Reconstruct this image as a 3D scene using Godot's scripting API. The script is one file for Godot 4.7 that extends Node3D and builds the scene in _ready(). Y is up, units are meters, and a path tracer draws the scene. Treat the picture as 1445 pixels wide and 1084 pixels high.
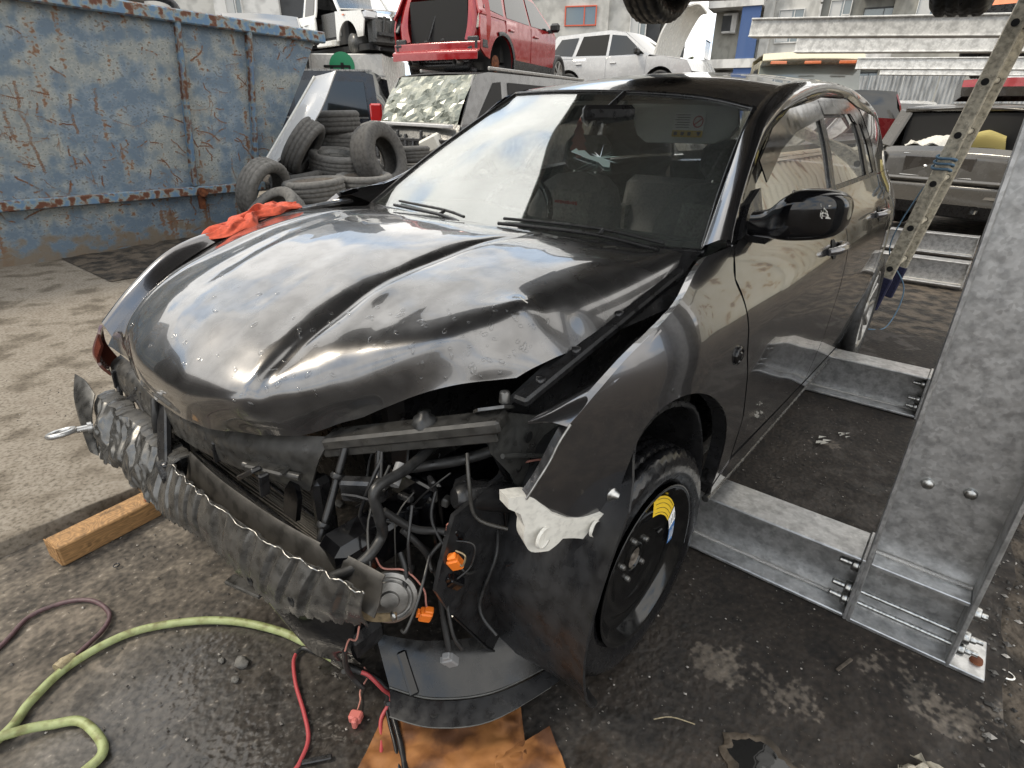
extends Node3D
# A crash-damaged dark grey hatchback in a wrecker's yard. Units are metres; the origin lies on the ground
# under the car's front axle, +Z is the way the car points and +X is the car's own left.

var mat := {}
var taken := {}
var rng := RandomNumberGenerator.new()


class Mb:  # collects triangles with normals and uvs
	var v := PackedVector3Array()
	var n := PackedVector3Array()
	var uv := PackedVector2Array()
	var c := PackedColorArray()
	var tint := Color.WHITE
	func tri(a: Vector3, b: Vector3, d: Vector3, na: Vector3, nb: Vector3, nd: Vector3, ua := Vector2.ZERO, ub := Vector2.ZERO, ud := Vector2.ZERO):
		if (d - a).cross(b - a).dot(na + nb + nd) < 0.0:
			v.append_array([a, d, b]); n.append_array([na, nd, nb]); uv.append_array([ua, ud, ub])
		else:
			v.append_array([a, b, d]); n.append_array([na, nb, nd]); uv.append_array([ua, ub, ud])
		c.append_array([tint, tint, tint])
	func flat(a: Vector3, b: Vector3, d: Vector3, out: Vector3):
		var f := (d - a).cross(b - a).normalized()
		if f.dot(out) < 0.0: f = -f
		tri(a, b, d, f, f, f)
	func quad(a: Vector3, b: Vector3, d: Vector3, e: Vector3, out: Vector3):
		var f := (d - a).cross(e - b).normalized()
		if f.dot(out) < 0.0: f = -f
		tri(a, b, d, f, f, f, Vector2(0, 0), Vector2(1, 0), Vector2(1, 1))
		tri(a, d, e, f, f, f, Vector2(0, 0), Vector2(1, 1), Vector2(0, 1))
	func box(o: Vector3, s: Vector3, r := Basis.IDENTITY, bev := 0.0):
		var h := s * 0.5
		var g := minf(bev, minf(h.x, minf(h.y, h.z)) * 0.9)
		var pt := func(sx, sy, sz, axis):
			var p := Vector3(sx * (h.x - g), sy * (h.y - g), sz * (h.z - g))
			p[axis] = Vector3(sx, sy, sz)[axis] * h[axis]
			return o + r * p
		for ax in 3:
			var b := (ax + 1) % 3
			var d := (ax + 2) % 3
			for s1 in [-1, 1]:
				var q := []
				for k in [[-1, -1], [1, -1], [1, 1], [-1, 1]]:
					var sg := Vector3.ZERO
					sg[ax] = s1; sg[b] = k[0]; sg[d] = k[1]
					q.append(pt.call(sg.x, sg.y, sg.z, ax))
				var w := Vector3.ZERO
				w[ax] = s1
				quad(q[0], q[1], q[2], q[3], r * w)
				if g > 0.0:
					for s2 in [-1, 1]:
						var e := []
						for k in [[-1, ax], [1, ax], [1, b], [-1, b]]:
							var sg := Vector3.ZERO
							sg[ax] = s1; sg[b] = s2; sg[d] = k[0]
							e.append(pt.call(sg.x, sg.y, sg.z, k[1]))
						var w2 := Vector3.ZERO
						w2[ax] = s1; w2[b] = s2
						quad(e[0], e[1], e[2], e[3], r * w2)
		if g > 0.0:
			for sx in [-1, 1]:
				for sy in [-1, 1]:
					for sz in [-1, 1]:
						flat(pt.call(sx, sy, sz, 0), pt.call(sx, sy, sz, 1), pt.call(sx, sy, sz, 2), r * Vector3(sx, sy, sz))
	func bar(a: Vector3, b: Vector3, w: float, h: float, up := Vector3.UP, bev := 0.0):  # a box from a to b, w wide and h high
		var z := (b - a).normalized()
		var x := up.cross(z).normalized()
		if x.length() < 0.1: x = Vector3.RIGHT
		box((a + b) * 0.5, Vector3(w, h, a.distance_to(b)), Basis(x, z.cross(x), z), bev)
	func grid(g: Array, wrap_u := false, flip := false, uvs := Vector2.ONE):  # rows of points, smooth
		var nv := g.size()
		var nu: int = g[0].size()
		var nn := []
		for i in nv:
			var row := PackedVector3Array()
			for j in nu:
				var l: int = (j - 1 + (nu - 1 if wrap_u and j == 0 else 0)) if (j > 0 or wrap_u) else 0
				var m: int = (j + 1 - (nu - 1 if wrap_u and j == nu - 1 else 0)) if (j < nu - 1 or wrap_u) else j
				var du: Vector3 = g[i][m] - g[i][l]
				var dv: Vector3 = g[mini(i + 1, nv - 1)][j] - g[maxi(i - 1, 0)][j]
				if du.length_squared() < 1e-12 and i + 1 < nv: du = g[i + 1][m] - g[i + 1][l]
				if du.length_squared() < 1e-12 and i > 0: du = g[i - 1][m] - g[i - 1][l]
				var f := du.cross(dv).normalized()
				row.append(-f if flip else f)
			nn.append(row)
		for i in nv - 1:
			for j in nu - 1:
				var u0 := Vector2(float(j) / (nu - 1), float(i) / (nv - 1)) * uvs
				var u1 := Vector2(float(j + 1) / (nu - 1), float(i + 1) / (nv - 1)) * uvs
				tri(g[i][j], g[i][j + 1], g[i + 1][j + 1], nn[i][j], nn[i][j + 1], nn[i + 1][j + 1], u0, Vector2(u1.x, u0.y), u1)
				tri(g[i][j], g[i + 1][j + 1], g[i + 1][j], nn[i][j], nn[i + 1][j + 1], nn[i + 1][j], u0, u1, Vector2(u0.x, u1.y))
	func tube(pts, rad, sides := 8, cap := true):
		var rows := []
		var up := Vector3.UP
		var t0: Vector3 = (pts[1] - pts[0]).normalized()
		if absf(t0.dot(up)) > 0.9: up = Vector3.RIGHT
		var x := up.cross(t0).normalized()
		for i in pts.size():
			var t: Vector3 = (pts[mini(i + 1, pts.size() - 1)] - pts[maxi(i - 1, 0)]).normalized()
			x = (x - t * x.dot(t)).normalized()
			var y := t.cross(x)
			var rr: float = rad[i] if rad is Array or rad is PackedFloat32Array else rad
			var row := PackedVector3Array()
			for k in sides + 1:
				var a := TAU * k / sides
				row.append(pts[i] + (x * cos(a) + y * sin(a)) * rr)
			rows.append(row)
		grid(rows, true, false, Vector2(1, pts.size()))
		if cap:
			for e in [0, rows.size() - 1]:
				var w: Vector3 = (pts[0] - pts[1]) if e == 0 else (pts[e] - pts[e - 1])
				for k in sides:
					flat(pts[e], rows[e][k], rows[e][k + 1], w)
	func lathe(prof: Array, xf: Transform3D, segs := 32, from := 0.0, to := TAU, wob = null):  # prof: Vector2(radius, height) turned round local Y
		var rows := []
		for p in prof:
			var row := PackedVector3Array()
			for k in segs + 1:
				var a := from + (to - from) * k / segs
				var r: float = p.x
				if wob != null: r += wob.call(a, p)
				row.append(xf * Vector3(cos(a) * r, p.y, sin(a) * r))
			rows.append(row)
		grid(rows, is_equal_approx(to - from, TAU), true, Vector2(8, 1))
	func disc(o: Vector3, nrm: Vector3, r: float, segs := 20):
		var x := nrm.cross(Vector3.UP if absf(nrm.y) < 0.9 else Vector3.RIGHT).normalized()
		var y := nrm.cross(x).normalized()
		for k in segs:
			var a := TAU * k / segs
			var b := TAU * (k + 1) / segs
			tri(o, o + (x * cos(a) + y * sin(a)) * r, o + (x * cos(b) + y * sin(b)) * r, nrm, nrm, nrm)
	func plate(poly: PackedVector2Array, thick: float, xf: Transform3D):  # outline in local XY, thickness along local +Z
		var t := Geometry2D.triangulate_polygon(poly)
		var z0 := xf.basis.z.normalized()
		for k in range(0, t.size(), 3):
			for s in [0.0, thick]:
				var a := xf * Vector3(poly[t[k]].x, poly[t[k]].y, s)
				var b := xf * Vector3(poly[t[k + 1]].x, poly[t[k + 1]].y, s)
				var d := xf * Vector3(poly[t[k + 2]].x, poly[t[k + 2]].y, s)
				flat(a, b, d, z0 if s > 0.0 else -z0)
		var mid := Vector2.ZERO
		for p in poly: mid += p / poly.size()
		for k in poly.size():
			var p := poly[k]
			var q := poly[(k + 1) % poly.size()]
			var e := (q - p).orthogonal()
			if Geometry2D.is_point_in_polygon((p + q) * 0.5 + e.normalized() * 0.0005, poly): e = -e
			quad(xf * Vector3(p.x, p.y, 0), xf * Vector3(q.x, q.y, 0), xf * Vector3(q.x, q.y, thick), xf * Vector3(p.x, p.y, thick), xf.basis * Vector3(e.x, e.y, 0))
	func panel(poly: PackedVector2Array, cell: float, f: Callable, out: Vector3, thick := 0.012):  # a curved sheet: outline in 2-D, f maps it into space
		if Geometry2D.is_polygon_clockwise(poly): poly.reverse()
		var lo := poly[0]
		var hi := poly[0]
		for p in poly:
			lo = lo.min(p); hi = hi.max(p)
		var e := 0.004
		var nr := func(p: Vector2) -> Vector3:
			var w: Vector3 = (f.call(p + Vector2(e, 0)) - f.call(p - Vector2(e, 0))).cross(f.call(p + Vector2(0, e)) - f.call(p - Vector2(0, e)))
			w = w.normalized()
			return w if w.dot(out) > 0.0 else -w
		for i in int(ceil((hi.x - lo.x) / cell)):
			for j in int(ceil((hi.y - lo.y) / cell)):
				var a := lo + Vector2(i, j) * cell
				var b := a + Vector2(cell, cell)
				for piece in Geometry2D.intersect_polygons(poly, PackedVector2Array([a, Vector2(b.x, a.y), b, Vector2(a.x, b.y)])):
					var t := Geometry2D.triangulate_polygon(piece)
					var pos := []
					var nor := []
					for p in piece:
						pos.append(f.call(p)); nor.append(nr.call(p))
					for k in range(0, t.size(), 3):
						tri(pos[t[k]], pos[t[k + 1]], pos[t[k + 2]], nor[t[k]], nor[t[k + 1]], nor[t[k + 2]], piece[t[k]], piece[t[k + 1]], piece[t[k + 2]])
		if thick > 0.0:
			for k in poly.size():
				var p := poly[k]
				var q := poly[(k + 1) % poly.size()]
				var m := maxi(1, int(ceil(p.distance_to(q) / cell)))
				for i in m:
					var p1 := p.lerp(q, float(i) / m)
					var q1 := p.lerp(q, float(i + 1) / m)
					var a: Vector3 = f.call(p1)
					var b: Vector3 = f.call(q1)
					var na: Vector3 = nr.call(p1) * thick
					var nb: Vector3 = nr.call(q1) * thick
					var o2: Vector2 = (q1 - p1).orthogonal()
					quad(a, b, b - nb, a - na, f.call(p1 + o2) - a)
	func mesh() -> ArrayMesh:
		var arr := []
		arr.resize(Mesh.ARRAY_MAX)
		arr[Mesh.ARRAY_VERTEX] = v
		arr[Mesh.ARRAY_NORMAL] = n
		arr[Mesh.ARRAY_TEX_UV] = uv
		var used := false
		for k in c:
			if k != Color.WHITE:
				used = true
				break
		if used: arr[Mesh.ARRAY_COLOR] = c
		var am := ArrayMesh.new()
		am.add_surface_from_arrays(Mesh.PRIMITIVE_TRIANGLES, arr)
		return am


func mb() -> Mb: return Mb.new()
func pv(a) -> PackedVector2Array:  # flat numbers -> 2-D points
	var r := PackedVector2Array()
	for k in range(0, a.size(), 2): r.append(Vector2(a[k], a[k + 1]))
	return r
func rounded(parts: Array) -> PackedVector2Array:  # an outline of smooth runs that meet at corners
	var r := PackedVector2Array()
	for a in parts:
		for q in curve(pv(a), 4): r.append(q)
	return r
func p3(a) -> Array:
	var r := []
	for k in range(0, a.size(), 3): r.append(Vector3(a[k], a[k + 1], a[k + 2]))
	return r
func cr(a, b, c, d, t: float):
	return 0.5 * ((2.0 * b) + (c - a) * t + (2.0 * a - 5.0 * b + 4.0 * c - d) * t * t + (3.0 * b - a - 3.0 * c + d) * t * t * t)
func curve(pts, per := 8) -> Array:  # Catmull-Rom through the points
	var r := []
	var n: int = pts.size()
	for i in n - 1:
		for k in per:
			r.append(cr(pts[maxi(i - 1, 0)], pts[i], pts[i + 1], pts[mini(i + 2, n - 1)], float(k) / per))
	r.append(pts[n - 1])
	return r
func surf(rows: Array, per_u: int, per_v: int) -> Array:  # smooth surface through a grid of points
	var wide := []
	for r in rows: wide.append(curve(r, per_u))
	var out := []
	for i in (rows.size() - 1) * per_v + 1: out.append(PackedVector3Array())
	for j in wide[0].size():
		var col := []
		for w in wide: col.append(w[j])
		var cc := curve(col, per_v)
		for i in cc.size(): out[i].append(cc[i])
	return out
func sheet(m: Mb, g: Array, thick: float, flip := false):  # a grid with a back side and a rim
	m.grid(g, false, flip)
	var back := []
	for i in g.size():
		var row := PackedVector3Array()
		for j in g[0].size():
			var du: Vector3 = g[i][mini(j + 1, g[0].size() - 1)] - g[i][maxi(j - 1, 0)]
			var dv: Vector3 = g[mini(i + 1, g.size() - 1)][j] - g[maxi(i - 1, 0)][j]
			row.append(g[i][j] - du.cross(dv).normalized() * thick * (-1.0 if flip else 1.0))
		back.append(row)
	m.grid(back, false, not flip)
	var nv := g.size() - 1
	var nu: int = g[0].size() - 1
	for j in nu:
		m.quad(g[0][j], g[0][j + 1], back[0][j + 1], back[0][j], g[0][j] - g[1][j])
		m.quad(g[nv][j], g[nv][j + 1], back[nv][j + 1], back[nv][j], g[nv][j] - g[nv - 1][j])
	for i in nv:
		m.quad(g[i][0], g[i + 1][0], back[i + 1][0], back[i][0], g[i][0] - g[i][1])
		m.quad(g[i][nu], g[i + 1][nu], back[i + 1][nu], back[i][nu], g[i][nu] - g[i][nu - 1])
func circle(o: Vector2, r: float, n := 28) -> PackedVector2Array:
	var a := PackedVector2Array()
	for k in n: a.append(o + Vector2.from_angle(TAU * k / n) * r)
	return a
func cut(poly: PackedVector2Array, holes: Array) -> PackedVector2Array:  # the largest piece left
	for h in holes:
		var best := poly
		var size := -1.0
		for p in Geometry2D.clip_polygons(poly, h):
			if Geometry2D.is_polygon_clockwise(p): continue
			var s := 0.0
			for k in p.size(): s += p[k].cross(p[(k + 1) % p.size()])
			if absf(s) > size: size = absf(s); best = p
		poly = best
	return poly

func numbered(called: String) -> String:
	taken[called] = taken.get(called, -1) + 1
	return called if taken[called] == 0 else "%s_%03d" % [called, taken[called]]
func tag(o: Node, label := "", category := "", group := "", kind := "") -> Node:
	if label: o.set_meta("label", label)
	if category: o.set_meta("category", category)
	if group: o.set_meta("group", group)
	if kind: o.set_meta("kind", kind)
	return o
func thing(called: String, label: String, category: String, at := Vector3.ZERO, turn := 0.0, group := "") -> Node3D:
	var o := Node3D.new()
	o.name = numbered(called)
	add_child(o, true)
	o.position = at
	o.rotation.y = turn
	tag(o, label, category, group)
	return o
func obj(called: String, m, material: Material, parent: Node = self, label := "") -> MeshInstance3D:
	var o := MeshInstance3D.new()
	o.name = numbered(called) if parent == self else called
	o.mesh = m.mesh() if m is Mb else m
	o.material_override = material
	parent.add_child(o, true)
	if label: o.set_meta("label", label)
	return o
func copy(o: Node3D, label := "") -> Node3D:
	var called := String(o.name)
	var cutat := called.rfind("_")
	if cutat > 0 and called.substr(cutat + 1).is_valid_int(): called = called.substr(0, cutat)
	var d: Node3D = o.duplicate()
	d.name = numbered(called)
	add_child(d, true)
	if label: d.set_meta("label", label)
	return d

func lin(r: float, g: float, b: float) -> Color: return Color(r, g, b).linear_to_srgb()
func noise(seed_: int, freq: float, oct := 4, type := FastNoiseLite.TYPE_SIMPLEX_SMOOTH) -> FastNoiseLite:
	var f := FastNoiseLite.new()
	f.seed = seed_
	f.noise_type = type
	f.frequency = freq
	f.fractal_octaves = oct
	if oct == 1: f.fractal_type = FastNoiseLite.FRACTAL_NONE
	return f
func ramp(stops: Array) -> Gradient:
	var g := Gradient.new()
	var o := PackedFloat32Array()
	var c := PackedColorArray()
	for s in stops:
		o.append(s[0])
		c.append(s[1] if s[1] is Color else Color(s[1], s[1], s[1]))
	g.offsets = o
	g.colors = c
	return g
func ntex(f: FastNoiseLite, stops: Array, size := 512, bump := 0.0) -> NoiseTexture2D:
	var t := NoiseTexture2D.new()
	t.width = size; t.height = size
	t.seamless = true
	t.noise = f
	if bump > 0.0:
		t.as_normal_map = true
		t.bump_strength = bump
	else:
		t.color_ramp = ramp(stops)
	return t
func mk(called: String, col: Color, rough: float, metal := 0.0, o := {}) -> StandardMaterial3D:
	var m := StandardMaterial3D.new()
	m.resource_name = called
	m.albedo_color = col
	m.roughness = rough
	m.metallic = metal
	m.metallic_specular = o.get("spec", 0.5)
	if o.has("tex"): m.albedo_texture = o.tex
	if o.has("rtex"): m.roughness_texture = o.rtex
	if o.has("mtex"): m.metallic_texture = o.mtex
	if o.has("ntex"):
		m.normal_enabled = true
		m.normal_texture = o.ntex
		m.normal_scale = o.get("ns", 1.0)
	if o.has("htex"):
		m.heightmap_enabled = true
		m.heightmap_texture = o.htex
		m.heightmap_scale = o.get("hs", 0.2)
	if o.has("tri"):
		m.uv1_triplanar = true
		m.uv1_world_triplanar = o.get("world", false)
		m.uv1_scale = Vector3.ONE * o.tri if o.tri is float else o.tri
	elif o.has("uvs"): m.uv1_scale = o.uvs
	if o.has("coat"):
		m.clearcoat_enabled = true
		m.clearcoat = o.coat
		m.clearcoat_roughness = o.get("coatr", 0.03)
	if o.has("alpha"):
		m.transparency = BaseMaterial3D.TRANSPARENCY_ALPHA
		m.albedo_color.a = o.alpha
	if o.has("rim"):
		m.rim_enabled = true
		m.rim = o.rim
		m.rim_tint = 0.5
	if o.has("back"):
		m.backlight_enabled = true
		m.backlight = o.back
	if o.has("det"):  # a second, larger pattern of grime or wear over the first
		m.detail_enabled = true
		m.detail_blend_mode = BaseMaterial3D.BLEND_MODE_MUL
		m.detail_albedo = o.det
		m.detail_uv_layer = BaseMaterial3D.DETAIL_UV_2
		m.uv2_triplanar = true
		m.uv2_world_triplanar = o.get("world", false)
		m.uv2_scale = Vector3.ONE * o.get("dets", 0.5)
	if o.has("vc"): m.vertex_color_use_as_albedo = true
	mat[called] = m
	return m


func make_materials():
	var fine := ntex(noise(11, 0.02, 5), [[0.0, 0.55], [0.5, 0.85], [1.0, 1.0]])
	var blot := ntex(noise(12, 0.02, 6), [[0.15, 0.72], [0.45, 0.92], [0.75, 1.0]])
	var spots := ntex(noise(13, 0.05, 3, FastNoiseLite.TYPE_CELLULAR), [[0.0, 0.8], [0.4, 1.0], [1.0, 1.0]])
	var rmix := ntex(noise(14, 0.015, 5), [[0.25, 0.35], [0.75, 1.0]])
	var rough_bump := ntex(noise(15, 0.06, 4), [[0.0, 0.0], [1.0, 1.0]])
	var wave := ntex(noise(16, 0.006, 3), [[0.0, 0.0], [1.0, 1.0]])
	var cells := noise(17, 0.11, 1, FastNoiseLite.TYPE_CELLULAR)
	cells.cellular_return_type = FastNoiseLite.RETURN_CELL_VALUE
	var spangle := ntex(cells, [[0.0, 0.90], [1.0, 1.0]])
	var spangle_rough := ntex(cells, [[0.0, 0.84], [1.0, 1.0]])
	var streak := ntex(noise(18, 0.018, 6), [[0.25, 0.7], [0.5, 0.92], [0.8, 1.0]])
	var rust := ntex(noise(19, 0.012, 5), [[0.0, Color(0.20, 0.10, 0.06)], [0.5, Color(0.38, 0.21, 0.12)], [0.8, Color(0.50, 0.31, 0.19)]])
	var grime := ntex(noise(36, 0.012, 7), [[0.22, Color(0.70, 0.68, 0.65)], [0.42, Color(0.90, 0.89, 0.875)], [0.58, Color(1, 1, 1)], [0.8, Color(0.93, 0.92, 0.91)]], 1024)
	var dust := ntex(noise(37, 0.02, 7), [[0.25, 0.86], [0.5, 0.97], [0.7, 1.0]], 1024)
	mat["grime_map"] = grime
	# the crashed car
	mk("paint", lin(0.12, 0.117, 0.12), 0.24, 0.88, {"coat": 1.0, "coatr": 0.025, "rtex": ntex(noise(20, 0.01, 4), [[0.3, 0.7], [0.8, 1.0]]), "tri": 1.3, "htex": wave, "hs": 0.05})
	mk("paint_hood", lin(0.19, 0.187, 0.186), 0.33, 0.86, {"det": dust, "dets": 0.9, "coat": 1.0, "coatr": 0.02, "rtex": ntex(noise(21, 0.01, 4), [[0.3, 0.65], [0.8, 1.0]]), "tri": 1.1, "htex": wave, "hs": 0.10, "tex": ntex(noise(22, 0.02, 5), [[0.2, 0.9], [0.5, 1.0]])})
	mk("black_gloss", lin(0.006, 0.006, 0.007), 0.16, 0.0, {"tex": fine, "tri": 2.0, "rtex": rmix})
	mk("plastic", lin(0.017, 0.017, 0.018), 0.5, 0.0, {"tex": blot, "tri": 2.5, "rtex": rmix, "htex": rough_bump, "hs": 0.02})
	mk("plastic_dusty", lin(0.05, 0.048, 0.044), 0.62, 0.0, {"tex": streak, "tri": 3.0, "rtex": rmix})
	mk("dark_steel", lin(0.06, 0.06, 0.062), 0.42, 0.6, {"tex": streak, "tri": 3.0, "rtex": rmix})
	mk("grey_steel", lin(0.15, 0.147, 0.14), 0.42, 0.7, {"tex": streak, "tri": 3.0, "rtex": rmix, "htex": wave, "hs": 0.3})
	mk("bare_metal", lin(0.45, 0.44, 0.42), 0.35, 1.0, {"tex": fine, "tri": 4.0})
	mk("inner_grey", lin(0.085, 0.085, 0.08), 0.6, 0.1, {"tex": blot, "tri": 3.0, "rtex": rmix})
	mk("fins", lin(0.05, 0.048, 0.045), 0.6, 0.5, {"tex": blot, "tri": 4.0})
	mk("rubber", lin(0.021, 0.021, 0.021), 0.72, 0.0, {"tex": blot, "tri": 3.0, "rtex": rmix})
	mk("rubber_wet", lin(0.008, 0.008, 0.009), 0.35, 0.0, {"tex": blot, "tri": 3.0, "rtex": rmix})
	mk("tyre_old", lin(0.085, 0.082, 0.078), 0.85, 0.0, {"tex": blot, "tri": 2.0, "htex": rough_bump, "hs": 0.05})
	mk("tyre_grey", lin(0.135, 0.131, 0.124), 0.9, 0.0, {"tex": blot, "tri": 2.0, "htex": rough_bump, "hs": 0.05})
	mk("rim_rusty", lin(0.14, 0.12, 0.10), 0.6, 0.4, {"tex": blot, "tri": 4.0})
	mk("rim_black", lin(0.007, 0.007, 0.007), 0.17, 0.0, {"tex": blot, "tri": 3.0, "rtex": rmix})
	mk("rust", Color.WHITE, 0.85, 0.1, {"tex": rust, "tri": 2.0})
	mk("alloy", lin(0.42, 0.41, 0.39), 0.4, 0.8, {"tex": fine, "tri": 3.0})
	mk("chrome", lin(0.62, 0.61, 0.58), 0.22, 1.0)
	mk("windscreen", lin(0.94, 0.98, 0.96), 0.01, 0.0, {"alpha": 0.02, "spec": 0.6})
	mat.windscreen.refraction_enabled = true
	mat.windscreen.refraction_scale = 0.10
	mk("inner_pane", lin(0.30, 0.37, 0.33), 0.012, 0.0, {"alpha": 0.12, "spec": 0.72})
	mk("side_glass", lin(0.48, 0.48, 0.46), 0.015, 0.6, {"alpha": 0.25, "spec": 0.75})
	mk("car_glass", lin(0.008, 0.009, 0.009), 0.06, 0.1, {"coat": 0.5})
	mk("clear_glass", lin(0.1, 0.12, 0.12), 0.03, 0.0, {"alpha": 0.10, "spec": 0.6})
	mk("cloth", lin(0.19, 0.19, 0.19), 0.9, 0.0, {"tex": fine, "tri": 6.0, "rim": 0.4})
	mk("cloth_light", lin(0.30, 0.295, 0.285), 0.9, 0.0, {"tex": fine, "tri": 6.0, "rim": 0.4})
	mk("headlining", lin(0.78, 0.79, 0.75), 0.9)
	mk("dash", lin(0.12, 0.13, 0.122), 0.7, 0.0, {"tex": fine, "tri": 4.0})
	mk("white_plastic", lin(0.66, 0.64, 0.58), 0.55, 0.0, {"tex": ntex(noise(23, 0.02, 4), [[0.2, 0.9], [0.5, 1.0]]), "tri": 5.0})
	mk("orange_plastic", lin(0.85, 0.20, 0.02), 0.4)
	mk("grey_plastic", lin(0.22, 0.22, 0.22), 0.5)
	mk("pink_plastic", lin(0.45, 0.13, 0.11), 0.5)
	mk("wire_red", lin(0.32, 0.045, 0.05), 0.5)
	mk("wire_pink", lin(0.45, 0.20, 0.16), 0.5)
	mk("yellow_zinc", lin(0.36, 0.28, 0.17), 0.4, 0.5, {"tex": blot, "tri": 8.0})
	mk("lamp_amber", lin(0.10, 0.03, 0.02), 0.15, 0.0, {"coat": 1.0})
	mk("lamp_red", lin(0.42, 0.015, 0.015), 0.12, 0.0, {"coat": 1.0, "tex": spots, "tri": 12.0})
	mk("lamp_clear", lin(0.5, 0.5, 0.5), 0.12, 0.4, {"coat": 1.0})
	mk("drop", lin(0.02, 0.02, 0.02), 0.02, 0.0, {"alpha": 0.1, "spec": 1.0})
	mk("felt_pink", lin(0.42, 0.17, 0.15), 0.8)
	mk("red_thread", lin(0.30, 0.03, 0.03), 0.8)
	mk("shard", lin(0.35, 0.45, 0.42), 0.3, 0.0, {"coat": 1.0})
	mk("black", lin(0.006, 0.006, 0.006), 0.8)
	# the yard
	mk("galv", lin(0.60, 0.60, 0.595), 0.42, 0.8, {"tex": spangle, "tri": 2.2, "rtex": spangle_rough, "htex": wave, "hs": 0.10, "det": dust, "dets": 0.9})
	mk("galv_light", lin(0.78, 0.78, 0.76), 0.5, 0.2, {"tex": spangle, "tri": 1.5, "det": dust, "dets": 0.6})
	mk("weld", lin(0.48, 0.47, 0.45), 0.45, 0.8, {"htex": rough_bump, "hs": 0.25, "tri": 9.0})
	mk("bolt_zinc", lin(0.60, 0.60, 0.58), 0.3, 1.0, {"tex": fine, "tri": 9.0})
	mk("ladder_alu", lin(0.68, 0.62, 0.49), 0.5, 0.25, {"tex": fine, "tri": 2.5, "rtex": rmix})
	mk("navy_plastic", lin(0.02, 0.022, 0.06), 0.5, 0.0, {"tex": streak, "tri": 6.0})
	mk("rope_blue", lin(0.09, 0.16, 0.23), 0.8, 0.0, {"htex": rough_bump, "hs": 0.2, "tri": 9.0})
	mk("hose_green", lin(0.30, 0.34, 0.17), 0.55, 0.0, {"tex": ntex(noise(25, 0.02, 5), [[0.25, Color(0.72, 0.68, 0.6)], [0.5, Color(0.95, 0.96, 0.9)], [0.8, Color(1, 1, 1)]]), "tri": 2.5})
	mk("hose_purple", lin(0.10, 0.055, 0.06), 0.55, 0.0, {"tex": blot, "tri": 5.0})
	mk("fitting", lin(0.34, 0.28, 0.17), 0.45, 0.0, {"tex": blot, "tri": 9.0})
	mk("rag", lin(0.62, 0.10, 0.05), 0.9, 0.0, {"tex": ntex(noise(26, 0.02, 4), [[0.2, 0.8], [0.6, 1.0]]), "tri": 5.0, "rim": 0.3})
	mk("cardboard", lin(0.27, 0.115, 0.032), 0.75, 0.0, {"tex": ntex(noise(27, 0.008, 5), [[0.2, Color(0.55, 0.5, 0.47)], [0.5, Color(0.88, 0.85, 0.82)], [0.8, Color(1, 1, 1)]]), "tri": 2.2, "htex": wave, "hs": 0.3})
	mk("paper", lin(0.42, 0.38, 0.30), 0.9, 0.0, {"tex": blot, "tri": 6.0})
	mk("stone", lin(0.13, 0.125, 0.115), 0.85, 0.0, {"tex": blot, "tri": 5.0, "htex": rough_bump, "hs": 0.1})
	mk("water", lin(0.02, 0.02, 0.02), 0.02, 0.35, {"spec": 0.6, "htex": wave, "hs": 0.04, "tri": 3.0})
	mk("corrugated_white", lin(0.66, 0.64, 0.55), 0.55, 0.1, {"tex": ntex(noise(28, 0.012, 5), [[0.14, Color(0.45, 0.25, 0.13)], [0.24, Color(0.78, 0.64, 0.5)], [0.31, Color(0.96, 0.95, 0.92)], [0.8, Color(1, 1, 1)]]), "tri": Vector3(0.55, 0.18, 0.55)})
	mk("corrugated_grey", lin(0.42, 0.43, 0.43), 0.5, 0.2, {"tex": streak, "tri": Vector3(0.6, 0.1, 0.6)})
	# other cars
	for p in [["car_red", 0.26, 0.009, 0.011], ["car_white", 0.62, 0.61, 0.57], ["car_silver", 0.46, 0.46, 0.46], ["car_navy", 0.012, 0.014, 0.02], ["car_grey", 0.10, 0.10, 0.10], ["car_dark", 0.045, 0.04, 0.035], ["car_maroon", 0.12, 0.012, 0.014], ["car_cream", 0.55, 0.50, 0.36], ["car_orange", 0.62, 0.17, 0.06], ["car_bronze", 0.075, 0.07, 0.062]]:
		mk(p[0], lin(p[1], p[2], p[3]), 0.35, 0.1, {"coat": 0.2 if p[0] in ["car_navy", "car_dark"] else 0.7, "coatr": 0.06, "rtex": rmix, "tri": 0.7})
	mk("crazed_glass", lin(0.20, 0.215, 0.175), 0.4, 0.2, {"tex": ntex(noise(31, 0.03, 4), [[0.2, 0.75], [0.6, 1.0]]), "tri": 1.6, "coat": 0.5, "coatr": 0.2})
	mk("truck_glass", lin(0.16, 0.18, 0.165), 0.12, 0.1, {"coat": 1.0})
	mk("yellow_cloth", lin(0.55, 0.45, 0.16), 0.9)
	mk("cabin", lin(0.018, 0.018, 0.018), 0.8)
	mk("green_print", lin(0.02, 0.22, 0.10), 0.5)
	mk("blue_net", lin(0.07, 0.13, 0.30), 0.8, 0.0, {"alpha": 0.7})
	# buildings
	var wt := ntex(noise(33, 0.006, 5), [[0.2, 0.86], [0.6, 1.0]])
	for p in [["wall_pale", 0.50, 0.49, 0.455], ["wall_grey", 0.20, 0.20, 0.18], ["wall_charcoal", 0.06, 0.062, 0.064], ["wall_tan", 0.33, 0.32, 0.28], ["trim_white", 0.62, 0.61, 0.58], ["slab_grey", 0.27, 0.27, 0.26]]:
		mk(p[0], lin(p[1], p[2], p[3]), 0.85, 0.0, {"tex": wt, "tri": 0.25})
	mk("pane", lin(0.12, 0.15, 0.16), 0.08, 0.2, {"coat": 1.0})
	mk("curtain", lin(0.50, 0.50, 0.48), 0.9)
	mk("frame_orange", lin(0.55, 0.10, 0.05), 0.6)
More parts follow.
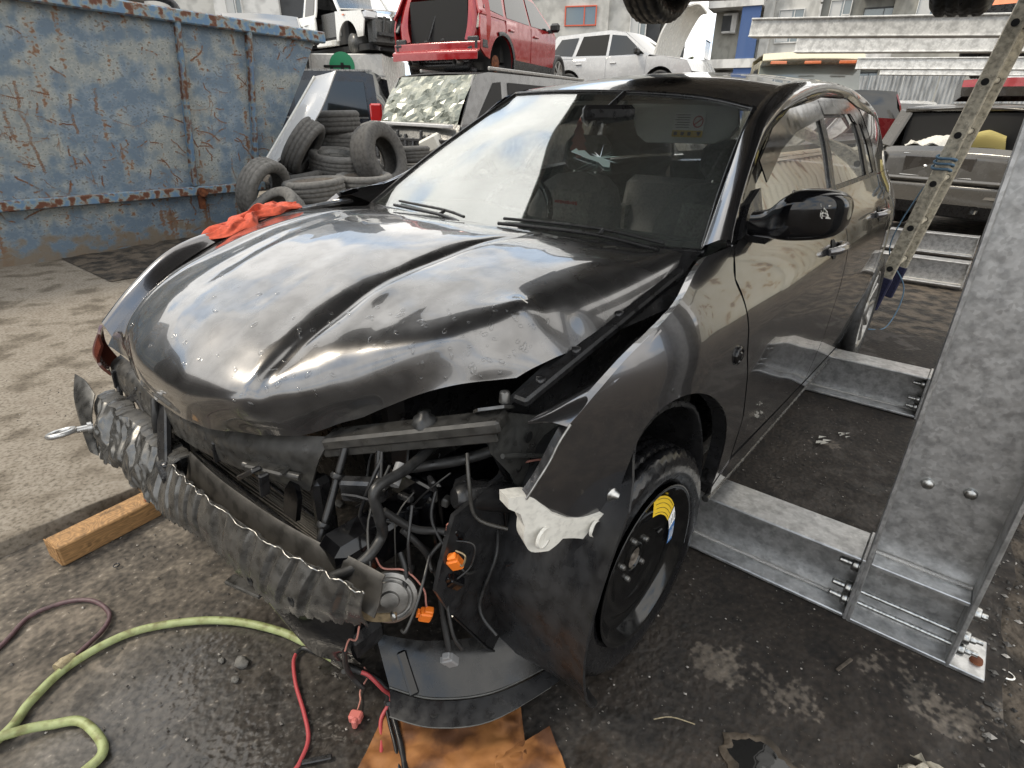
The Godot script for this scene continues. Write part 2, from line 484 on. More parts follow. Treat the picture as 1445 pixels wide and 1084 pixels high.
	mk("bark", lin(0.10, 0.08, 0.06), 0.9, 0.0, {"tex": fine, "tri": 4.0})
	mk("leaf", lin(0.075, 0.095, 0.035), 0.6, 0.0, {"back": lin(0.06, 0.09, 0.02), "vc": true})
	var wood := Image.create(512, 256, false, Image.FORMAT_RGB8)
	var wn := noise(34, 0.006, 3)
	var wf := noise(35, 0.05, 3)
	for y in 256:
		for x in 512:
			var r := y * 0.16 + wn.get_noise_2d(x * 0.6, y * 3.0) * 9.0
			var g := 0.72 + 0.2 * absf(fposmod(r, 2.0) - 1.0) + wf.get_noise_2d(x * 0.2, y * 2.0) * 0.15
			if wn.get_noise_2d(x * 1.2 + 700.0, y * 1.2) > 0.42: g *= 0.8
			wood.set_pixel(x, y, Color(g, g * 0.92, g * 0.82))
	mk("wood", lin(0.43, 0.29, 0.15), 0.75, 0.0, {"tex": ImageTexture.create_from_image(wood), "tri": Vector3(4.0, 4.0, 2.0)})
	mk("wood_end", lin(0.36, 0.20, 0.08), 0.8, 0.0, {"tex": streak, "tri": 6.0})


func container_paint() -> ImageTexture:  # worn blue paint over older green-grey paint and rust
	var w := 1400
	var h := 640
	var im := Image.create(w, h, false, Image.FORMAT_RGB8)
	var big := noise(41, 0.0042, 4)
	var mid := noise(42, 0.02, 5)
	var fine := noise(43, 0.09, 3)
	var stripe := noise(44, 0.02, 4)
	var hold := PackedFloat32Array()  # strength of rust drawn as scratches and runs
	hold.resize(w * h)
	var r := RandomNumberGenerator.new()
	r.seed = 77
	var put := func(x: int, y: int, a: float):
		if x >= 0 and x < w and y >= 0 and y < h: hold[y * w + x] = maxf(hold[y * w + x], a)
	var knots := []
	for k in 34: knots.append(Vector2(r.randf() * w, r.randf() * h * 0.9))
	for k in 330:  # scratches and scrapes, most of them near a few knocks, each with a run of rust below it
		var at: Vector2 = knots[r.randi() % 34] + Vector2(r.randfn(0, 60), r.randfn(0, 46))
		if r.randf() < 0.25: at = Vector2(r.randf() * w, r.randf() * h)
		var ang := r.randf_range(-0.5, 0.9) if r.randf() < 0.6 else r.randf_range(1.1, 2.0)
		var len := r.randf_range(5, 34) if r.randf() < 0.75 else r.randf_range(30, 100)
		var wid := r.randf_range(0.5, 1.7)
		var bend := r.randf_range(-0.02, 0.02)
		var run := r.randf_range(3, 34)
		var p := at
		for s in int(len):
			p += Vector2.from_angle(ang) * 1.0
			ang += bend + r.randf_range(-0.16, 0.16)
			for dx in range(-2, 3):
				for dy in range(-2, 3):
					if Vector2(dx, dy).length() <= wid: put.call(int(p.x) + dx, int(p.y) + dy, 0.95)
			if s % 3 == 0:
				var l := run * r.randf_range(0.2, 1.0)
				for dy in int(l):
					put.call(int(p.x), int(p.y) + dy, 0.55 * (1.0 - dy / l))
	for k in 7:  # long vertical runs
		var x := r.randf_range(0.3, 0.62) * w
		var y0 := r.randf_range(0.25, 0.45) * h
		for dy in int(r.randf_range(60, 240)):
			x += r.randf_range(-0.9, 0.9)
			for dx in range(-2, 3): put.call(int(x) + dx, int(y0) + dy, r.randf_range(0.35, 0.95))
	for y in h:
		var fy := float(y) / h
		for x in w:
			var b := big.get_noise_2d(x, y * 1.3)
			var m := mid.get_noise_2d(x, y)
			var f := fine.get_noise_2d(x, y)
			var s := stripe.get_noise_2d(x * 1.4, y * 0.12)
			var worn := smoothstep(-0.3, 0.4, b + 0.45 * m + 0.5 * s + 0.2 * (0.25 - absf(fy - 0.3)))
			var c := Color(0.40, 0.47, 0.535).lerp(Color(0.50, 0.555, 0.605), clampf(0.5 + 1.5 * m + f, 0, 1))
			c = c.lerp(Color(0.54, 0.565, 0.565).lerp(Color(0.64, 0.65, 0.63), clampf(0.5 + 1.2 * f + m, 0, 1)), worn * 0.9)
			c = c.lerp(Color(0.30, 0.32, 0.33), smoothstep(0.28, 0.5, f + 0.3 * m) * 0.5)
			var ru: float = hold[y * w + x] * clampf(0.8 + 1.1 * f + m, 0.0, 1.0)
			ru = maxf(ru, 0.75 * smoothstep(0.30, 0.52, 0.62 * s + 0.30 * m + 0.30 * f + 0.40 * smoothstep(0.70, 0.86, fy) * (0.35 + b) + 0.12 * smoothstep(0.05, 0.0, fy)))
			c = c.lerp(Color(0.32, 0.19, 0.13).lerp(Color(0.48, 0.32, 0.22), clampf(0.5 + 1.6 * f, 0, 1)), ru)
			if fy > 0.84: c = c.lerp(Color(0.47, 0.42, 0.36), smoothstep(0.86, 0.97, fy + 0.16 * m) * 0.85)
			im.set_pixel(x, y, c)
	return ImageTexture.create_from_image(im)


func yard_texture(lo: Vector2, size: Vector2, w: int, h: int) -> Array:  # albedo and roughness of the oily working ground: dry grit to the left, oil and wet dirt by the car
	var n1 := noise(51, 0.0035, 5).get_image(w, h).get_data()
	var n2 := noise(52, 0.018, 5).get_image(w, h).get_data()
	var n3 := noise(53, 0.11, 3).get_image(w, h).get_data()
	var n4 := noise(54, 0.012, 3, FastNoiseLite.TYPE_CELLULAR).get_image(w, h).get_data()
	var al := PackedByteArray()
	al.resize(w * h * 3)
	var ro := PackedByteArray()
	ro.resize(w * h)
	var pale := [Vector3(1.44, -0.37, 0.10), Vector3(1.52, -0.35, 0.10), Vector3(1.13, -0.13, 0.09), Vector3(1.02, -0.10, 0.06), Vector3(-0.42, 0.92, 0.16), Vector3(-0.30, 0.16, 0.07), Vector3(0.95, -1.5, 0.05)]
	for y in h:
		var z := lo.y + size.y * y / h
		for x in w:
			var k := y * w + x
			var px := lo.x + size.x * x / w
			var a := n1[k] / 255.0 - 0.5
			var b := n2[k] / 255.0 - 0.5
			var f := n3[k] / 255.0 - 0.5
			var dry := 1.0 - smoothstep(-0.35, 0.35, px - 0.10 - (z - 0.6) * 0.15 + a * 0.9 + b * 0.35)
			dry = maxf(dry, 0.75 * smoothstep(-3.3, -4.0, z + b))
			dry *= 0.8 + 0.4 * smoothstep(-0.1, 0.2, b)
			var wet := smoothstep(0.45, 0.15, Vector2(px - 0.12, (z - 0.8) * 0.9).length() + a * 0.25) + 0.5 * smoothstep(0.9, 0.3, Vector2(px - 0.5, z - 0.3).length() + a * 0.4)
			var c := Vector3(0.0165, 0.0118, 0.0082).lerp(Vector3(0.088, 0.074, 0.058), dry)
			c = c.lerp(Vector3(0.034, 0.031, 0.028), clampf(wet, 0, 1) * 0.75)
			for p in pale:
				var d: float = 1.0 - Vector2(px - p.x, (z - p.y) * 1.6).length() / p.z
				if d > -0.6: c = c.lerp(Vector3(0.10, 0.083, 0.065), smoothstep(-0.05, 0.5, d + b * 2.8 + f * 2.0) * 0.6)
			c *= clampf(1.0 + f * 1.5 + b * 0.9, 0.3, 2.2)
			if n4[k] < 52: c *= 0.55
			if f > 0.33: c = c.lerp(Vector3(0.28, 0.25, 0.21), 0.5 * dry + 0.16)
			al[k * 3] = int(255.0 * pow(clampf(c.x, 0, 1), 0.4545))
			al[k * 3 + 1] = int(255.0 * pow(clampf(c.y, 0, 1), 0.4545))
			al[k * 3 + 2] = int(255.0 * pow(clampf(c.z, 0, 1), 0.4545))
			ro[k] = int(255.0 * clampf(0.92 - 0.62 * clampf(wet, 0, 1) * (0.6 + 0.8 * (b + 0.5)) - 0.28 * (1.0 - dry) * smoothstep(-0.1, 0.25, a + b), 0.2, 1.0))
	return [ImageTexture.create_from_image(Image.create_from_data(w, h, false, Image.FORMAT_RGB8, al)), ImageTexture.create_from_image(Image.create_from_data(w, h, false, Image.FORMAT_L8, ro))]


func sky_picture() -> ImageTexture:
	var w := 1024
	var h := 512
	var im := Image.create(w, h, false, Image.FORMAT_RGBF)
	var n := noise(61, 1.5, 5)
	var n2 := noise(62, 3.5, 4)
	for y in h:
		var el := PI * (0.5 - (y + 0.5) / h)
		for x in w:
			var az := TAU * (x + 0.5) / w
			var d := Vector3(cos(el) * cos(az), sin(el), cos(el) * sin(az))
			var q := d / (absf(d.y) + 0.35)
			var a := n.get_noise_3d(q.x, q.y * 0.5, q.z)
			var b := n2.get_noise_3d(q.x, q.y, q.z)
			var cover := smoothstep(-0.46, -0.04, a + 0.25 * b)
			var c := Color(0.62, 0.78, 0.98).lerp(Color(0.48, 0.66, 0.92), clampf(sin(el), 0, 1)) * 0.95
			var cl := Color(1.0, 0.975, 0.93) * (1.1 + 0.25 * b + 0.1 * a)
			c = c.lerp(cl, cover)
			if el < 0.0: c = Color(0.30, 0.29, 0.27)
			im.set_pixel(x, y, c)
	return ImageTexture.create_from_image(im)


func _ready():
	rng.seed = 4
	var cam := Camera3D.new()
	cam.name = "camera"
	add_child(cam)
	cam.position = Vector3(1.2354, 1.2785, 1.0415)
	cam.rotation = Vector3(-0.43832, 0.67878, 0.01204)
	cam.fov = 68.28
	cam.near = 0.03
	cam.far = 600.0
	cam.current = true
	var we := WorldEnvironment.new()
	we.name = "sky_light"
	var env := Environment.new()
	env.background_mode = Environment.BG_SKY
	var sky := Sky.new()
	var pan := PanoramaSkyMaterial.new()
	pan.panorama = sky_picture()
	sky.sky_material = pan
	env.sky = sky
	env.background_energy_multiplier = 1.0
	env.tonemap_mode = Environment.TONE_MAPPER_LINEAR
	env.tonemap_exposure = 1.85
	env.sdfgi_enabled = true
	env.ssao_enabled = true
	env.ssil_enabled = true
	we.environment = env
	add_child(we)
	var sun := DirectionalLight3D.new()
	sun.name = "sun"
	sun.light_energy = 0.5
	sun.light_color = Color(1.0, 0.95, 0.87)
	sun.light_angular_distance = 14.0
	sun.shadow_enabled = true
	add_child(sun)
	sun.look_at_from_position(Vector3(-4, 8, 4), Vector3.ZERO)
	make_materials()
	build_ground()
	build_container()
	build_rack()
	build_backdrop()
	build_crashed_car()
	build_yard_vehicles()
	build_tyre_pile()
	build_small_things()


func build_ground():
	var g := mb()
	g.quad(Vector3(-250, -0.03, -250), Vector3(250, -0.03, -250), Vector3(250, -0.03, 250), Vector3(-250, -0.03, 250), Vector3.UP)
	var dirt := mk("dirt", lin(0.085, 0.067, 0.049), 0.92, 0.0, {"tex": ntex(noise(71, 0.012, 6), [[0.2, 0.35], [0.5, 0.75], [0.7, 1.0]], 1024), "tri": 0.45, "world": true, "htex": ntex(noise(72, 0.05, 5), [[0.0, 0.0], [1.0, 1.0]], 1024), "hs": 1.2})
	tag(obj("ground", g, dirt), "", "", "", "structure")
	# the working surface round the car: worn, oily concrete
	var lo := Vector2(-1.02, -3.4)
	var size := Vector2(2.62, 6.0)
	var tex := yard_texture(lo, size, 960, 2000)
	var hn := noise(55, 0.11, 4).get_image(1024, 2048)
	var oily := mk("oily", Color.WHITE, 1.0, 0.0, {"tex": tex[0], "rtex": tex[1], "htex": ImageTexture.create_from_image(hn), "hs": 0.24})
	var und := noise(56, 1.6, 3)
	var rows := []
	for i in 121:
		var row := PackedVector3Array()
		for j in 61:
			var x := lo.x + size.x * j / 60.0
			var z := lo.y + size.y * i / 120.0
			var edge := 0.0
			if j == 60: x += und.get_noise_1d(z * 2.0) * 0.03
			row.append(Vector3(x, 0.004 * und.get_noise_2d(x, z) + edge, z))
		rows.append(row)
	g = mb()
	g.grid(rows, false, true)
	tag(obj("oily_ground", g, oily), "", "", "", "structure")
	# the raised concrete apron on the left
	var conc := mk("apron", lin(0.225, 0.20, 0.165), 0.9, 0.0, {"tex": ntex(noise(57, 0.05, 6), [[0.15, Color(0.70, 0.69, 0.67)], [0.4, Color(0.92, 0.91, 0.90)], [0.7, Color(1, 1, 1)]], 1024), "tri": 0.9, "world": true, "det": mat.grime_map, "dets": 0.28, "htex": ntex(noise(58, 0.12, 5), [[0.0, 0.0], [1.0, 1.0]], 1024), "hs": 0.08})
	rows = []
	for i in 141:
		var z := -8.0 + 11.0 * i / 140.0
		var e := -0.90 + und.get_noise_1d(z * 3.0) * 0.012
		rows.append(PackedVector3Array([Vector3(-9.0, 0.046, z), Vector3(-4, 0.046, z), Vector3(-1.6, 0.048 + 0.004 * und.get_noise_1d(z), z), Vector3(e - 0.03, 0.05, z), Vector3(e - 0.006, 0.0485, z), Vector3(e, 0.044, z), Vector3(e + 0.004, 0.02, z), Vector3(e + 0.006, -0.01, z)]))
	g = mb()
	g.grid(rows, false, true)
	tag(obj("concrete_apron", g, conc), "", "", "", "structure")
	# a heap of dirt lies along the foot of the skip
	g = mb()
	rows = []
	for i in 41:
		var z := -3.6 + 3.2 * i / 40.0
		var row := PackedVector3Array()
		for j in 13:
			var x := -5.6 + 1.5 * j / 12.0
			var hh: float = 0.052 + maxf(0.0, 0.07 * sin(PI * j / 12.0) * sin(PI * i / 40.0) + 0.03 * und.get_noise_2d(x * 3, z * 3)) * (0.0 if i in [0, 40] or j in [0, 12] else 1.0)
			row.append(Vector3(x, hh, z))
		rows.append(row)
	g.grid(rows, false, true)
	tag(obj("dirt_mound", g, dirt), "", "", "", "structure")


func build_container():
	var t := thing("waste_skip", "large rusty blue steel waste skip with a sloping end", "skip", Vector3(-5.35, 0, 0))
	var paint := mk("skip_paint", Color.WHITE, 0.7, 0.0, {"tex": container_paint(), "htex": ntex(noise(45, 0.01, 5), [[0.0, 0.0], [1.0, 1.0]]), "hs": 1.5})
	paint.heightmap_enabled = false
	var trim := mk("skip_trim", Color.WHITE, 0.75, 0.1, {"tex": ntex(noise(46, 0.012, 5), [[0.28, Color(0.36, 0.22, 0.16)], [0.40, Color(0.45, 0.38, 0.33)], [0.48, Color(0.50, 0.54, 0.54)], [0.7, Color(0.36, 0.47, 0.58)]]), "tri": 1.4})
	var face := func(p: Vector2) -> Vector3: return Vector3(0.17 * p.y + 0.012 * sin(p.x * 5.0) * sin(p.y * 2.4), p.y, p.x)
	# front wall: outline in (z, y); the far end leans out towards the top
	var m := mb()
	var rows := []
	for i in 21:
		var y := 0.02 + 2.08 * i / 20.0
		var row := PackedVector3Array()
		for j in 61:
			var z0 := lerpf(-2.15, -2.42, clampf(y / 0.56, 0, 1)) if y < 0.56 else lerpf(-2.42, -3.22, (y - 0.56) / 1.54)
			row.append(face.call(Vector2(lerpf(2.6, z0, j / 60.0), y)))
		rows.append(row)
	m.grid(rows)
	for k in m.uv.size(): m.uv[k] = Vector2((2.6 - m.v[k].z) / 5.82, 1.0 - m.v[k].y / 2.1)
	obj("front_wall", m, paint, t)
	m = mb()
	var pt := func(z: float, y: float, back := 0.0) -> Vector3: return Vector3(0.17 * y - back, y, z)
	m.quad(pt.call(-2.42, 0.56), pt.call(-3.22, 2.1), pt.call(-3.22, 2.1, 2.3), pt.call(-2.42, 0.56, 2.0), Vector3(0, -0.3, -1))
	m.quad(pt.call(-2.15, 0.02), pt.call(-2.42, 0.56), pt.call(-2.42, 0.56, 2.0), pt.call(-2.15, 0.02, 1.8), Vector3(0, -0.3, -1))
	obj("end_wall", m, trim, t)
	m = mb()
	m.quad(pt.call(2.6, 0.02), pt.call(2.6, 2.1), pt.call(2.6, 2.1, 2.3), pt.call(2.6, 0.02, 1.8), Vector3(0, 0, 1))
	obj("end_wall", m, trim, t)
	m = mb()
	m.quad(pt.call(2.6, 0.02, 1.8), pt.call(-2.15, 0.02, 1.8), pt.call(-3.22, 2.1, 2.5), pt.call(2.6, 2.1, 2.5), Vector3(-1, 0, 0))
	m.quad(pt.call(2.6, 0.5, 0.1), pt.call(-2.4, 0.5, 0.1), pt.call(-2.4, 0.5, 1.9), pt.call(2.6, 0.5, 1.9), Vector3.UP)
	obj("back_wall", m, trim, t)
	m = mb()
	m.bar(pt.call(2.66, 2.17, -0.03), pt.call(-3.28, 2.06, -0.03), 0.07, 0.11, Vector3.UP, 0.012)
	obj("top_rim", m, trim, t)
	m = mb()
	m.bar(pt.call(2.6, 0.56, -0.035), pt.call(-2.44, 0.56, -0.035), 0.07, 0.09, Vector3.UP, 0.01)
	obj("middle_rail", m, trim, t)
	for z in [-1.68, -2.36, 0.55, 1.7]:
		m = mb()
		m.bar(pt.call(z, 0.61, -0.025), pt.call(z - 0.05, 2.1, -0.025), 0.05, 0.085, Vector3(1, -0.17, 0), 0.012)
		obj("rib", m, trim, t)
	m = mb()
	m.tube([pt.call(-1.72, 0.55, -0.05), pt.call(-1.72, 0.55, -0.12)], 0.045, 14)
	m.tube([pt.call(-1.72, 0.52, -0.05), pt.call(-1.72, 0.38, -0.06)], 0.035, 10)
	obj("side_hook", m, mat.rust, t)


func build_rack():
	var col: Material = mat.galv
	# columns: H sections standing in one row beside the car, web across the row
	var zs := [-0.545, -2.09, -3.62, -5.14, -6.7]
	for i in 2:
		var z: float = [zs[0], -13.6][i]
		var t := thing("rack_column", ["galvanised steel column by the front wheel, bolted to its base", "far galvanised column at the other end of the rack girder"][i], "steel column", Vector3(1.36, 0, z), 0.0, "rack columns")
		var m := mb()
		m.box(Vector3(-0.115, 2.4, 0), Vector3(0.013, 4.8, 0.15), Basis.IDENTITY, 0.003)
		obj("flange", m, col, t)
		m = mb()
		m.box(Vector3(0.115, 2.4, 0), Vector3(0.013, 4.8, 0.15), Basis.IDENTITY, 0.003)
		obj("flange", m, col, t)
		m = mb()
		m.box(Vector3(0, 2.5, 0.0), Vector3(0.217, 4.6, 0.008))
		obj("web", m, col, t)
		m = mb()
		m.box(Vector3(0, 0.205, 0.036), Vector3(0.216, 0.012, 0.064), Basis.IDENTITY, 0.002)
		obj("stiffener_plate", m, col, t)
		if i > 0: continue
		m = mb()
		m.box(Vector3(0, 0.105, 0.004), Vector3(0.216, 0.19, 0.012))
		obj("base_web", m, col, t)
		m = mb()
		m.tube(curve([Vector3(-0.107, 0.213, 0.008), Vector3(-0.03, 0.214, 0.009), Vector3(0.04, 0.213, 0.008), Vector3(0.107, 0.214, 0.008)], 6), 0.006, 6)
		m.tube([Vector3(-0.105, 0.2, 0.06), Vector3(-0.105, 0.2, 0.01)], 0.005, 6)
		obj("weld_bead", m, mat.weld, t)
		for y in [0.055, 0.095]:
			m = mb()
			m.tube([Vector3(-0.17, y, 0.045), Vector3(0.165, y, 0.045)], 0.0065, 8)
			obj("tie_rod", m, mat.bolt_zinc, t)
		for k in 3:
			var y: float = [0.052, 0.092, 0.17][k]
			for s in [-1, 1]:
				m = mb()
				var x: float = (-0.13 if s < 0 else 0.13)
				m.lathe([Vector2(0, 0), Vector2(0.017, 0), Vector2(0.019, 0.003), Vector2(0.019, 0.013), Vector2(0.016, 0.016), Vector2(0, 0.016)], Transform3D(Basis(Vector3.UP, Vector3.RIGHT * s, Vector3.BACK), Vector3(x - 0.008 * s, y, 0.045 if k < 2 else 0.04)), 6)
				m.lathe([Vector2(0.009, 0), Vector2(0.0085, 0.045 if s < 0 else 0.02), Vector2(0.006, 0.048 if s < 0 else 0.022), Vector2(0, 0.048 if s < 0 else 0.022)], Transform3D(Basis(Vector3.UP, Vector3.RIGHT * s, Vector3.BACK), Vector3(x, y, 0.045 if k < 2 else 0.04)), 10)
				obj("hex_bolt", m, mat.bolt_zinc, t)
		for x in [-0.055, 0.03]:
			m = mb()
			m.lathe([Vector2(0, 0.012), Vector2(0.012, 0.011), Vector2(0.014, 0.004), Vector2(0.015, 0)], Transform3D(Basis(Vector3.RIGHT, Vector3.BACK, Vector3.DOWN), Vector3(x, 0.465 + x * 0.1, 0.004)), 14)
			obj("web_bolt", m, mat.bolt_zinc, t)
		m = mb()
		m.box(Vector3(0.0, 0.008, 0.0), Vector3(0.24, 0.012, 0.15), Basis.IDENTITY, 0.002)
		m.box(Vector3(0.155, 0.008, 0.0), Vector3(0.075, 0.012, 0.15), Basis.IDENTITY, 0.002)
		obj("foot_plate", m, col, t)
		m = mb()
		m.lathe([Vector2(0, 0.026), Vector2(0.013, 0.024), Vector2(0.015, 0.014)], Transform3D(Basis.IDENTITY, Vector3(0.172, 0, 0.02)), 12)
		obj("anchor_bolt", m, mat.rust, t)
	var gd := thing("rack_girder", "long galvanised girder carrying the rack arms between the columns", "steel beam", Vector3(1.36, 1.83, -7.07))
	for y in [-0.09, 0.09]:
		var gm := mb()
		gm.box(Vector3(0, y, 0), Vector3(0.12, 0.012, 12.9), Basis.IDENTITY, 0.003)
		obj("flange", gm, col, gd)
	var gw := mb()
	gw.box(Vector3.ZERO, Vector3(0.008, 0.168, 12.9))
	obj("web", gw, col, gd)
	# base beams: I sections lying on the ground across the row
	for i in 4:
		var z: float = zs[[0, 1, 3, 4][i]]
		var t := thing("base_beam", ["galvanised base beam just behind the front wheel", "galvanised base beam under the rear door", "galvanised base beam lying beyond the rear wheel by the ladder", "farthest galvanised base beam in front of the bronze hatchback"][i], "steel beam", Vector3(0.44, 0, z), 0.0, "rack base beams")
		var x0 := -0.6
		var x1 := 0.79
		var mid := (x0 + x1) * 0.5
		var m := mb()
		m.box(Vector3(mid, 0.209, 0), Vector3(x1 - x0, 0.011, 0.14), Basis.IDENTITY, 0.003)
		obj("top_flange", m, col, t)
		m = mb()
		m.box(Vector3(mid, 0.012, 0), Vector3(x1 - x0, 0.012, 0.15), Basis.IDENTITY, 0.003)
		obj("bottom_flange", m, col, t)
		m = mb()
		m.box(Vector3(mid, 0.11, 0), Vector3(x1 - x0, 0.185, 0.008))
		obj("web", m, col, t)
		m = mb()
		var pts := []
		for k in 40: pts.append(Vector3(lerpf(x0, x1, k / 39.0), 0.02 + 0.0015 * sin(k * 2.7), 0.006))
		m.tube(pts, 0.006, 6)
		obj("weld_bead", m, mat.weld, t)
		m = mb()
		m.box(Vector3(x1 + 0.005, 0.11, 0), Vector3(0.01, 0.215, 0.15), Basis.IDENTITY, 0.002)
		obj("end_plate", m, col, t)
		if i < 2:
			for y in [0.052, 0.092, 0.17]:
				m = mb()
				var xf := Transform3D(Basis(Vector3.UP, Vector3.LEFT, Vector3.BACK), Vector3(x1 - 0.001, y, 0.045 if y < 0.15 else 0.04))
				m.lathe([Vector2(0, 0), Vector2(0.02, 0), Vector2(0.021, 0.003), Vector2(0.021, 0.014), Vector2(0.018, 0.018), Vector2(0, 0.018)], xf, 6)
				m.lathe([Vector2(0.0095, 0), Vector2(0.0095, 0.046), Vector2(0.007, 0.05), Vector2(0, 0.05)], xf, 10)
				obj("hex_bolt", m, mat.bolt_zinc, t)
	# arms that carry the stored cars: they rise towards their free ends
	var ends := [[-0.71, 2.046, 1.913, 1.06, 1.937, 1.808, -4.5], [-0.64, 2.025, 1.882, 0.97, 1.924, 1.808, -5.6], [-0.475, 1.978, 1.858, 0.945, 1.921, 1.802, -7.6], [-0.44, 1.959, 1.873, 0.79, 1.907, 1.828, -9.0]]
	for i in 4:
		var e: Array = ends[i]
		var hh: float = e[1] - e[2]
		var t := thing("cantilever_beam", ["widest and nearest galvanised rack beam across the top right", "second galvanised rack beam, just below the widest one", "third galvanised rack beam above the roof of the cream truck", "farthest and smallest galvanised rack beam above the grey fence"][i], "steel beam", Vector3(e[0], e[2] + hh * 0.5, e[6]), 0.0, "overhead rack beams")
		t.rotation.z = atan2(e[5] - e[2], e[3] - e[0])
		var ln: float = 1.42 - e[0]
		for k in [-1, 1]:
			var m := mb()
			m.box(Vector3(ln * 0.5, k * (hh * 0.5 - 0.006), 0), Vector3(ln, 0.012, 0.13), Basis.IDENTITY, 0.003)
			obj("flange", m, mat.galv_light, t)
		var m := mb()
		m.box(Vector3(ln * 0.5, 0, 0.045), Vector3(ln, hh - 0.024, 0.008))
		obj("web", m, mat.galv_light, t)


func window(t: Node3D, c: Vector3, w: float, h: float, rows := 1, curtain := true, frame := "trim_white"):  # in a wall that faces local +Z
	var m := mb()
	var f := 0.07
	for s in [-1, 1]:
		m.box(c + Vector3(s * w * 0.5, 0, 0.04), Vector3(f, h + f, 0.1))
		m.box(c + Vector3(0, s * h * 0.5, 0.041), Vector3(w, f, 0.1))
	m.box(c + Vector3(w * 0.12, 0, 0.035), Vector3(f, h, 0.06))
	if rows > 1: m.box(c + Vector3(w * 0.31, 0, 0.033), Vector3(w * 0.38, f, 0.06))
	var fr := obj("window", m, mat[frame], t)
	m = mb()
	m.box(c + Vector3(0, 0, 0.005), Vector3(w, h, 0.02))
	obj("pane", m, mat.pane, fr)
	if curtain:
		m = mb()
		var r := []
		for y in [-0.46, 0.46]:
			var row := PackedVector3Array()
			for k in 25: row.append(c + Vector3(lerpf(-0.46, 0.02, k / 24.0) * w, y * h, 0.022 + 0.006 * sin(k * 2.1)))
			r.append(row)
		m.grid(r)
		obj("curtain", m, mat.curtain, fr)


func railing(t: Node3D, a: Vector3, b: Vector3, h: float):
	var m := mb()
	m.bar(a + Vector3(0, h, 0), b + Vector3(0, h, 0), 0.06, 0.06)
	m.bar(a + Vector3(0, 0.08, 0), b + Vector3(0, 0.08, 0), 0.04, 0.04)
	var n := int(a.distance_to(b) / 0.16)
	for k in n + 1:
		var p := a.lerp(b, float(k) / n)
		m.bar(p + Vector3(0, 0.08, 0), p + Vector3(0, h, 0), 0.025, 0.025, Vector3.BACK)
	obj("railing", m, mat.wall_charcoal, t)


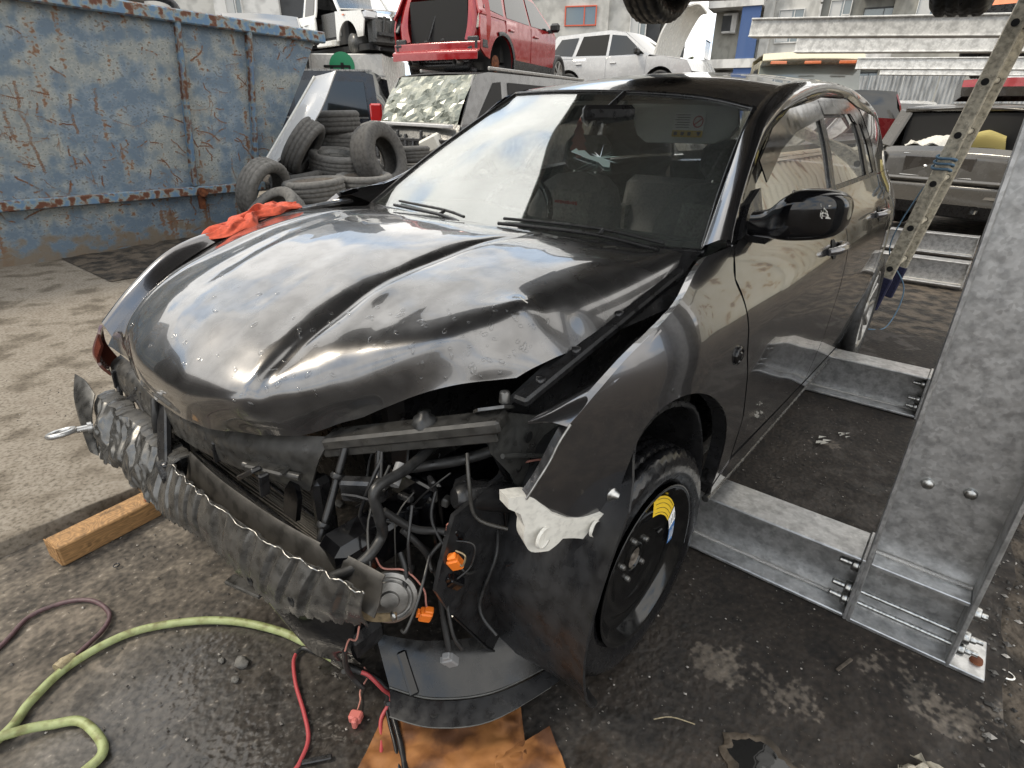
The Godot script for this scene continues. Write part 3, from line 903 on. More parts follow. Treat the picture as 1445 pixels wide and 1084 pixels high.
func build_backdrop():
	# apartment block seen over the red car and the silver car
	var t := thing("apartment_block", "pale apartment block with red framed windows behind the open bonnet", "building", Vector3(-23.6, 0, -35.0), 0.42)
	var m := mb()
	m.box(Vector3(-0.6, 7.5, -4), Vector3(6.6, 15, 8))
	obj("wall", m, mat.wall_pale, t)
	m = mb()
	m.box(Vector3(3.9, 7.5, -4.35), Vector3(2.4, 15, 8))
	obj("wall", m, mat.wall_pale, t)
	m = mb()
	m.box(Vector3(-4.45, 7.5, -4.2), Vector3(1.1, 15, 8.6))
	m.box(Vector3(5.5, 7.0, -4.6), Vector3(1.0, 14, 8))
	obj("dark_pier", m, mat.wall_charcoal, t)
	m = mb()
	m.box(Vector3(7.3, 7, -4), Vector3(0.6, 14, 8.2))
	obj("dark_pier", m, mat.wall_charcoal, t)
	m = mb()
	m.box(Vector3(6.45, 7, -5.2), Vector3(1.1, 14, 7))
	obj("recess_wall", m, mat.wall_tan, t)
	m = mb()
	m.box(Vector3(-7.6, 7.5, -5.6), Vector3(5.2, 15, 7))
	obj("recess_wall", m, mat.wall_tan, t)
	for y in [3.4, 6.4, 9.4]:
		m = mb()
		m.box(Vector3(-7.6, y - 1.45, -1.2), Vector3(5.2, 0.35, 2.0))
		obj("balcony", m, mat.trim_white, t)
		railing(t, Vector3(-10.1, y - 1.25, -0.3), Vector3(-5.1, y - 1.25, -0.3), 1.1)
		window(t, Vector3(-8.2, y + 0.1, -2.08), 2.2, 2.1, 1, false)
		window(t, Vector3(-2.75, y + 0.35, 0), 1.0, 1.75)
		window(t, Vector3(4.6, y + 0.35, -0.35), 1.0, 1.3)
		if y != 9.4: window(t, Vector3(0.9, y + 0.75 if y < 6 else y + 0.95, 0), 2.0, 1.05, 1, false, "frame_orange")
		m = mb()
		m.box(Vector3(-0.6, y + 2.0, 0.015), Vector3(6.6, 0.06, 0.03))
		obj("joint_strip", m, mat.slab_grey, t)
		m = mb()
		m.box(Vector3(6.4, y - 1.5, -1.1), Vector3(1.3, 0.35, 1.6))
		obj("balcony", m, mat.trim_white, t)
		railing(t, Vector3(5.8, y - 1.3, -0.4), Vector3(7.0, y - 1.3, -0.4), 1.1)
	# second block: dark and white, behind the white pickup
	t = thing("apartment_block", "white and charcoal building at the top behind the white pickup", "building", Vector3(-33.0, 0, -20.5), 0.75)
	m = mb()
	m.box(Vector3(-2.2, 7, -4), Vector3(3.6, 14, 8))
	obj("wall", m, mat.trim_white, t)
	m = mb()
	m.box(Vector3(1.1, 7, -4.3), Vector3(3.0, 14, 8))
	obj("dark_wall", m, mat.wall_charcoal, t)
	m = mb()
	m.box(Vector3(-6.4, 6, -4.6), Vector3(4.8, 12, 8))
	obj("grey_wall", m, mat.wall_pale, t)
	for y in [6.5, 9.6]: window(t, Vector3(-2.9, y, 0), 0.9, 1.8)
	# right-hand block with balconies, blue netting and many windows
	t = thing("apartment_block", "grey and cream apartment block with balconies and blue netting", "building", Vector3(-16.0, 0, -40.4), 0.20)
	t.scale.x = 0.58
	m = mb()
	m.box(Vector3(3.0, 6.5, -4.6), Vector3(5.6, 13, 8))
	obj("recess_wall", m, mat.wall_tan, t)
	m = mb()
	m.box(Vector3(5.9, 6.5, -3.6), Vector3(1.0, 13, 8))
	obj("pier", m, mat.wall_pale, t)
	m = mb()
	m.box(Vector3(8.55, 6.5, -4), Vector3(4.3, 13, 8))
	obj("wall", m, mat.wall_pale, t)
	m = mb()
	m.box(Vector3(14.0, 6.5, -4.2), Vector3(6.6, 13, 8))
	obj("green_grey_wall", m, mat.wall_grey, t)
	m = mb()
	m.box(Vector3(22.4, 6.5, -4), Vector3(10.2, 13, 8))
	obj("wall", m, mat.wall_tan, t)
	for y in [1.55, 4.85, 8.15]:
		m = mb()
		m.box(Vector3(2.6, y - 0.25, 0.1), Vector3(5.6, 0.5, 2.0))
		obj("balcony", m, mat.trim_white, t)
		railing(t, Vector3(0.0, y + 0.0, 0.9), Vector3(0.0, y + 0.0, -0.5), 1.1)
		m = mb()
		m.box(Vector3(1.9, y + 2.1, -0.35), Vector3(1.5, 1.1, 0.5), Basis.IDENTITY, 0.04)
		m.disc(Vector3(1.65, y + 2.1, -0.09), Vector3.BACK, 0.42)
		var ac := obj("air_conditioner", m, mat.trim_white, t)
		m = mb()
		m.box(Vector3(1.6, y + 2.1, -0.095), Vector3(0.95, 0.85, 0.04))
		obj("fan_grille", m, mat.wall_charcoal, ac)
		m = mb()
		m.box(Vector3(4.3, y + 1.35, 0.98), Vector3(1.9, 3.1, 0.05))
		obj("safety_net", m, mat.blue_net, t)
		window(t, Vector3(4.2, y + 1.2, -0.58), 1.8, 2.2, 2, false)
		window(t, Vector3(8.1, y + 1.75, 0), 2.4, 1.75, 2)
		window(t, Vector3(12.6, y + 2.2, -0.2), 1.9, 1.55, 2)
		window(t, Vector3(20.4, y + 2.2, 0), 2.2, 1.6, 2)
		m = mb()
		m.box(Vector3(10.75, y + 1.2, -0.02), Vector3(0.22, 3.2, 0.16))
		m.box(Vector3(8.55, y + 0.3, 0.04), Vector3(4.3, 0.14, 0.1))
		obj("trim", m, mat.trim_white, t)
		m = mb()
		m.box(Vector3(16.2, y - 0.1, 0.5), Vector3(3.6, 0.25, 1.6))
		obj("balcony", m, mat.trim_white, t)
		railing(t, Vector3(14.5, y, 1.2), Vector3(17.9, y, 1.2), 1.15)
		window(t, Vector3(16.2, y + 1.3, -0.2), 2.8, 2.3, 1, false, "wall_charcoal")
	# bicycle standing on the lower balcony
	var bike := thing("bicycle", "small red and white bicycle on the balcony beside the blue netting", "bicycle", Vector3(-16.0, 0, -40.4), 0.20)
	bike.scale.x = 0.58
	for x in [1.4, 2.5]:
		m = mb()
		m.lathe([Vector2(0.30, -0.02), Vector2(0.34, 0), Vector2(0.30, 0.02)], Transform3D(Basis(Vector3.RIGHT, Vector3.BACK, Vector3.DOWN), Vector3(x, 1.95, 0.5)), 20)
		obj("wheel", m, mat.rubber, bike)
	m = mb()
	for s in [[1.4, 1.95, 1.75, 2.4], [1.75, 2.4, 2.3, 2.4], [2.3, 2.4, 2.5, 1.95], [1.75, 2.4, 1.95, 1.95], [1.95, 1.95, 2.3, 2.4], [1.4, 1.95, 1.95, 1.95], [2.3, 2.4, 2.25, 2.62]]:
		m.tube([Vector3(s[0], s[1], 0.5), Vector3(s[2], s[3], 0.5)], 0.035, 6)
	obj("frame", m, mat.car_red, bike)
	m = mb()
	m.box(Vector3(1.73, 2.5, 0.5), Vector3(0.28, 0.07, 0.14), Basis.IDENTITY, 0.02)
	obj("saddle", m, mat.black, bike)
	# brick-coloured far house, fence and palms
	t = thing("warehouse", "long low grey warehouse with charcoal cladding behind the rack arms", "building", Vector3(1.0, 0, -62.0), 0.0)
	m = mb()
	m.box(Vector3(0, 4.5, -5), Vector3(30, 9, 10))
	obj("wall", m, mat.slab_grey, t)
	m = mb()
	m.box(Vector3(-9.5, 5.5, 0.05), Vector3(2.0, 11, 0.5))
	obj("downpipe_panel", m, mat.wall_charcoal, t)
	t = thing("corrugated_fence", "pale grey corrugated steel fence behind the parked wrecks", "fence", Vector3(-2.2, 0, -24.0), 0.1)
	for k in 12:
		m = mb()
		var rows := []
		for y in [0.02, 2.75]:
			var row := PackedVector3Array()
			for j in 33: row.append(Vector3(k * 1.0 - 5.0 + j / 33.0, y, 0.03 * sin(j * TAU / 4.0) + (0.004 if k % 2 else 0.0)))
			rows.append(row)
		sheet(m, rows, 0.004)
		obj("panel", m, mat.corrugated_grey, t)
	for p in [[-24.8, -52.9, 8.3, 0.0], [-23.6, -54.5, 6.6, 0.0], [-25.6, -56.0, 6.2, 0.0]]:
		var at := Vector3(p[0], 0, p[1])
		var palm := thing("palm_tree", ["tall palm tree standing against the sky beside the pale block", "short bushy palm right of the tall palm tree", "low palm in the bushes behind the tall palm"][0 if p[2] > 8 else 1 if p[2] > 6.4 else 2], "palm tree", at)
		m = mb()
		m.tube(curve([Vector3(0, 0, 0), Vector3(0.1, p[2] * 0.5, 0), Vector3(0.0, p[2] - 0.8, 0.1)], 5), [0.28, 0.27, 0.26, 0.25, 0.24, 0.23, 0.22, 0.21, 0.2, 0.2, 0.2], 8)
		obj("trunk", m, mat.bark, palm)
		m = mb()
		for k in 26:
			var a := k * 2.4
			var el := lerpf(1.25, -0.75, k / 25.0)
			var ln := rng.randf_range(1.3, 1.9)
			var pts := []
			for s in 6:
				var u := s / 5.0
				pts.append(Vector3(cos(a), 0, sin(a)) * ln * u * cos(el) + Vector3(0, p[2] - 0.8 + sin(el) * ln * u - 0.75 * u * u, 0.1))
			for s in 5:
				for q in 4:
					var o: Vector3 = pts[s].lerp(pts[s + 1], q / 4.0)
					var side := Vector3(-sin(a), 0, cos(a))
					for sd in [-1, 1]:
						var tip: Vector3 = o + (side * sd * 0.8 + (pts[s + 1] - pts[s]).normalized() * 0.5 + Vector3(0, -0.35, 0)) * 0.42 * (1.05 - absf(s / 5.0 - 0.4))
						m.tint = Color(1, 1, 1) * rng.randf_range(0.55, 1.25)
						m.flat(o, o + (pts[s + 1] - pts[s]).normalized() * 0.08, tip, Vector3.UP)
		obj("crown", m, mat.leaf, palm)
	for k in 6:
		var at := Vector3(-25.2 + k * 0.75 + rng.randf_range(-0.2, 0.2), 0, -55.0 - k * 0.3)
		var bush := thing("bush", "", "bush", at, 0.0, "bushes under the palms")
		bush.set_meta("label", ["leafy bush at the foot of the tall palm", "low green bush second right of the palm", "rounded green bush in the middle of the far bushes", "yellow green bush near the grey balconies", "small dark bush beside the last balcony", "far right bush half behind the balcony block"][k])
		var top := rng.randf_range(5.0, 6.4)
		m = mb()
		m.tube([Vector3.ZERO, Vector3(0.1, top * 0.6, 0)], [0.12, 0.05], 6)
		obj("stem", m, mat.bark, bush)
		m = mb()
		for q in 900:
			var d := Vector3(rng.randfn(), rng.randfn(), rng.randfn()).normalized() * pow(rng.randf(), 0.4)
			var o := Vector3(d.x * 1.1, top * 0.68 + d.y * top * 0.32, d.z * 1.1)
			var a := Vector3(rng.randfn(), rng.randfn(), rng.randfn()).normalized()
			var b := a.cross(Vector3(0.3, 1, 0.2)).normalized()
			m.tint = Color(1, 1, 1) * rng.randf_range(0.5, 1.3)
			m.flat(o, o + a * 0.22, o + a * 0.1 + b * 0.12, d + Vector3.UP)
		obj("foliage", m, mat.leaf, bush)
	t = thing("workshop", "dark open fronted workshop shed facing the front of the crashed car", "building", Vector3(-6.2, 0, 4.6), -0.35)
	m = mb()
	m.box(Vector3(0, 3.2, 0.1), Vector3(9.0, 0.6, 0.2))
	obj("lintel", m, mat.wall_charcoal, t)
	m = mb()
	m.box(Vector3(0, 1.75, 5.0), Vector3(9, 3.5, 0.2))
	obj("rear_wall", m, mat.wall_charcoal, t)
	m = mb()
	m.box(Vector3(0, 3.58, 2.5), Vector3(9.4, 0.15, 5.6))
	obj("roof", m, mat.wall_charcoal, t)
	for x in [-4.6, 4.6]:
		m = mb()
		m.box(Vector3(x, 1.75, 2.55), Vector3(0.2, 3.5, 5.2))
		obj("side_wall", m, mat.wall_charcoal, t)
	# the pale shipping container across the lane, which the car's side mirrors
	t = thing("shipping_container", "long white corrugated shipping container with rust, across the lane", "shipping container", Vector3(2.85, 0, -11.8), 0.0)
	m = mb()
	var rows := []
	for y in [0.15, 2.45]:
		var row := PackedVector3Array()
		for j in 241:
			var ph := fposmod(j / 8.0, 1.0)
			row.append(Vector3(clampf(2.5 * absf(ph - 0.5) * 2.0 - 1.0, -0.25, 0.75) * 0.036, y, -4.6 + 9.2 * j / 240.0))
		rows.append(row)
	m.grid(rows)
	obj("side_wall", m, mat.corrugated_white, t)
	m = mb()
	m.box(Vector3(0.03, 2.52, 0), Vector3(0.12, 0.14, 9.4), Basis.IDENTITY, 0.01)
	m.box(Vector3(0.03, 0.08, 0), Vector3(0.12, 0.15, 9.4), Basis.IDENTITY, 0.01)
	for z in [-4.65, 4.65]: m.box(Vector3(0.03, 1.3, z), Vector3(0.14, 2.3, 0.14), Basis.IDENTITY, 0.01)
	obj("frame", m, mat.corrugated_white, t)
	m = mb()
	m.box(Vector3(1.3, 1.3, 0), Vector3(2.4, 2.5, 9.3))
	obj("body", m, mat.corrugated_white, t)
	copy(t, "second white corrugated container stacked on the one across the lane").position.y = 2.6


const SIDE_Y := [0.1, 0.2, 0.3, 0.5, 0.7, 0.85, 0.95, 1.0, 1.05, 1.2, 1.34, 1.42]
const SIDE_X := [0.78, 0.815, 0.835, 0.86, 0.87, 0.865, 0.83, 0.79, 0.765, 0.71, 0.64, 0.57]


func side_x(z: float, y: float) -> float:  # half width of the body
	var x := 0.0
	for k in 5:
		var yy: float = clampf(y + (k - 2) * 0.016, 0.1, 1.4199)
		var i := 0
		while SIDE_Y[i + 1] < yy: i += 1
		x += lerpf(SIDE_X[i], SIDE_X[i + 1], (yy - SIDE_Y[i]) / (SIDE_Y[i + 1] - SIDE_Y[i])) / 5.0
	if z > -0.1: x -= 0.10 * pow(minf(1.3, (z + 0.1) / 0.45), 2.0)
	if z < -2.3: x -= 0.14 * pow(minf(1.2, (-z - 2.3) / 1.1), 2.0)
	return x
func flank(s: float, off := 0.0) -> Callable:
	return func(p: Vector2) -> Vector3: return Vector3(s * (side_x(p.x, p.y) + off), p.y - (0.07 * smoothstep(1.0, 1.12, p.y) * smoothstep(-2.4, -1.2, p.x) if s < 0 else 0.0), p.x - (0.8 * clampf(p.y - 1.0, 0.0, 0.36) * smoothstep(-2.2, -1.0, p.x) if s < 0 else 0.0))
func flank3(s: float, pts, off := 0.0) -> Array:
	var r := []
	for p in pts: r.append(flank(s, off).call(p))
	return r


func make_tyre(r: float, w: float, rim_r: float, blocks: int) -> Mb:  # round local Y
	var m := mb()
	var h := w * 0.5
	var prof := [Vector2(rim_r, -h * 0.72), Vector2(rim_r + 0.012, -h * 0.86), Vector2(lerpf(rim_r, r, 0.4), -h * 1.02), Vector2(lerpf(rim_r, r, 0.75), -h * 0.98), Vector2(r - 0.012, -h * 0.86), Vector2(r - 0.002, -h * 0.74)]
	for g in [-0.42, 0.0, 0.42]:
		prof.append_array([Vector2(r, h * (g - 0.10)), Vector2(r - 0.007, h * (g - 0.07)), Vector2(r - 0.007, h * (g + 0.07)), Vector2(r, h * (g + 0.10))])
	prof.append_array([Vector2(r - 0.002, h * 0.74), Vector2(r - 0.012, h * 0.86), Vector2(lerpf(rim_r, r, 0.75), h * 0.98), Vector2(lerpf(rim_r, r, 0.4), h * 1.02), Vector2(rim_r + 0.012, h * 0.86), Vector2(rim_r, h * 0.72), Vector2(rim_r - 0.004, h * 0.5), Vector2(r - 0.03, h * 0.4), Vector2(r - 0.03, -h * 0.4), Vector2(rim_r - 0.004, -h * 0.5), Vector2(rim_r, -h * 0.72)])
	m.lathe(prof, Transform3D.IDENTITY, blocks * 2, 0.0, TAU, func(a: float, p: Vector2) -> float:
		if p.x < r - 0.02: return 0.0
		var k := int(round(a / TAU * blocks * 2 + (1 if p.y > 0 else 0)))
		return -0.006 if k % 2 == 0 and absf(p.y) > h * 0.3 else 0.0)
	return m


func steel_rim(m: Mb, r: float, w: float):  # dished disc wheel round local Y, outer face at +Y
	var h := w * 0.5
	m.lathe([Vector2(r, -h), Vector2(r - 0.02, -h + 0.02), Vector2(r - 0.035, -h * 0.3), Vector2(r - 0.035, h * 0.5), Vector2(r - 0.012, h * 0.85), Vector2(r + 0.004, h), Vector2(r + 0.004, h + 0.004), Vector2(r - 0.006, h + 0.002), Vector2(r - 0.03, h * 0.72), Vector2(r - 0.045, h * 0.5), Vector2(r * 0.72, h * 0.62), Vector2(r * 0.62, h * 0.66), Vector2(r * 0.55, h * 0.5), Vector2(r * 0.42, h * 0.36), Vector2(r * 0.2, h * 0.36), Vector2(r * 0.19, h * 0.44), Vector2(r * 0.14, h * 0.44), Vector2(r * 0.13, h * 0.1), Vector2(0, h * 0.1)], Transform3D.IDENTITY, 48)


func build_crashed_car():
	var car := thing("crashed_car", "crashed dark grey hatchback with buckled bonnet and front bumper torn off", "car")
	body_shell(car)
	bonnet(car)
	cabin(car)
	front_end(car)
	wheels_of_car(car)


func body_shell(car: Node3D):
	var m: Mb
	for s in [1.0, -1.0]:
		var out := Vector3(s, 0, 0)
		if s > 0:
			m = mb()
			m.panel(rounded([[0.320, 0.805, 0.345, 0.765, 0.372, 0.715, 0.397, 0.678], [0.326, 0.608, 0.234, 0.563], [0.195, 0.599, 0.180, 0.669, 0.152, 0.735, 0.105, 0.769, 0.030, 0.775, -0.059, 0.752, -0.166, 0.695, -0.283, 0.598, -0.340, 0.494, -0.365, 0.385, -0.36, 0.345], [-0.470, 0.37, -0.452, 0.47, -0.444, 0.537, -0.375, 0.69, -0.340, 0.754, -0.300, 0.888, -0.276, 0.949, -0.335, 0.998, -0.37, 1.01], [-0.189, 1.012, -0.10, 0.992, -0.013, 0.962, 0.093, 0.930, 0.192, 0.893, 0.262, 0.852, 0.300, 0.822]]), 0.035, flank(s), out, 0.02)
			var fe := obj("front_fender", m, mat.paint, car, "bent left front fender standing clear of the bonnet")
			m = mb()
			m.lathe([Vector2(0.022, 0), Vector2(0.024, 0.006), Vector2(0.018, 0.010), Vector2(0.016, 0.006), Vector2(0.011, 0.007), Vector2(0.009, 0.011), Vector2(0, 0.012)], Transform3D(Basis(Vector3.UP, Vector3.RIGHT, Vector3.BACK), Vector3(0.866, 0.775, -0.268)), 20)
			obj("side_marker_socket", m, mat.black_gloss, fe)
			m = mb()
			var fl := []
			for row in [0.0, -0.035]:
				var r := PackedVector3Array()
				for q in flank3(s, curve([Vector2(0.195, 0.599), Vector2(0.180, 0.669), Vector2(0.152, 0.735), Vector2(0.105, 0.769), Vector2(0.030, 0.775), Vector2(-0.059, 0.752), Vector2(-0.166, 0.695), Vector2(-0.283, 0.598), Vector2(-0.340, 0.494), Vector2(-0.365, 0.385)], 4), row - 0.004): r.append(q)
				fl.append(r)
			m.grid(fl)
			obj("arch_lip", m, mat.plastic, fe)
			m = mb()
			m.lathe([Vector2(0, 0.02), Vector2(0.008, 0.018), Vector2(0.010, 0.008), Vector2(0.016, 0.006), Vector2(0.018, 0)], Transform3D(Basis(Vector3.UP, Vector3.RIGHT, Vector3.BACK), flank(s).call(Vector2(0.205, 0.615)) + Vector3(-0.005, 0, 0)), 12)
			obj("clip", m, mat.bolt_zinc, fe)
			m = mb()
			sheet(m, surf([p3([0.779, 0.802, 0.322, 0.793, 0.839, 0.278, 0.805, 0.859, 0.233, 0.812, 0.883, 0.182, 0.822, 0.926, 0.09]), p3([0.75, 0.808, 0.338, 0.757, 0.830, 0.285, 0.765, 0.842, 0.235, 0.77, 0.855, 0.165, 0.78, 0.90, 0.065]), p3([0.72, 0.806, 0.358, 0.72, 0.809, 0.295, 0.72, 0.813, 0.237, 0.72, 0.819, 0.14, 0.73, 0.86, 0.03])], 6, 4), 0.004)
			obj("top_flange", m, mat.paint, fe)
			# the edge of the lamp opening shows bright bare steel
			m = mb()
			m.tube(flank3(s, curve([Vector2(0.318, 0.806), Vector2(0.340, 0.775), Vector2(0.355, 0.745), Vector2(0.376, 0.712), Vector2(0.396, 0.679)], 4), 0.002), 0.0028, 6)
			obj("torn_edge", m, mat.bare_metal, fe)
		else:
			m = mb()
			sheet(m, surf([p3([-0.705, 0.985, -0.36, -0.705, 0.968, -0.08, -0.705, 0.93, 0.11, -0.705, 0.853, 0.31, -0.70, 0.765, 0.455, -0.69, 0.66, 0.555]), p3([-0.79, 0.975, -0.36, -0.785, 0.955, -0.1, -0.775, 0.93, 0.12, -0.765, 0.89, 0.31, -0.755, 0.80, 0.455, -0.745, 0.71, 0.56]), p3([-0.85, 0.85, -0.36, -0.85, 0.83, -0.1, -0.84, 0.80, 0.12, -0.82, 0.74, 0.31, -0.80, 0.68, 0.44, -0.77, 0.62, 0.53]), p3([-0.86, 0.6, -0.38, -0.86, 0.72, -0.15, -0.85, 0.72, 0.1, -0.83, 0.62, 0.28, -0.80, 0.52, 0.38, -0.77, 0.5, 0.48])], 6, 5), 0.01, true)
			var fe := obj("front_fender", m, mat.paint, car, "right front fender with an orange rag on it")
			m = mb()
			sheet(m, surf([p3([-0.755, 0.70, 0.565, -0.72, 0.685, 0.585, -0.68, 0.66, 0.595]), p3([-0.765, 0.64, 0.565, -0.73, 0.63, 0.61, -0.67, 0.615, 0.62]), p3([-0.74, 0.585, 0.55, -0.71, 0.575, 0.59, -0.66, 0.57, 0.60])], 5, 5), 0.008, true)
			obj("broken_lamp", m, mat.lamp_amber, fe)
		# doors, sill, quarter
		m = mb()
		m.panel(pv([-0.345, 1.002, -0.284, 0.949, -0.309, 0.888, -0.349, 0.754, -0.385, 0.688, -0.455, 0.537, -0.463, 0.47, -0.478, 0.385, -1.0, 0.337, -1.395, 0.305, -1.415, 0.5, -1.428, 0.8, -1.418, 1.048, -0.9, 1.04, -0.56, 1.035, -0.40, 1.018]), 0.045, flank(s), out, 0.02)
		var d := obj("front_door", m, mat.paint, car)
		door_handle(d, s, -1.19, 0.885)
		m = mb()
		m.panel(cut(pv([-1.426, 1.048, -1.437, 0.8, -1.424, 0.5, -1.404, 0.303, -2.05, 0.255, -2.2, 0.4, -2.3, 0.62, -2.335, 0.85, -2.33, 1.052]), [circle(Vector2(-2.64, 0.31), 0.37, 40)]), 0.05, flank(s), out, 0.02)
		d = obj("rear_door", m, mat.paint, car)
		door_handle(d, s, -2.10, 0.905)
		m = mb()
		m.panel(cut(pv([-2.342, 1.052, -2.346, 0.85, -2.31, 0.62, -2.208, 0.4, -2.15, 0.25, -2.5, 0.2, -3.0, 0.24, -3.3, 0.34, -3.36, 0.6, -3.34, 0.9, -3.28, 1.06]), [circle(Vector2(-2.64, 0.31), 0.36, 40)]), 0.05, flank(s), out, 0.02)
		obj("rear_quarter", m, mat.paint, car)
		m = mb()
		m.panel(pv([-0.36, 0.335, -0.475, 0.372, -1.0, 0.327, -1.4, 0.295, -2.03, 0.245, -2.14, 0.23, -2.1, 0.175, -1.4, 0.215, -0.7, 0.262, -0.38, 0.29]), 0.06, flank(s, 0.002), out, 0.05)
		obj("sill", m, mat.paint, car)
		m = mb()
		m.tube(flank3(s, [Vector2(-0.36, 0.288), Vector2(-0.7, 0.258), Vector2(-1.4, 0.212), Vector2(-2.1, 0.172)], -0.004), 0.011, 8)
		obj("sill_trim", m, mat.grey_steel, car)
		# frames round the side glass
		m = mb()
		m.panel(pv([-0.35, 1.008, -0.46, 1.085, -0.57, 1.147, -0.793, 1.245, -1.12, 1.314, -1.594, 1.364, -2.06, 1.372, -2.233, 1.325, -2.31, 1.197, -2.335, 1.06, -2.27, 1.066, -2.23, 1.16, -2.165, 1.272, -2.02, 1.282, -1.94, 1.337, -1.49, 1.345, -1.40, 1.344, -1.03, 1.306, -0.80, 1.252, -0.65, 1.185, -0.595, 1.12, -0.575, 1.048, -0.42, 1.024]), 0.05, flank(s, -0.002), out, 0.02)
		obj("door_frame", m, mat.black_gloss, car)
		m = mb()
		m.panel(pv([-0.62, 1.185, -0.80, 1.262, -1.03, 1.316, -1.44, 1.352, -1.44, 1.295, -1.03, 1.25, -0.83, 1.205, -0.65, 1.13]), 0.05, flank(s, 0.014), out, 0.004)
		m.panel(pv([-1.45, 1.352, -1.94, 1.348, -2.03, 1.29, -2.0, 1.27, -1.92, 1.312, -1.45, 1.306]), 0.05, flank(s, 0.014), out, 0.004)
		obj("weather_shield", m, mat.black_gloss, car)
		for q in [[-1.392, 1.045, -1.462, 1.045, -1.492, 1.346, -1.425, 1.346], [-2.075, 1.05, -2.14, 1.05, -2.10, 1.285, -2.03, 1.28]]:
			m = mb()
			m.panel(pv(q), 0.05, flank(s, 0.002), out, 0.02)
			obj("pillar_trim", m, mat.plastic, car)
		m = mb()
		m.panel(pv([-0.56, 1.036, -0.9, 1.041, -1.42, 1.049, -2.33, 1.053, -2.33, 1.068, -1.42, 1.064, -0.9, 1.056, -0.57, 1.052]), 0.05, flank(s, 0.004), out, 0.02)
		obj("belt_moulding", m, mat.plastic, car)
		for q in [[-0.578, 1.05, -0.60, 1.12, -0.655, 1.182, -0.80, 1.25, -1.03, 1.304, -1.40, 1.342, -1.43, 1.342, -1.395, 1.06], [-1.458, 1.062, -1.488, 1.342, -1.94, 1.334, -2.03, 1.272, -2.08, 1.066], [-2.13, 1.066, -2.09, 1.27, -2.16, 1.268, -2.27, 1.068]]:
			m = mb()
			m.panel(pv(q), 0.06, flank(s, -0.006), out, 0.0)
			obj("side_window", m, mat.side_glass if s > 0 else mat.clear_glass, car)
		# pillar and roof rail between the door frame and the windscreen or the roof
		var a := flank3(s, curve([Vector2(-0.35, 1.008), Vector2(-0.57, 1.150), Vector2(-0.793, 1.248), Vector2(-1.12, 1.317), Vector2(-1.594, 1.367), Vector2(-2.06, 1.375), Vector2(-2.26, 1.345), Vector2(-2.7, 1.30), Vector2(-3.0, 1.24)], 5))
		var b := curve(p3([0.70, 0.99, -0.385, 0.652, 1.17, -0.635, 0.608, 1.30, -0.865, 0.585, 1.395, -1.2, 0.575, 1.425, -1.7, 0.57, 1.415, -2.2, 0.57, 1.40, -2.45, 0.56, 1.365, -2.75, 0.54, 1.31, -3.02] if s > 0 else [0.730, 0.965, -0.455, 0.698, 1.10, -0.735, 0.648, 1.255, -0.995, 0.605, 1.388, -1.245, 0.578, 1.428, -1.75, 0.572, 1.418, -2.2, 0.57, 1.40, -2.45, 0.56, 1.365, -2.75, 0.54, 1.31, -3.02]), 5)
		var g := []
		for i in a.size():
			var p: Vector3 = a[i]
			var q: Vector3 = b[i] * Vector3(s, 1, 1)
			var bul := Vector3(s * 0.5, 0.8, 0.2).normalized() * (1.0 if s > 0 else 0.25)
			g.append(PackedVector3Array([p + Vector3(-0.02 * s, 0.0, 0), p, p.lerp(q, 0.3) + bul * 0.022, p.lerp(q, 0.65) + bul * 0.022, q + bul * 0.004, q - bul * 0.012]))
		m = mb()
		m.grid(g, false, s < 0)
		obj("roof_rail", m, mat.paint, car)
		m = mb()
		m.panel(pv([-2.342, 1.056, -2.318, 1.2, -2.25, 1.335, -2.7, 1.30, -3.0, 1.24, -3.14, 1.1, -3.18, 1.056]), 0.06, flank(s, -0.001), out, 0.01)
		obj("rear_pillar", m, mat.paint, car)
		if s > 0: mirror(car, s)
	# roof
	m = mb()
	var rf := [p3([-0.60, 1.385, -1.25, -0.3, 1.388, -1.20, 0.06, 1.375, -1.16, 0.36, 1.355, -1.07, 0.60, 1.315, -0.90]), p3([-0.585, 1.415, -1.42, -0.3, 1.435, -1.40, 0.03, 1.437, -1.36, 0.33, 1.42, -1.28, 0.59, 1.385, -1.16]), p3([-0.578, 1.425, -1.75, -0.3, 1.465, -1.72, 0, 1.473, -1.70, 0.3, 1.46, -1.68, 0.578, 1.425, -1.65]), p3([-0.572, 1.416, -2.2, -0.3, 1.455, -2.2, 0, 1.468, -2.2, 0.3, 1.455, -2.2, 0.572, 1.416, -2.2]), p3([-0.56, 1.367, -2.75, -0.3, 1.41, -2.8, 0, 1.425, -2.82, 0.3, 1.41, -2.8, 0.56, 1.367, -2.75]), p3([-0.54, 1.312, -3.02, -0.3, 1.355, -3.1, 0, 1.37, -3.12, 0.3, 1.355, -3.1, 0.54, 1.312, -3.02])]
	sheet(m, surf(rf, 7, 6), 0.015)
	obj("roof", m, mat.paint, car)
	m = mb()
	sheet(m, surf([p3([-0.56, 1.28, -2.98, 0, 1.36, -3.10, 0.56, 1.28, -2.98]), p3([-0.66, 1.02, -3.2, 0, 1.06, -3.36, 0.66, 1.02, -3.2])], 8, 4), 0.006)
	obj("rear_window", m, mat.clear_glass, car)
	m = mb()
	sheet(m, surf([p3([-0.7, 1.02, -3.2, 0, 1.05, -3.36, 0.7, 1.02, -3.2]), p3([-0.72, 0.8, -3.3, 0, 0.82, -3.45, 0.72, 0.8, -3.3]), p3([-0.7, 0.55, -3.33, 0, 0.55, -3.52, 0.7, 0.55, -3.33]), p3([-0.66, 0.3, -3.3, 0, 0.28, -3.48, 0.66, 0.3, -3.3])], 8, 4), 0.02)
	obj("tailgate", m, mat.paint, car)
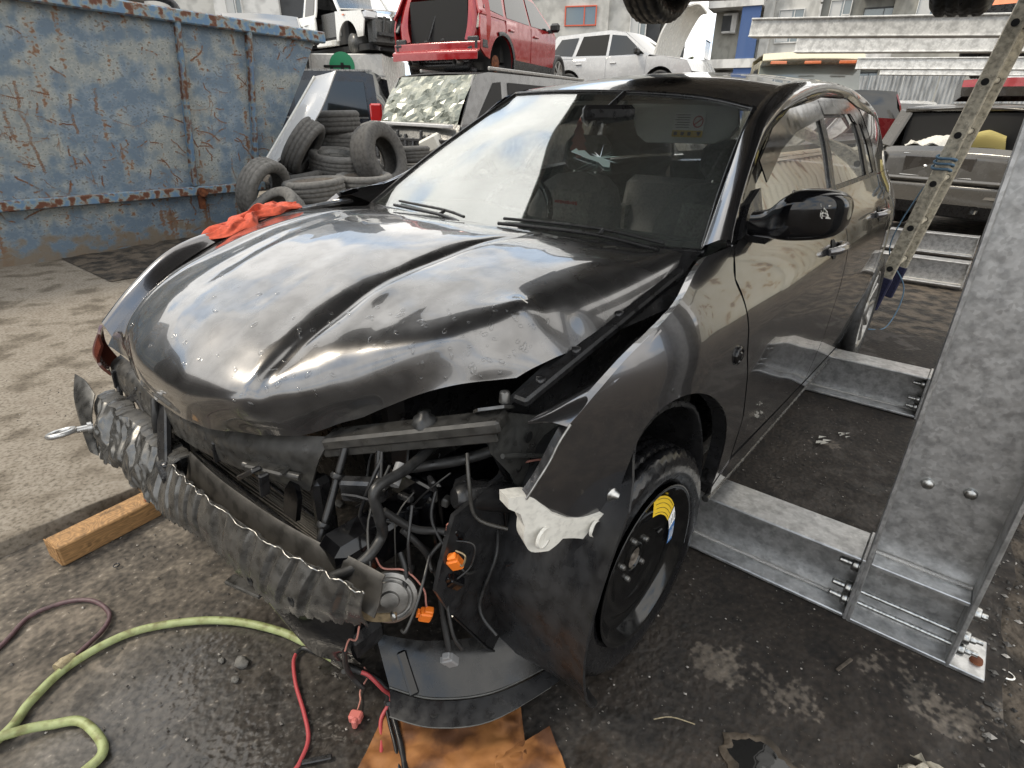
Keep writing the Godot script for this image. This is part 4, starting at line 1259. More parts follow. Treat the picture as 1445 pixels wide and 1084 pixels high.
	# windscreen with its black edge
	var ws := [p3([-0.725, 0.955, -0.46, -0.4, 0.952, -0.40, -0.02, 0.95, -0.375, 0.36, 0.957, -0.372, 0.695, 0.972, -0.40]), p3([-0.69, 1.115, -0.735, -0.38, 1.112, -0.670, 0, 1.105, -0.632, 0.36, 1.103, -0.60, 0.655, 1.105, -0.575]), p3([-0.64, 1.257, -0.995, -0.34, 1.257, -0.925, 0.02, 1.248, -0.885, 0.36, 1.236, -0.825, 0.625, 1.218, -0.74]), p3([-0.60, 1.38, -1.24, -0.3, 1.383, -1.185, 0.06, 1.372, -1.145, 0.36, 1.350, -1.055, 0.60, 1.312, -0.90])]
	var wg := surf(ws, 8, 8)
	m = mb()
	sheet(m, wg, 0.005)
	var wsc := obj("windscreen", m, mat.windscreen, car, "cracked windscreen")
	m = mb()
	var wi := []
	for row in wg:
		var r := PackedVector3Array()
		for q in row: r.append(q + Vector3(0, -0.008, -0.0065))
		wi.append(r)
	m.grid(wi)
	obj("inner_pane", m, mat.inner_pane, wsc)
	m = mb()
	var ring := []
	for j in wg[0].size(): ring.append(wg[0][j])
	for i in range(1, wg.size()): ring.append(wg[i][wg[0].size() - 1])
	for j in range(wg[0].size() - 2, -1, -1): ring.append(wg[wg.size() - 1][j])
	for i in range(wg.size() - 2, -1, -1): ring.append(wg[i][0])
	m.tube(ring, 0.009, 8)
	obj("windscreen_seal", m, mat.plastic, car)
	m = mb()
	for side in [0, 1, 2]:  # printed black border on the glass
		var rows := [PackedVector3Array(), PackedVector3Array()]
		if side < 2:
			var j: int = wg[0].size() - 1 if side == 0 else 0
			var j2: int = j - 2 if side == 0 else j + 2
			for i in wg.size():
				rows[0].append(wg[i][j] + Vector3(0, -0.012, -0.010))
				rows[1].append(wg[i][j].lerp(wg[i][j2], 0.28) + Vector3(0, -0.012, -0.010))
		else:
			for j in wg[0].size():
				rows[0].append(wg[0][j] + Vector3(0, -0.012, -0.010))
				rows[1].append(wg[1][j].lerp(wg[2][j], 0.3) + Vector3(0, -0.012, -0.010))
		m.grid(rows)
	obj("printed_border", m, mat.black, car)
	# crack: a star of splinters and a loose shard of glass
	m = mb()
	var cc: Vector3 = wg[11][20]
	for k in 16:
		var a := k * 2.4 + rng.randf() * 0.4
		var l := rng.randf_range(0.03, 0.12)
		var ax := Vector3(1, 0.03, 0.08)
		var up := Vector3(0, 0.52, -0.85)
		var tip := cc + (ax * cos(a) + up * sin(a)) * l + Vector3(0, 0.005, 0.004)
		m.flat(cc + Vector3(0, 0.005, 0.004), cc + Vector3(0.004, 0.009, 0.004), tip, Vector3(0, 0.8, 0.6))
	m.plate(PackedVector2Array([Vector2(-0.11, 0.035), Vector2(-0.10, 0.055), Vector2(-0.085, 0.042), Vector2(-0.06, 0.045), Vector2(-0.02, 0.018), Vector2(0.04, 0.008), Vector2(0.075, -0.012), Vector2(0.085, -0.035), Vector2(0.06, -0.033), Vector2(0.03, -0.012), Vector2(-0.03, 0.006), Vector2(-0.07, 0.022)]), 0.003, Transform3D(Basis(Vector3(1, 0.0, 0.05), Vector3(0, 0.52, -0.85), Vector3(0, 0.85, 0.52)), cc + Vector3(-0.02, 0.0, 0.012)))
	obj("glass_splinters", m, mat.shard, car)
	# cowl and wipers
	m = mb()
	var cw := [PackedVector3Array(), PackedVector3Array(), PackedVector3Array()]
	for j in wg[0].size():
		var p: Vector3 = wg[0][j]
		cw[0].append(p + Vector3(0, 0.008, -0.006)); cw[1].append(p + Vector3(0, -0.012, 0.05)); cw[2].append(p + Vector3(0, -0.05, 0.13))
	m.grid(cw, false, true)
	obj("cowl_panel", m, mat.plastic, car)
	for k in 2:
		var pts := [Vector3(0.60, 0.975, -0.345), Vector3(0.40, 0.983, -0.375), Vector3(0.18, 0.977, -0.39), Vector3(0.02, 0.972, -0.385)] if k == 0 else [Vector3(-0.13, 0.965, -0.355), Vector3(-0.25, 0.972, -0.385), Vector3(-0.42, 0.973, -0.41), Vector3(-0.55, 0.972, -0.435)]
		m = mb()
		m.tube(curve(pts, 6), 0.006, 6)
		var w := obj("wiper", m, mat.plastic, car)
		m = mb()
		var p2 := []
		for p in pts: p2.append(p + Vector3(0, 0.012, -0.028))
		m.tube(curve(p2, 6), 0.005, 6)
		m.tube([pts[1], p2[1]], 0.006, 6)
		obj("blade", m, mat.rubber, w)
	# dark floor, firewall and engine so that the shell is closed
	m = mb()
	m.box(Vector3(0, 0.22, -1.85), Vector3(1.36, 0.06, 2.7))
	m.box(Vector3(0, 0.58, -0.50), Vector3(1.36, 0.70, 0.05))
	m.box(Vector3(0, 0.55, -3.15), Vector3(1.2, 0.6, 0.05))
	for s in [-1, 1]: m.box(Vector3(s * 0.55, 0.5, -2.64), Vector3(0.08, 0.6, 0.85))
	obj("floor_pan", m, mat.inner_grey, car)
	m = mb()
	m.box(Vector3(-0.1, 0.5, 0.02), Vector3(0.72, 0.5, 0.52), Basis.IDENTITY, 0.03)
	m.box(Vector3(-0.02, 0.78, 0.0), Vector3(0.55, 0.10, 0.36), Basis.IDENTITY, 0.03)
	for k in 4: m.tube([Vector3(-0.25 + k * 0.14, 0.82, 0.1), Vector3(-0.25 + k * 0.14, 0.8, 0.22), Vector3(-0.25 + k * 0.14, 0.66, 0.28)], 0.028, 8)
	obj("engine", m, mat.plastic, car)


func door_handle(d: Node3D, s: float, z: float, y: float):
	var m := mb()
	m.panel(circle(Vector2(z - 0.01, y - 0.005), 0.034, 20), 0.02, flank(s, 0.0025), Vector3(s, 0, 0), 0.0)
	obj("handle_cup", m, mat.black, d)
	m = mb()
	var pts := []
	for k in 9:
		var u := k / 8.0
		pts.append(flank(s).call(Vector2(lerpf(z + 0.09, z - 0.1, u), y + 0.006 * sin(PI * u))) + Vector3(s * (0.006 + 0.03 * pow(sin(PI * u), 0.6)), 0, 0))
	m.tube(pts, [0.012, 0.014, 0.015, 0.015, 0.015, 0.015, 0.015, 0.014, 0.012], 10)
	obj("handle", m, mat.paint, d)


func mirror(car: Node3D, s: float):
	var m := mb()
	var f := func(x, y, z): return Vector3(s * x, y, z)
	# housing: rings from the foot on the door out to the tip
	var rings := []
	var keys := []
	for k in [[0.79, 1.05, -0.46, 0.030, 0.04], [0.83, 1.058, -0.44, 0.034, 0.044], [0.86, 1.073, -0.43, 0.047, 0.055], [0.89, 1.083, -0.425, 0.056, 0.06], [0.925, 1.087, -0.43, 0.056, 0.06], [0.955, 1.089, -0.44, 0.053, 0.056], [0.978, 1.089, -0.455, 0.045, 0.046], [0.992, 1.089, -0.47, 0.028, 0.03], [0.996, 1.089, -0.475, 0.003, 0.003]]: keys.append([Vector3(k[0], k[1], k[2]), Vector2(k[3], k[4])])
	var mid := []
	var wide := []
	for k in keys:
		mid.append(k[0]); wide.append(k[1])
	mid = curve(mid, 5)
	wide = curve(wide, 5)
	for i in mid.size():
		var k := [mid[i].x, mid[i].y, mid[i].z, maxf(0.002, wide[i].x), maxf(0.002, wide[i].y)]
		var row := PackedVector3Array()
		for j in 49:
			var a := TAU * j / 48.0
			var ca := signf(cos(a)) * pow(absf(cos(a)), 0.6)
			var sa := signf(sin(a)) * pow(absf(sin(a)), 0.6)
			row.append(f.call(k[0], k[1] + sa * k[3], k[2] + ca * k[4]))
		rings.append(row)
	m.grid(rings, true, s < 0)
	var h := obj("wing_mirror", m, mat.black_gloss, car)
	m = mb()
	m.panel(pv([-0.385, 1.022, -0.575, 1.05, -0.597, 1.12, -0.50, 1.09]), 0.05, flank(s, 0.012), Vector3(s, 0, 0), 0.015)
	m.box(f.call(0.80, 1.03, -0.47), Vector3(0.10, 0.05, 0.09), Basis.IDENTITY, 0.02)
	obj("mirror_foot", m, mat.plastic, h)
	m = mb()
	m.box(f.call(0.915, 1.087, -0.497), Vector3(0.12, 0.085, 0.006), Basis(Vector3.UP, 0.0), 0.002)
	obj("mirror_glass", m, mat.chrome, h)
	if s > 0:
		m = mb()
		var r := RandomNumberGenerator.new()
		r.seed = 9
		for k in 12:
			var o := Vector3(0.955 + r.randf_range(-0.010, 0.010), 1.10 + r.randf_range(-0.015, 0.015), -0.381)
			m.flat(o, o + Vector3(r.randf_range(0.003, 0.012), r.randf_range(-0.004, 0.004), 0), o + Vector3(0, r.randf_range(0.003, 0.012), 0), Vector3.BACK)
		obj("scrape", m, mat.white_plastic, h)


func bonnet(car: Node3D):
	var cols := [
		[-0.698, 0.957, -0.43, -0.70, 0.968, -0.2, -0.70, 0.962, -0.05, -0.70, 0.928, 0.11, -0.70, 0.862, 0.28, -0.695, 0.792, 0.42, -0.67, 0.725, 0.525, -0.63, 0.672, 0.59],
		[-0.5, 0.963, -0.405, -0.5, 0.984, -0.2, -0.5, 0.987, -0.05, -0.5, 0.962, 0.14, -0.5, 0.906, 0.34, -0.49, 0.848, 0.475, -0.47, 0.765, 0.575, -0.45, 0.685, 0.60],
		[-0.45, 0.963, -0.40, -0.45, 0.985, -0.2, -0.45, 0.985, -0.05, -0.44, 0.960, 0.15, -0.43, 0.907, 0.35, -0.42, 0.852, 0.49, -0.40, 0.77, 0.592, -0.39, 0.682, 0.612],
		[-0.25, 0.963, -0.395, -0.25, 0.989, -0.2, -0.25, 0.990, 0.0, -0.25, 0.966, 0.2, -0.25, 0.917, 0.39, -0.24, 0.862, 0.535, -0.22, 0.772, 0.637, -0.2, 0.676, 0.645],
		[0.0, 0.963, -0.39, 0.0, 0.987, -0.2, 0.0, 0.986, 0.0, 0.0, 0.960, 0.2, 0.0, 0.912, 0.4, 0.005, 0.856, 0.552, 0.01, 0.765, 0.652, 0.02, 0.668, 0.635],
		[0.15, 0.963, -0.39, 0.15, 0.980, -0.17, 0.15, 0.974, 0.0, 0.155, 0.944, 0.22, 0.165, 0.896, 0.40, 0.175, 0.846, 0.525, 0.175, 0.772, 0.618, 0.15, 0.668, 0.58],
		[0.19, 0.963, -0.39, 0.192, 0.970, -0.16, 0.194, 0.959, 0.01, 0.20, 0.930, 0.228, 0.208, 0.882, 0.39, 0.214, 0.834, 0.50, 0.22, 0.768, 0.582, 0.225, 0.670, 0.54],
		[0.23, 0.963, -0.39, 0.232, 0.973, -0.16, 0.235, 0.962, 0.01, 0.24, 0.934, 0.225, 0.246, 0.890, 0.375, 0.25, 0.845, 0.475, 0.255, 0.78, 0.545, 0.265, 0.680, 0.505],
		[0.38, 0.963, -0.385, 0.38, 0.968, -0.2, 0.38, 0.958, 0.0, 0.38, 0.936, 0.18, 0.375, 0.905, 0.32, 0.37, 0.862, 0.405, 0.36, 0.795, 0.445, 0.35, 0.718, 0.432],
		[0.53, 0.966, -0.38, 0.53, 0.962, -0.2, 0.535, 0.950, -0.03, 0.53, 0.938, 0.12, 0.515, 0.922, 0.235, 0.495, 0.895, 0.31, 0.47, 0.852, 0.35, 0.45, 0.775, 0.372],
		[0.655, 0.966, -0.37, 0.64, 0.945, -0.22, 0.625, 0.926, -0.08, 0.61, 0.914, 0.05, 0.595, 0.900, 0.14, 0.575, 0.880, 0.215, 0.555, 0.852, 0.275, 0.525, 0.805, 0.32],
		[0.715, 0.872, -0.33, 0.70, 0.868, -0.2, 0.68, 0.86, -0.06, 0.662, 0.855, 0.05, 0.645, 0.848, 0.14, 0.63, 0.836, 0.185, 0.615, 0.825, 0.215, 0.60, 0.812, 0.24]]
	var rows := []
	for i in 8:
		var row := []
		for c in cols: row.append(Vector3(c[i * 3], c[i * 3 + 1], c[i * 3 + 2]))
		rows.append(row)
	var g := surf(rows, 8, 10)
	var dent := noise(81, 5.0, 3)
	var wav := noise(82, 2.2, 2)
	for i in g.size():
		for j in g[0].size():
			var p: Vector3 = g[i][j]
			var mid := smoothstep(-0.65, -0.4, p.x) * (1.0 - smoothstep(0.3, 0.5, p.x)) * smoothstep(-0.4, -0.1, p.z)
			var fr := smoothstep(0.3, 0.55, p.z)
			p.y += mid * (0.0016 * wav.get_noise_2d(p.x, p.z) + 0.0012 * dent.get_noise_2d(p.x * 1.5, p.z)) + fr * 0.004 * dent.get_noise_2d(p.x, p.z)
			# fine lengthwise folds across the flattened middle
			p.y += mid * 0.0012 * sin((p.x * 0.9 - p.z * 0.3) * 60.0 + 2.0 * wav.get_noise_2d(p.x * 3.0, p.z)) * smoothstep(0.05, 0.3, p.z)
			p.y -= mid * 0.006 * exp(-pow((p.x + 0.36 - 0.25 * p.z) / 0.018, 2.0)) * smoothstep(-0.2, 0.1, p.z) * (1.0 - smoothstep(0.35, 0.5, p.z))
			# the kinked lump low on the left side
			var k := Vector2(p.x - 0.56, p.z - 0.17).length()
			p.y += 0.013 * exp(-pow(k / 0.05, 2.0)) - 0.013 * exp(-pow(Vector2(p.x - 0.60, p.z - 0.10).length() / 0.05, 2.0))
			g[i][j] = p
	var m := mb()
	sheet(m, g, 0.007, true)
	var hood := obj("bonnet", m, mat.paint_hood, car, "buckled grey bonnet with its nose folded down")
	m = mb()
	var r := RandomNumberGenerator.new()
	r.seed = 31
	for k in 230:
		var i := r.randi_range(36, g.size() - 4)
		var j := r.randi_range(14, g[0].size() - 6)
		if r.randf() > smoothstep(20, 60, j) + 0.15: continue
		var o: Vector3 = g[i][j].lerp(g[i + 1][j + 1], r.randf())
		var du: Vector3 = (g[i][j + 1] - g[i][j]).normalized()
		var nn: Vector3 = du.cross(g[i + 1][j] - g[i][j]).normalized()
		if nn.y < 0: nn = -nn
		var dv := nn.cross(du)
		var rad := r.randf_range(0.002, 0.0055)
		var a := r.randf() * TAU
		var x := du * cos(a) + dv * sin(a)
		m.lathe([Vector2(rad, 0), Vector2(rad * 0.8, rad * 0.4), Vector2(rad * 0.4, rad * 0.55), Vector2(0, rad * 0.6)], Transform3D(Basis(x * r.randf_range(1.0, 2.4), nn, x.cross(nn)), o + nn * 0.0005), 8)
	tag(obj("water_drops", m, mat.drop, hood), "", "", "", "stuff")
	# small tear in the lump
	m = mb()
	m.plate(pv([-0.004, -0.012, 0.004, -0.008, 0.003, 0.012, -0.003, 0.008]), 0.002, Transform3D(Basis(Vector3(0.8, 0, 0.6), Vector3(-0.5, 0.6, 0.6).normalized(), Vector3(0.3, 0.8, -0.4).normalized()), Vector3(0.575, 0.955, 0.19)))
	obj("tear", m, mat.white_plastic, hood)
	# dark padding frame under the bonnet
	m = mb()
	var under := []
	for i in range(0, g.size() - 8, 4):
		var row := PackedVector3Array()
		for j in range(3, g[0].size() - 4, 3): row.append(g[i][j] + Vector3(0, -0.03, -0.015))
		under.append(row)
	m.grid(under)
	obj("inner_panel", m, mat.black, hood)


func cabin(car: Node3D):
	var m: Mb
	for s in [1.0, -1.0]:
		var o := Vector3(0.35 * s, 0, -1.32)
		m = mb()
		var rows := []
		for k in [[0.42, 0.20, 0.09, 0.02], [0.55, 0.25, 0.10, 0.0], [0.72, 0.26, 0.095, -0.04], [0.88, 0.245, 0.085, -0.09], [0.98, 0.20, 0.07, -0.125], [1.03, 0.13, 0.05, -0.145], [1.045, 0.03, 0.015, -0.15]]:
			var row := PackedVector3Array()
			for j in 29:
				var a := TAU * j / 28.0
				var ca := signf(cos(a)) * pow(absf(cos(a)), 0.6)
				var sa := signf(sin(a)) * pow(absf(sin(a)), 0.7)
				row.append(o + Vector3(ca * k[1], k[0], k[3] + sa * k[2] + (0.03 * pow(absf(ca), 3.0) if sa > 0 else 0.0)))
			rows.append(row)
		m.grid(rows, true, true)
		var seat := obj("front_seat", m, mat.cloth, car)
		m = mb()
		var ins := []
		for y in [0.55, 0.68, 0.80, 0.90, 0.965]:
			var row := PackedVector3Array()
			for j in 9:
				var x := lerpf(-0.14, 0.14, j / 8.0)
				row.append(o + Vector3(x * (1.0 if y < 0.9 else 0.9), y, lerpf(0.11, -0.04, (y - 0.5) / 0.5) + 0.012 * cos(x * 9.0)))
			ins.append(row)
		m.grid(ins, false, true)
		obj("seat_centre", m, mat.cloth_light, seat)
		m = mb()
		m.box(o + Vector3(0, 1.13, -0.165), Vector3(0.25, 0.16, 0.10), Basis(Vector3.RIGHT, -0.15), 0.04)
		var hr := obj("headrest", m, mat.cloth, seat)
		for x in [-0.06, 0.06]:
			m = mb()
			m.tube([o + Vector3(x, 0.99, -0.14), o + Vector3(x, 1.1, -0.16)], 0.006, 6)
			obj("post", m, mat.chrome, hr)
		m = mb()
		m.box(o + Vector3(0, 0.42, 0.22), Vector3(0.5, 0.16, 0.5), Basis.IDENTITY, 0.06)
		obj("cushion", m, mat.cloth, seat)
		if s < 0:
			m = mb()
			for k in 9:
				m.box(o + Vector3(-0.058 + k * 0.0145, 0.915 + 0.001 * (k % 2), 0.0), Vector3(0.010, 0.011 + 0.003 * (k % 3), 0.004), Basis(Vector3.BACK, 0.2 * (k % 3 - 1)))
			obj("embroidery", m, mat.red_thread, seat)
	m = mb()
	m.box(Vector3(0, 0.72, -2.35), Vector3(1.2, 0.5, 0.16), Basis(Vector3.RIGHT, -0.25), 0.05)
	m.box(Vector3(0, 0.45, -2.05), Vector3(1.2, 0.18, 0.5), Basis.IDENTITY, 0.05)
	obj("rear_bench", m, mat.cloth, car)
	m = mb()
	m.box(Vector3(0, 1.345, -2.2), Vector3(1.0, 0.012, 1.6))
	obj("headlining", m, mat.headlining, car)
	m = mb()
	var d := []
	for k in [[0.94, -0.44], [0.955, -0.58], [0.945, -0.72], [0.90, -0.80], [0.80, -0.82], [0.62, -0.78]]:
		var row := PackedVector3Array()
		for j in 17:
			var x := lerpf(-0.68, 0.68, j / 16.0)
			row.append(Vector3(x, k[0] + (0.035 * exp(-pow((x + 0.36) / 0.16, 2.0)) if k[1] < -0.5 and k[0] > 0.85 else 0.0), k[1] + 0.02 * cos(x * 2)))
		d.append(row)
	m.grid(d, false, true)
	var dash := obj("dashboard", m, mat.dash, car)
	m = mb()
	m.tube(curve([Vector3(0.10, 0.958, -0.60), Vector3(0.35, 0.962, -0.56), Vector3(0.6, 0.955, -0.60)], 8), 0.004, 6)
	obj("airbag_seam", m, mat.plastic, dash)
	m = mb()
	var wheel := []
	for k in 25: wheel.append(Vector3(-0.36, 0.88, -0.93) + Basis(Vector3.RIGHT, -0.5) * Vector3(cos(TAU * k / 24.0) * 0.185, sin(TAU * k / 24.0) * 0.185, 0))
	m.tube(wheel, 0.016, 8, false)
	m.box(Vector3(-0.36, 0.87, -0.92), Vector3(0.15, 0.12, 0.05), Basis(Vector3.RIGHT, -0.5), 0.02)
	for a in [0.0, PI, -PI / 2]: m.bar(Vector3(-0.36, 0.87, -0.92), Vector3(-0.36, 0.88, -0.93) + Basis(Vector3.RIGHT, -0.5) * Vector3(cos(a) * 0.18, sin(a) * 0.18, 0), 0.03, 0.014)
	obj("steering_wheel", m, mat.plastic, car)
	# sun visor, folded down, with its warning sticker
	m = mb()
	m.plate(pv([0.0, 0.125, 0.40, 0.115, 0.415, 0.06, 0.39, 0.02, 0.34, 0.0, 0.08, -0.004, 0.04, 0.02, 0.012, 0.08]), 0.016, Transform3D(Basis(Vector3(1, 0.0, 0.06), Vector3(0, 0.98, -0.15), Vector3(-0.06, 0.15, 0.98)), Vector3(0.105, 1.205, -1.05)))
	var vis := obj("sun_visor", m, mat.headlining, car)
	m = mb()
	m.box(Vector3(0.35, 1.262, -1.0135), Vector3(0.115, 0.078, 0.003), Basis(Vector3.UP, -0.06) * Basis(Vector3.RIGHT, -0.15))
	var paper := mk("sticker_white", lin(0.88, 0.88, 0.86), 0.6)
	var st := obj("warning_sticker", m, paper, vis)
	m = mb()
	var bs := Basis(Vector3.UP, -0.06) * Basis(Vector3.RIGHT, -0.15)
	m.box(Vector3(0.35, 1.262, -1.0135) + bs * Vector3(0, -0.028, 0.002), Vector3(0.113, 0.021, 0.002), bs)
	obj("yellow_band", m, mk("sticker_yellow", lin(0.75, 0.50, 0.02), 0.6), st)
	m = mb()
	for k in 3: m.box(Vector3(0.35, 1.262, -1.0135) + bs * Vector3(-0.043 + k * 0.026, -0.028, 0.0035), Vector3(0.012, 0.011, 0.001), bs)
	m.flat(Vector3(0.35, 1.262, -1.0135) + bs * Vector3(0.035, -0.022, 0.004), Vector3(0.35, 1.262, -1.0135) + bs * Vector3(0.053, -0.022, 0.004), Vector3(0.35, 1.262, -1.0135) + bs * Vector3(0.044, -0.036, 0.004), Vector3.BACK)
	for k in 6: m.box(Vector3(0.35, 1.262, -1.0135) + bs * Vector3(-0.025 + 0.003 * (k % 2), 0.031 - k * 0.0078, 0.002), Vector3(0.055 - 0.006 * (k % 2), 0.0022, 0.001), bs)
	obj("sticker_print", m, mat.black, st)
	m = mb()
	var rg := []
	for k in 21: rg.append(Vector3(0.35, 1.262, -1.0135) + bs * Vector3(0.034 + cos(TAU * k / 20.0) * 0.017, 0.010 + sin(TAU * k / 20.0) * 0.017, 0.002))
	m.tube(rg, 0.002, 5, false)
	m.tube([rg[2], rg[12]], 0.002, 5)
	obj("forbidden_sign", m, mk("sign_red", lin(0.5, 0.03, 0.03), 0.6), st)
	m = mb()
	m.box(Vector3(0.05, 1.30, -0.97), Vector3(0.21, 0.055, 0.03), Basis(Vector3.UP, 0.1), 0.02)
	m.tube([Vector3(0.05, 1.32, -0.98), Vector3(0.04, 1.37, -1.10)], 0.01, 8)
	obj("rear_view_mirror", m, mat.plastic, car)


func wheels_of_car(car: Node3D):
	var out := Basis(Vector3(0, 0, -1), Vector3.RIGHT, Vector3.UP)  # local Y -> +X
	var m: Mb
	# narrow spare on the left front
	var hub := Vector3(0.765, 0.298, 0.0)
	var steer := Basis(Vector3.UP, -0.04)
	var w := Node3D.new()
	w.name = "spare_wheel"
	car.add_child(w, true)
	w.transform = Transform3D(steer * out, hub)
	w.set_meta("label", "black narrow spare wheel with yellow sticker")
	obj("tyre", make_tyre(0.298, 0.135, 0.205, 60), mat.rubber_wet, w)
	m = mb()
	steel_rim(m, 0.207, 0.13)
	obj("rim", m, mat.rim_black, w)
	for k in 5:
		var a := TAU * k / 5.0 + 0.5
		m = mb()
		m.lathe([Vector2(0.016, 0.022), Vector2(0.012, 0.026), Vector2(0.0115, 0.034), Vector2(0.008, 0.038), Vector2(0, 0.039)], Transform3D(Basis.from_scale(Vector3(0.72, 0.9, 0.72)), Vector3(cos(a) * 0.057, 0, sin(a) * 0.057)), 6)
		obj("wheel_nut", m, mat.grey_steel, w)
	m = mb()
	m.lathe([Vector2(0.029, 0.015), Vector2(0.029, 0.024), Vector2(0.024, 0.026), Vector2(0.019, 0.018), Vector2(0.010, 0.019), Vector2(0.009, 0.026), Vector2(0, 0.027)], Transform3D.IDENTITY, 24)
	obj("hub", m, mat.rim_rusty, w)
	m = mb()
	m.tube([Vector3(0.10, 0.033, 0.02), Vector3(0.115, 0.036, 0.025)], 0.004, 6)
	obj("valve", m, mat.rubber, w)
	# label stuck round the dish: a yellow part and a white and blue part
	for q in [[0.52, 1.42, "sticker_yellow", 0.126, 0.172], [0.18, 0.48, "sticker_white", 0.130, 0.172], [-0.20, 0.18, "sticker_blue", 0.132, 0.170]]:
		if not mat.has(q[2]): mk(q[2], lin(0.05, 0.16, 0.40), 0.5)
		m = mb()
		var rows := []
		for rr in [q[3], lerpf(q[3], q[4], 0.5), q[4]]:
			var row := PackedVector3Array()
			for k in 17:
				var a: float = lerpf(q[0], q[1], k / 16.0)
				row.append(Vector3(cos(a) * rr, 0.0465 + (rr - 0.165) * -0.12, sin(a) * rr))
			rows.append(row)
		m.grid(rows, false, true)
		var s := obj("sticker", m, mat[q[2]], w)
		m = mb()
		for line in 4:
			var pts := []
			for k in 9:
				var a: float = lerpf(q[0] + 0.06, q[1] - 0.08 - 0.03 * (line % 2), k / 8.0)
				var rr: float = lerpf(q[3] + 0.006, q[4] - 0.006, line / 3.0)
				pts.append(Vector3(cos(a) * rr, 0.0470 + (rr - 0.165) * -0.12, sin(a) * rr))
			m.tube(pts, 0.0007, 4)
		obj("sticker_print", m, mat.dark_steel if q[2] != "sticker_blue" else mat.white_plastic, s)
	# alloys on the other three corners
	for q in [[1.0, -2.64], [-1.0, -2.64], [-1.0, 0.0]]:
		w = Node3D.new()
		w.name = "alloy_wheel"
		car.add_child(w, true)
		w.transform = Transform3D(Basis(Vector3(0, 0, -q[0]), Vector3(q[0], 0, 0), Vector3.UP), Vector3(0.765 * q[0], 0.312, q[1]))
		obj("tyre", make_tyre(0.312, 0.2, 0.215, 48), mat.rubber, w)
		m = mb()
		m.lathe([Vector2(0.222, -0.09), Vector2(0.2, -0.05), Vector2(0.2, 0.06), Vector2(0.218, 0.088), Vector2(0.224, 0.092), Vector2(0.21, 0.094), Vector2(0.196, 0.075)], Transform3D.IDENTITY, 40)
		for k in 10:
			var a := TAU * k / 10.0
			m.bar(Vector3(cos(a) * 0.04, 0.07, sin(a) * 0.04), Vector3(cos(a) * 0.205, 0.082, sin(a) * 0.205), 0.03, 0.02, Vector3.UP, 0.006)
		m.lathe([Vector2(0.06, 0.05), Vector2(0.055, 0.085), Vector2(0.02, 0.09), Vector2(0, 0.09)], Transform3D.IDENTITY, 20)
		obj("rim", m, mat.alloy, w)
		m = mb()
		m.lathe([Vector2(0.15, 0.0), Vector2(0.15, 0.02), Vector2(0, 0.02)], Transform3D.IDENTITY, 24)
		obj("brake_disc", m, mat.rim_rusty, w)


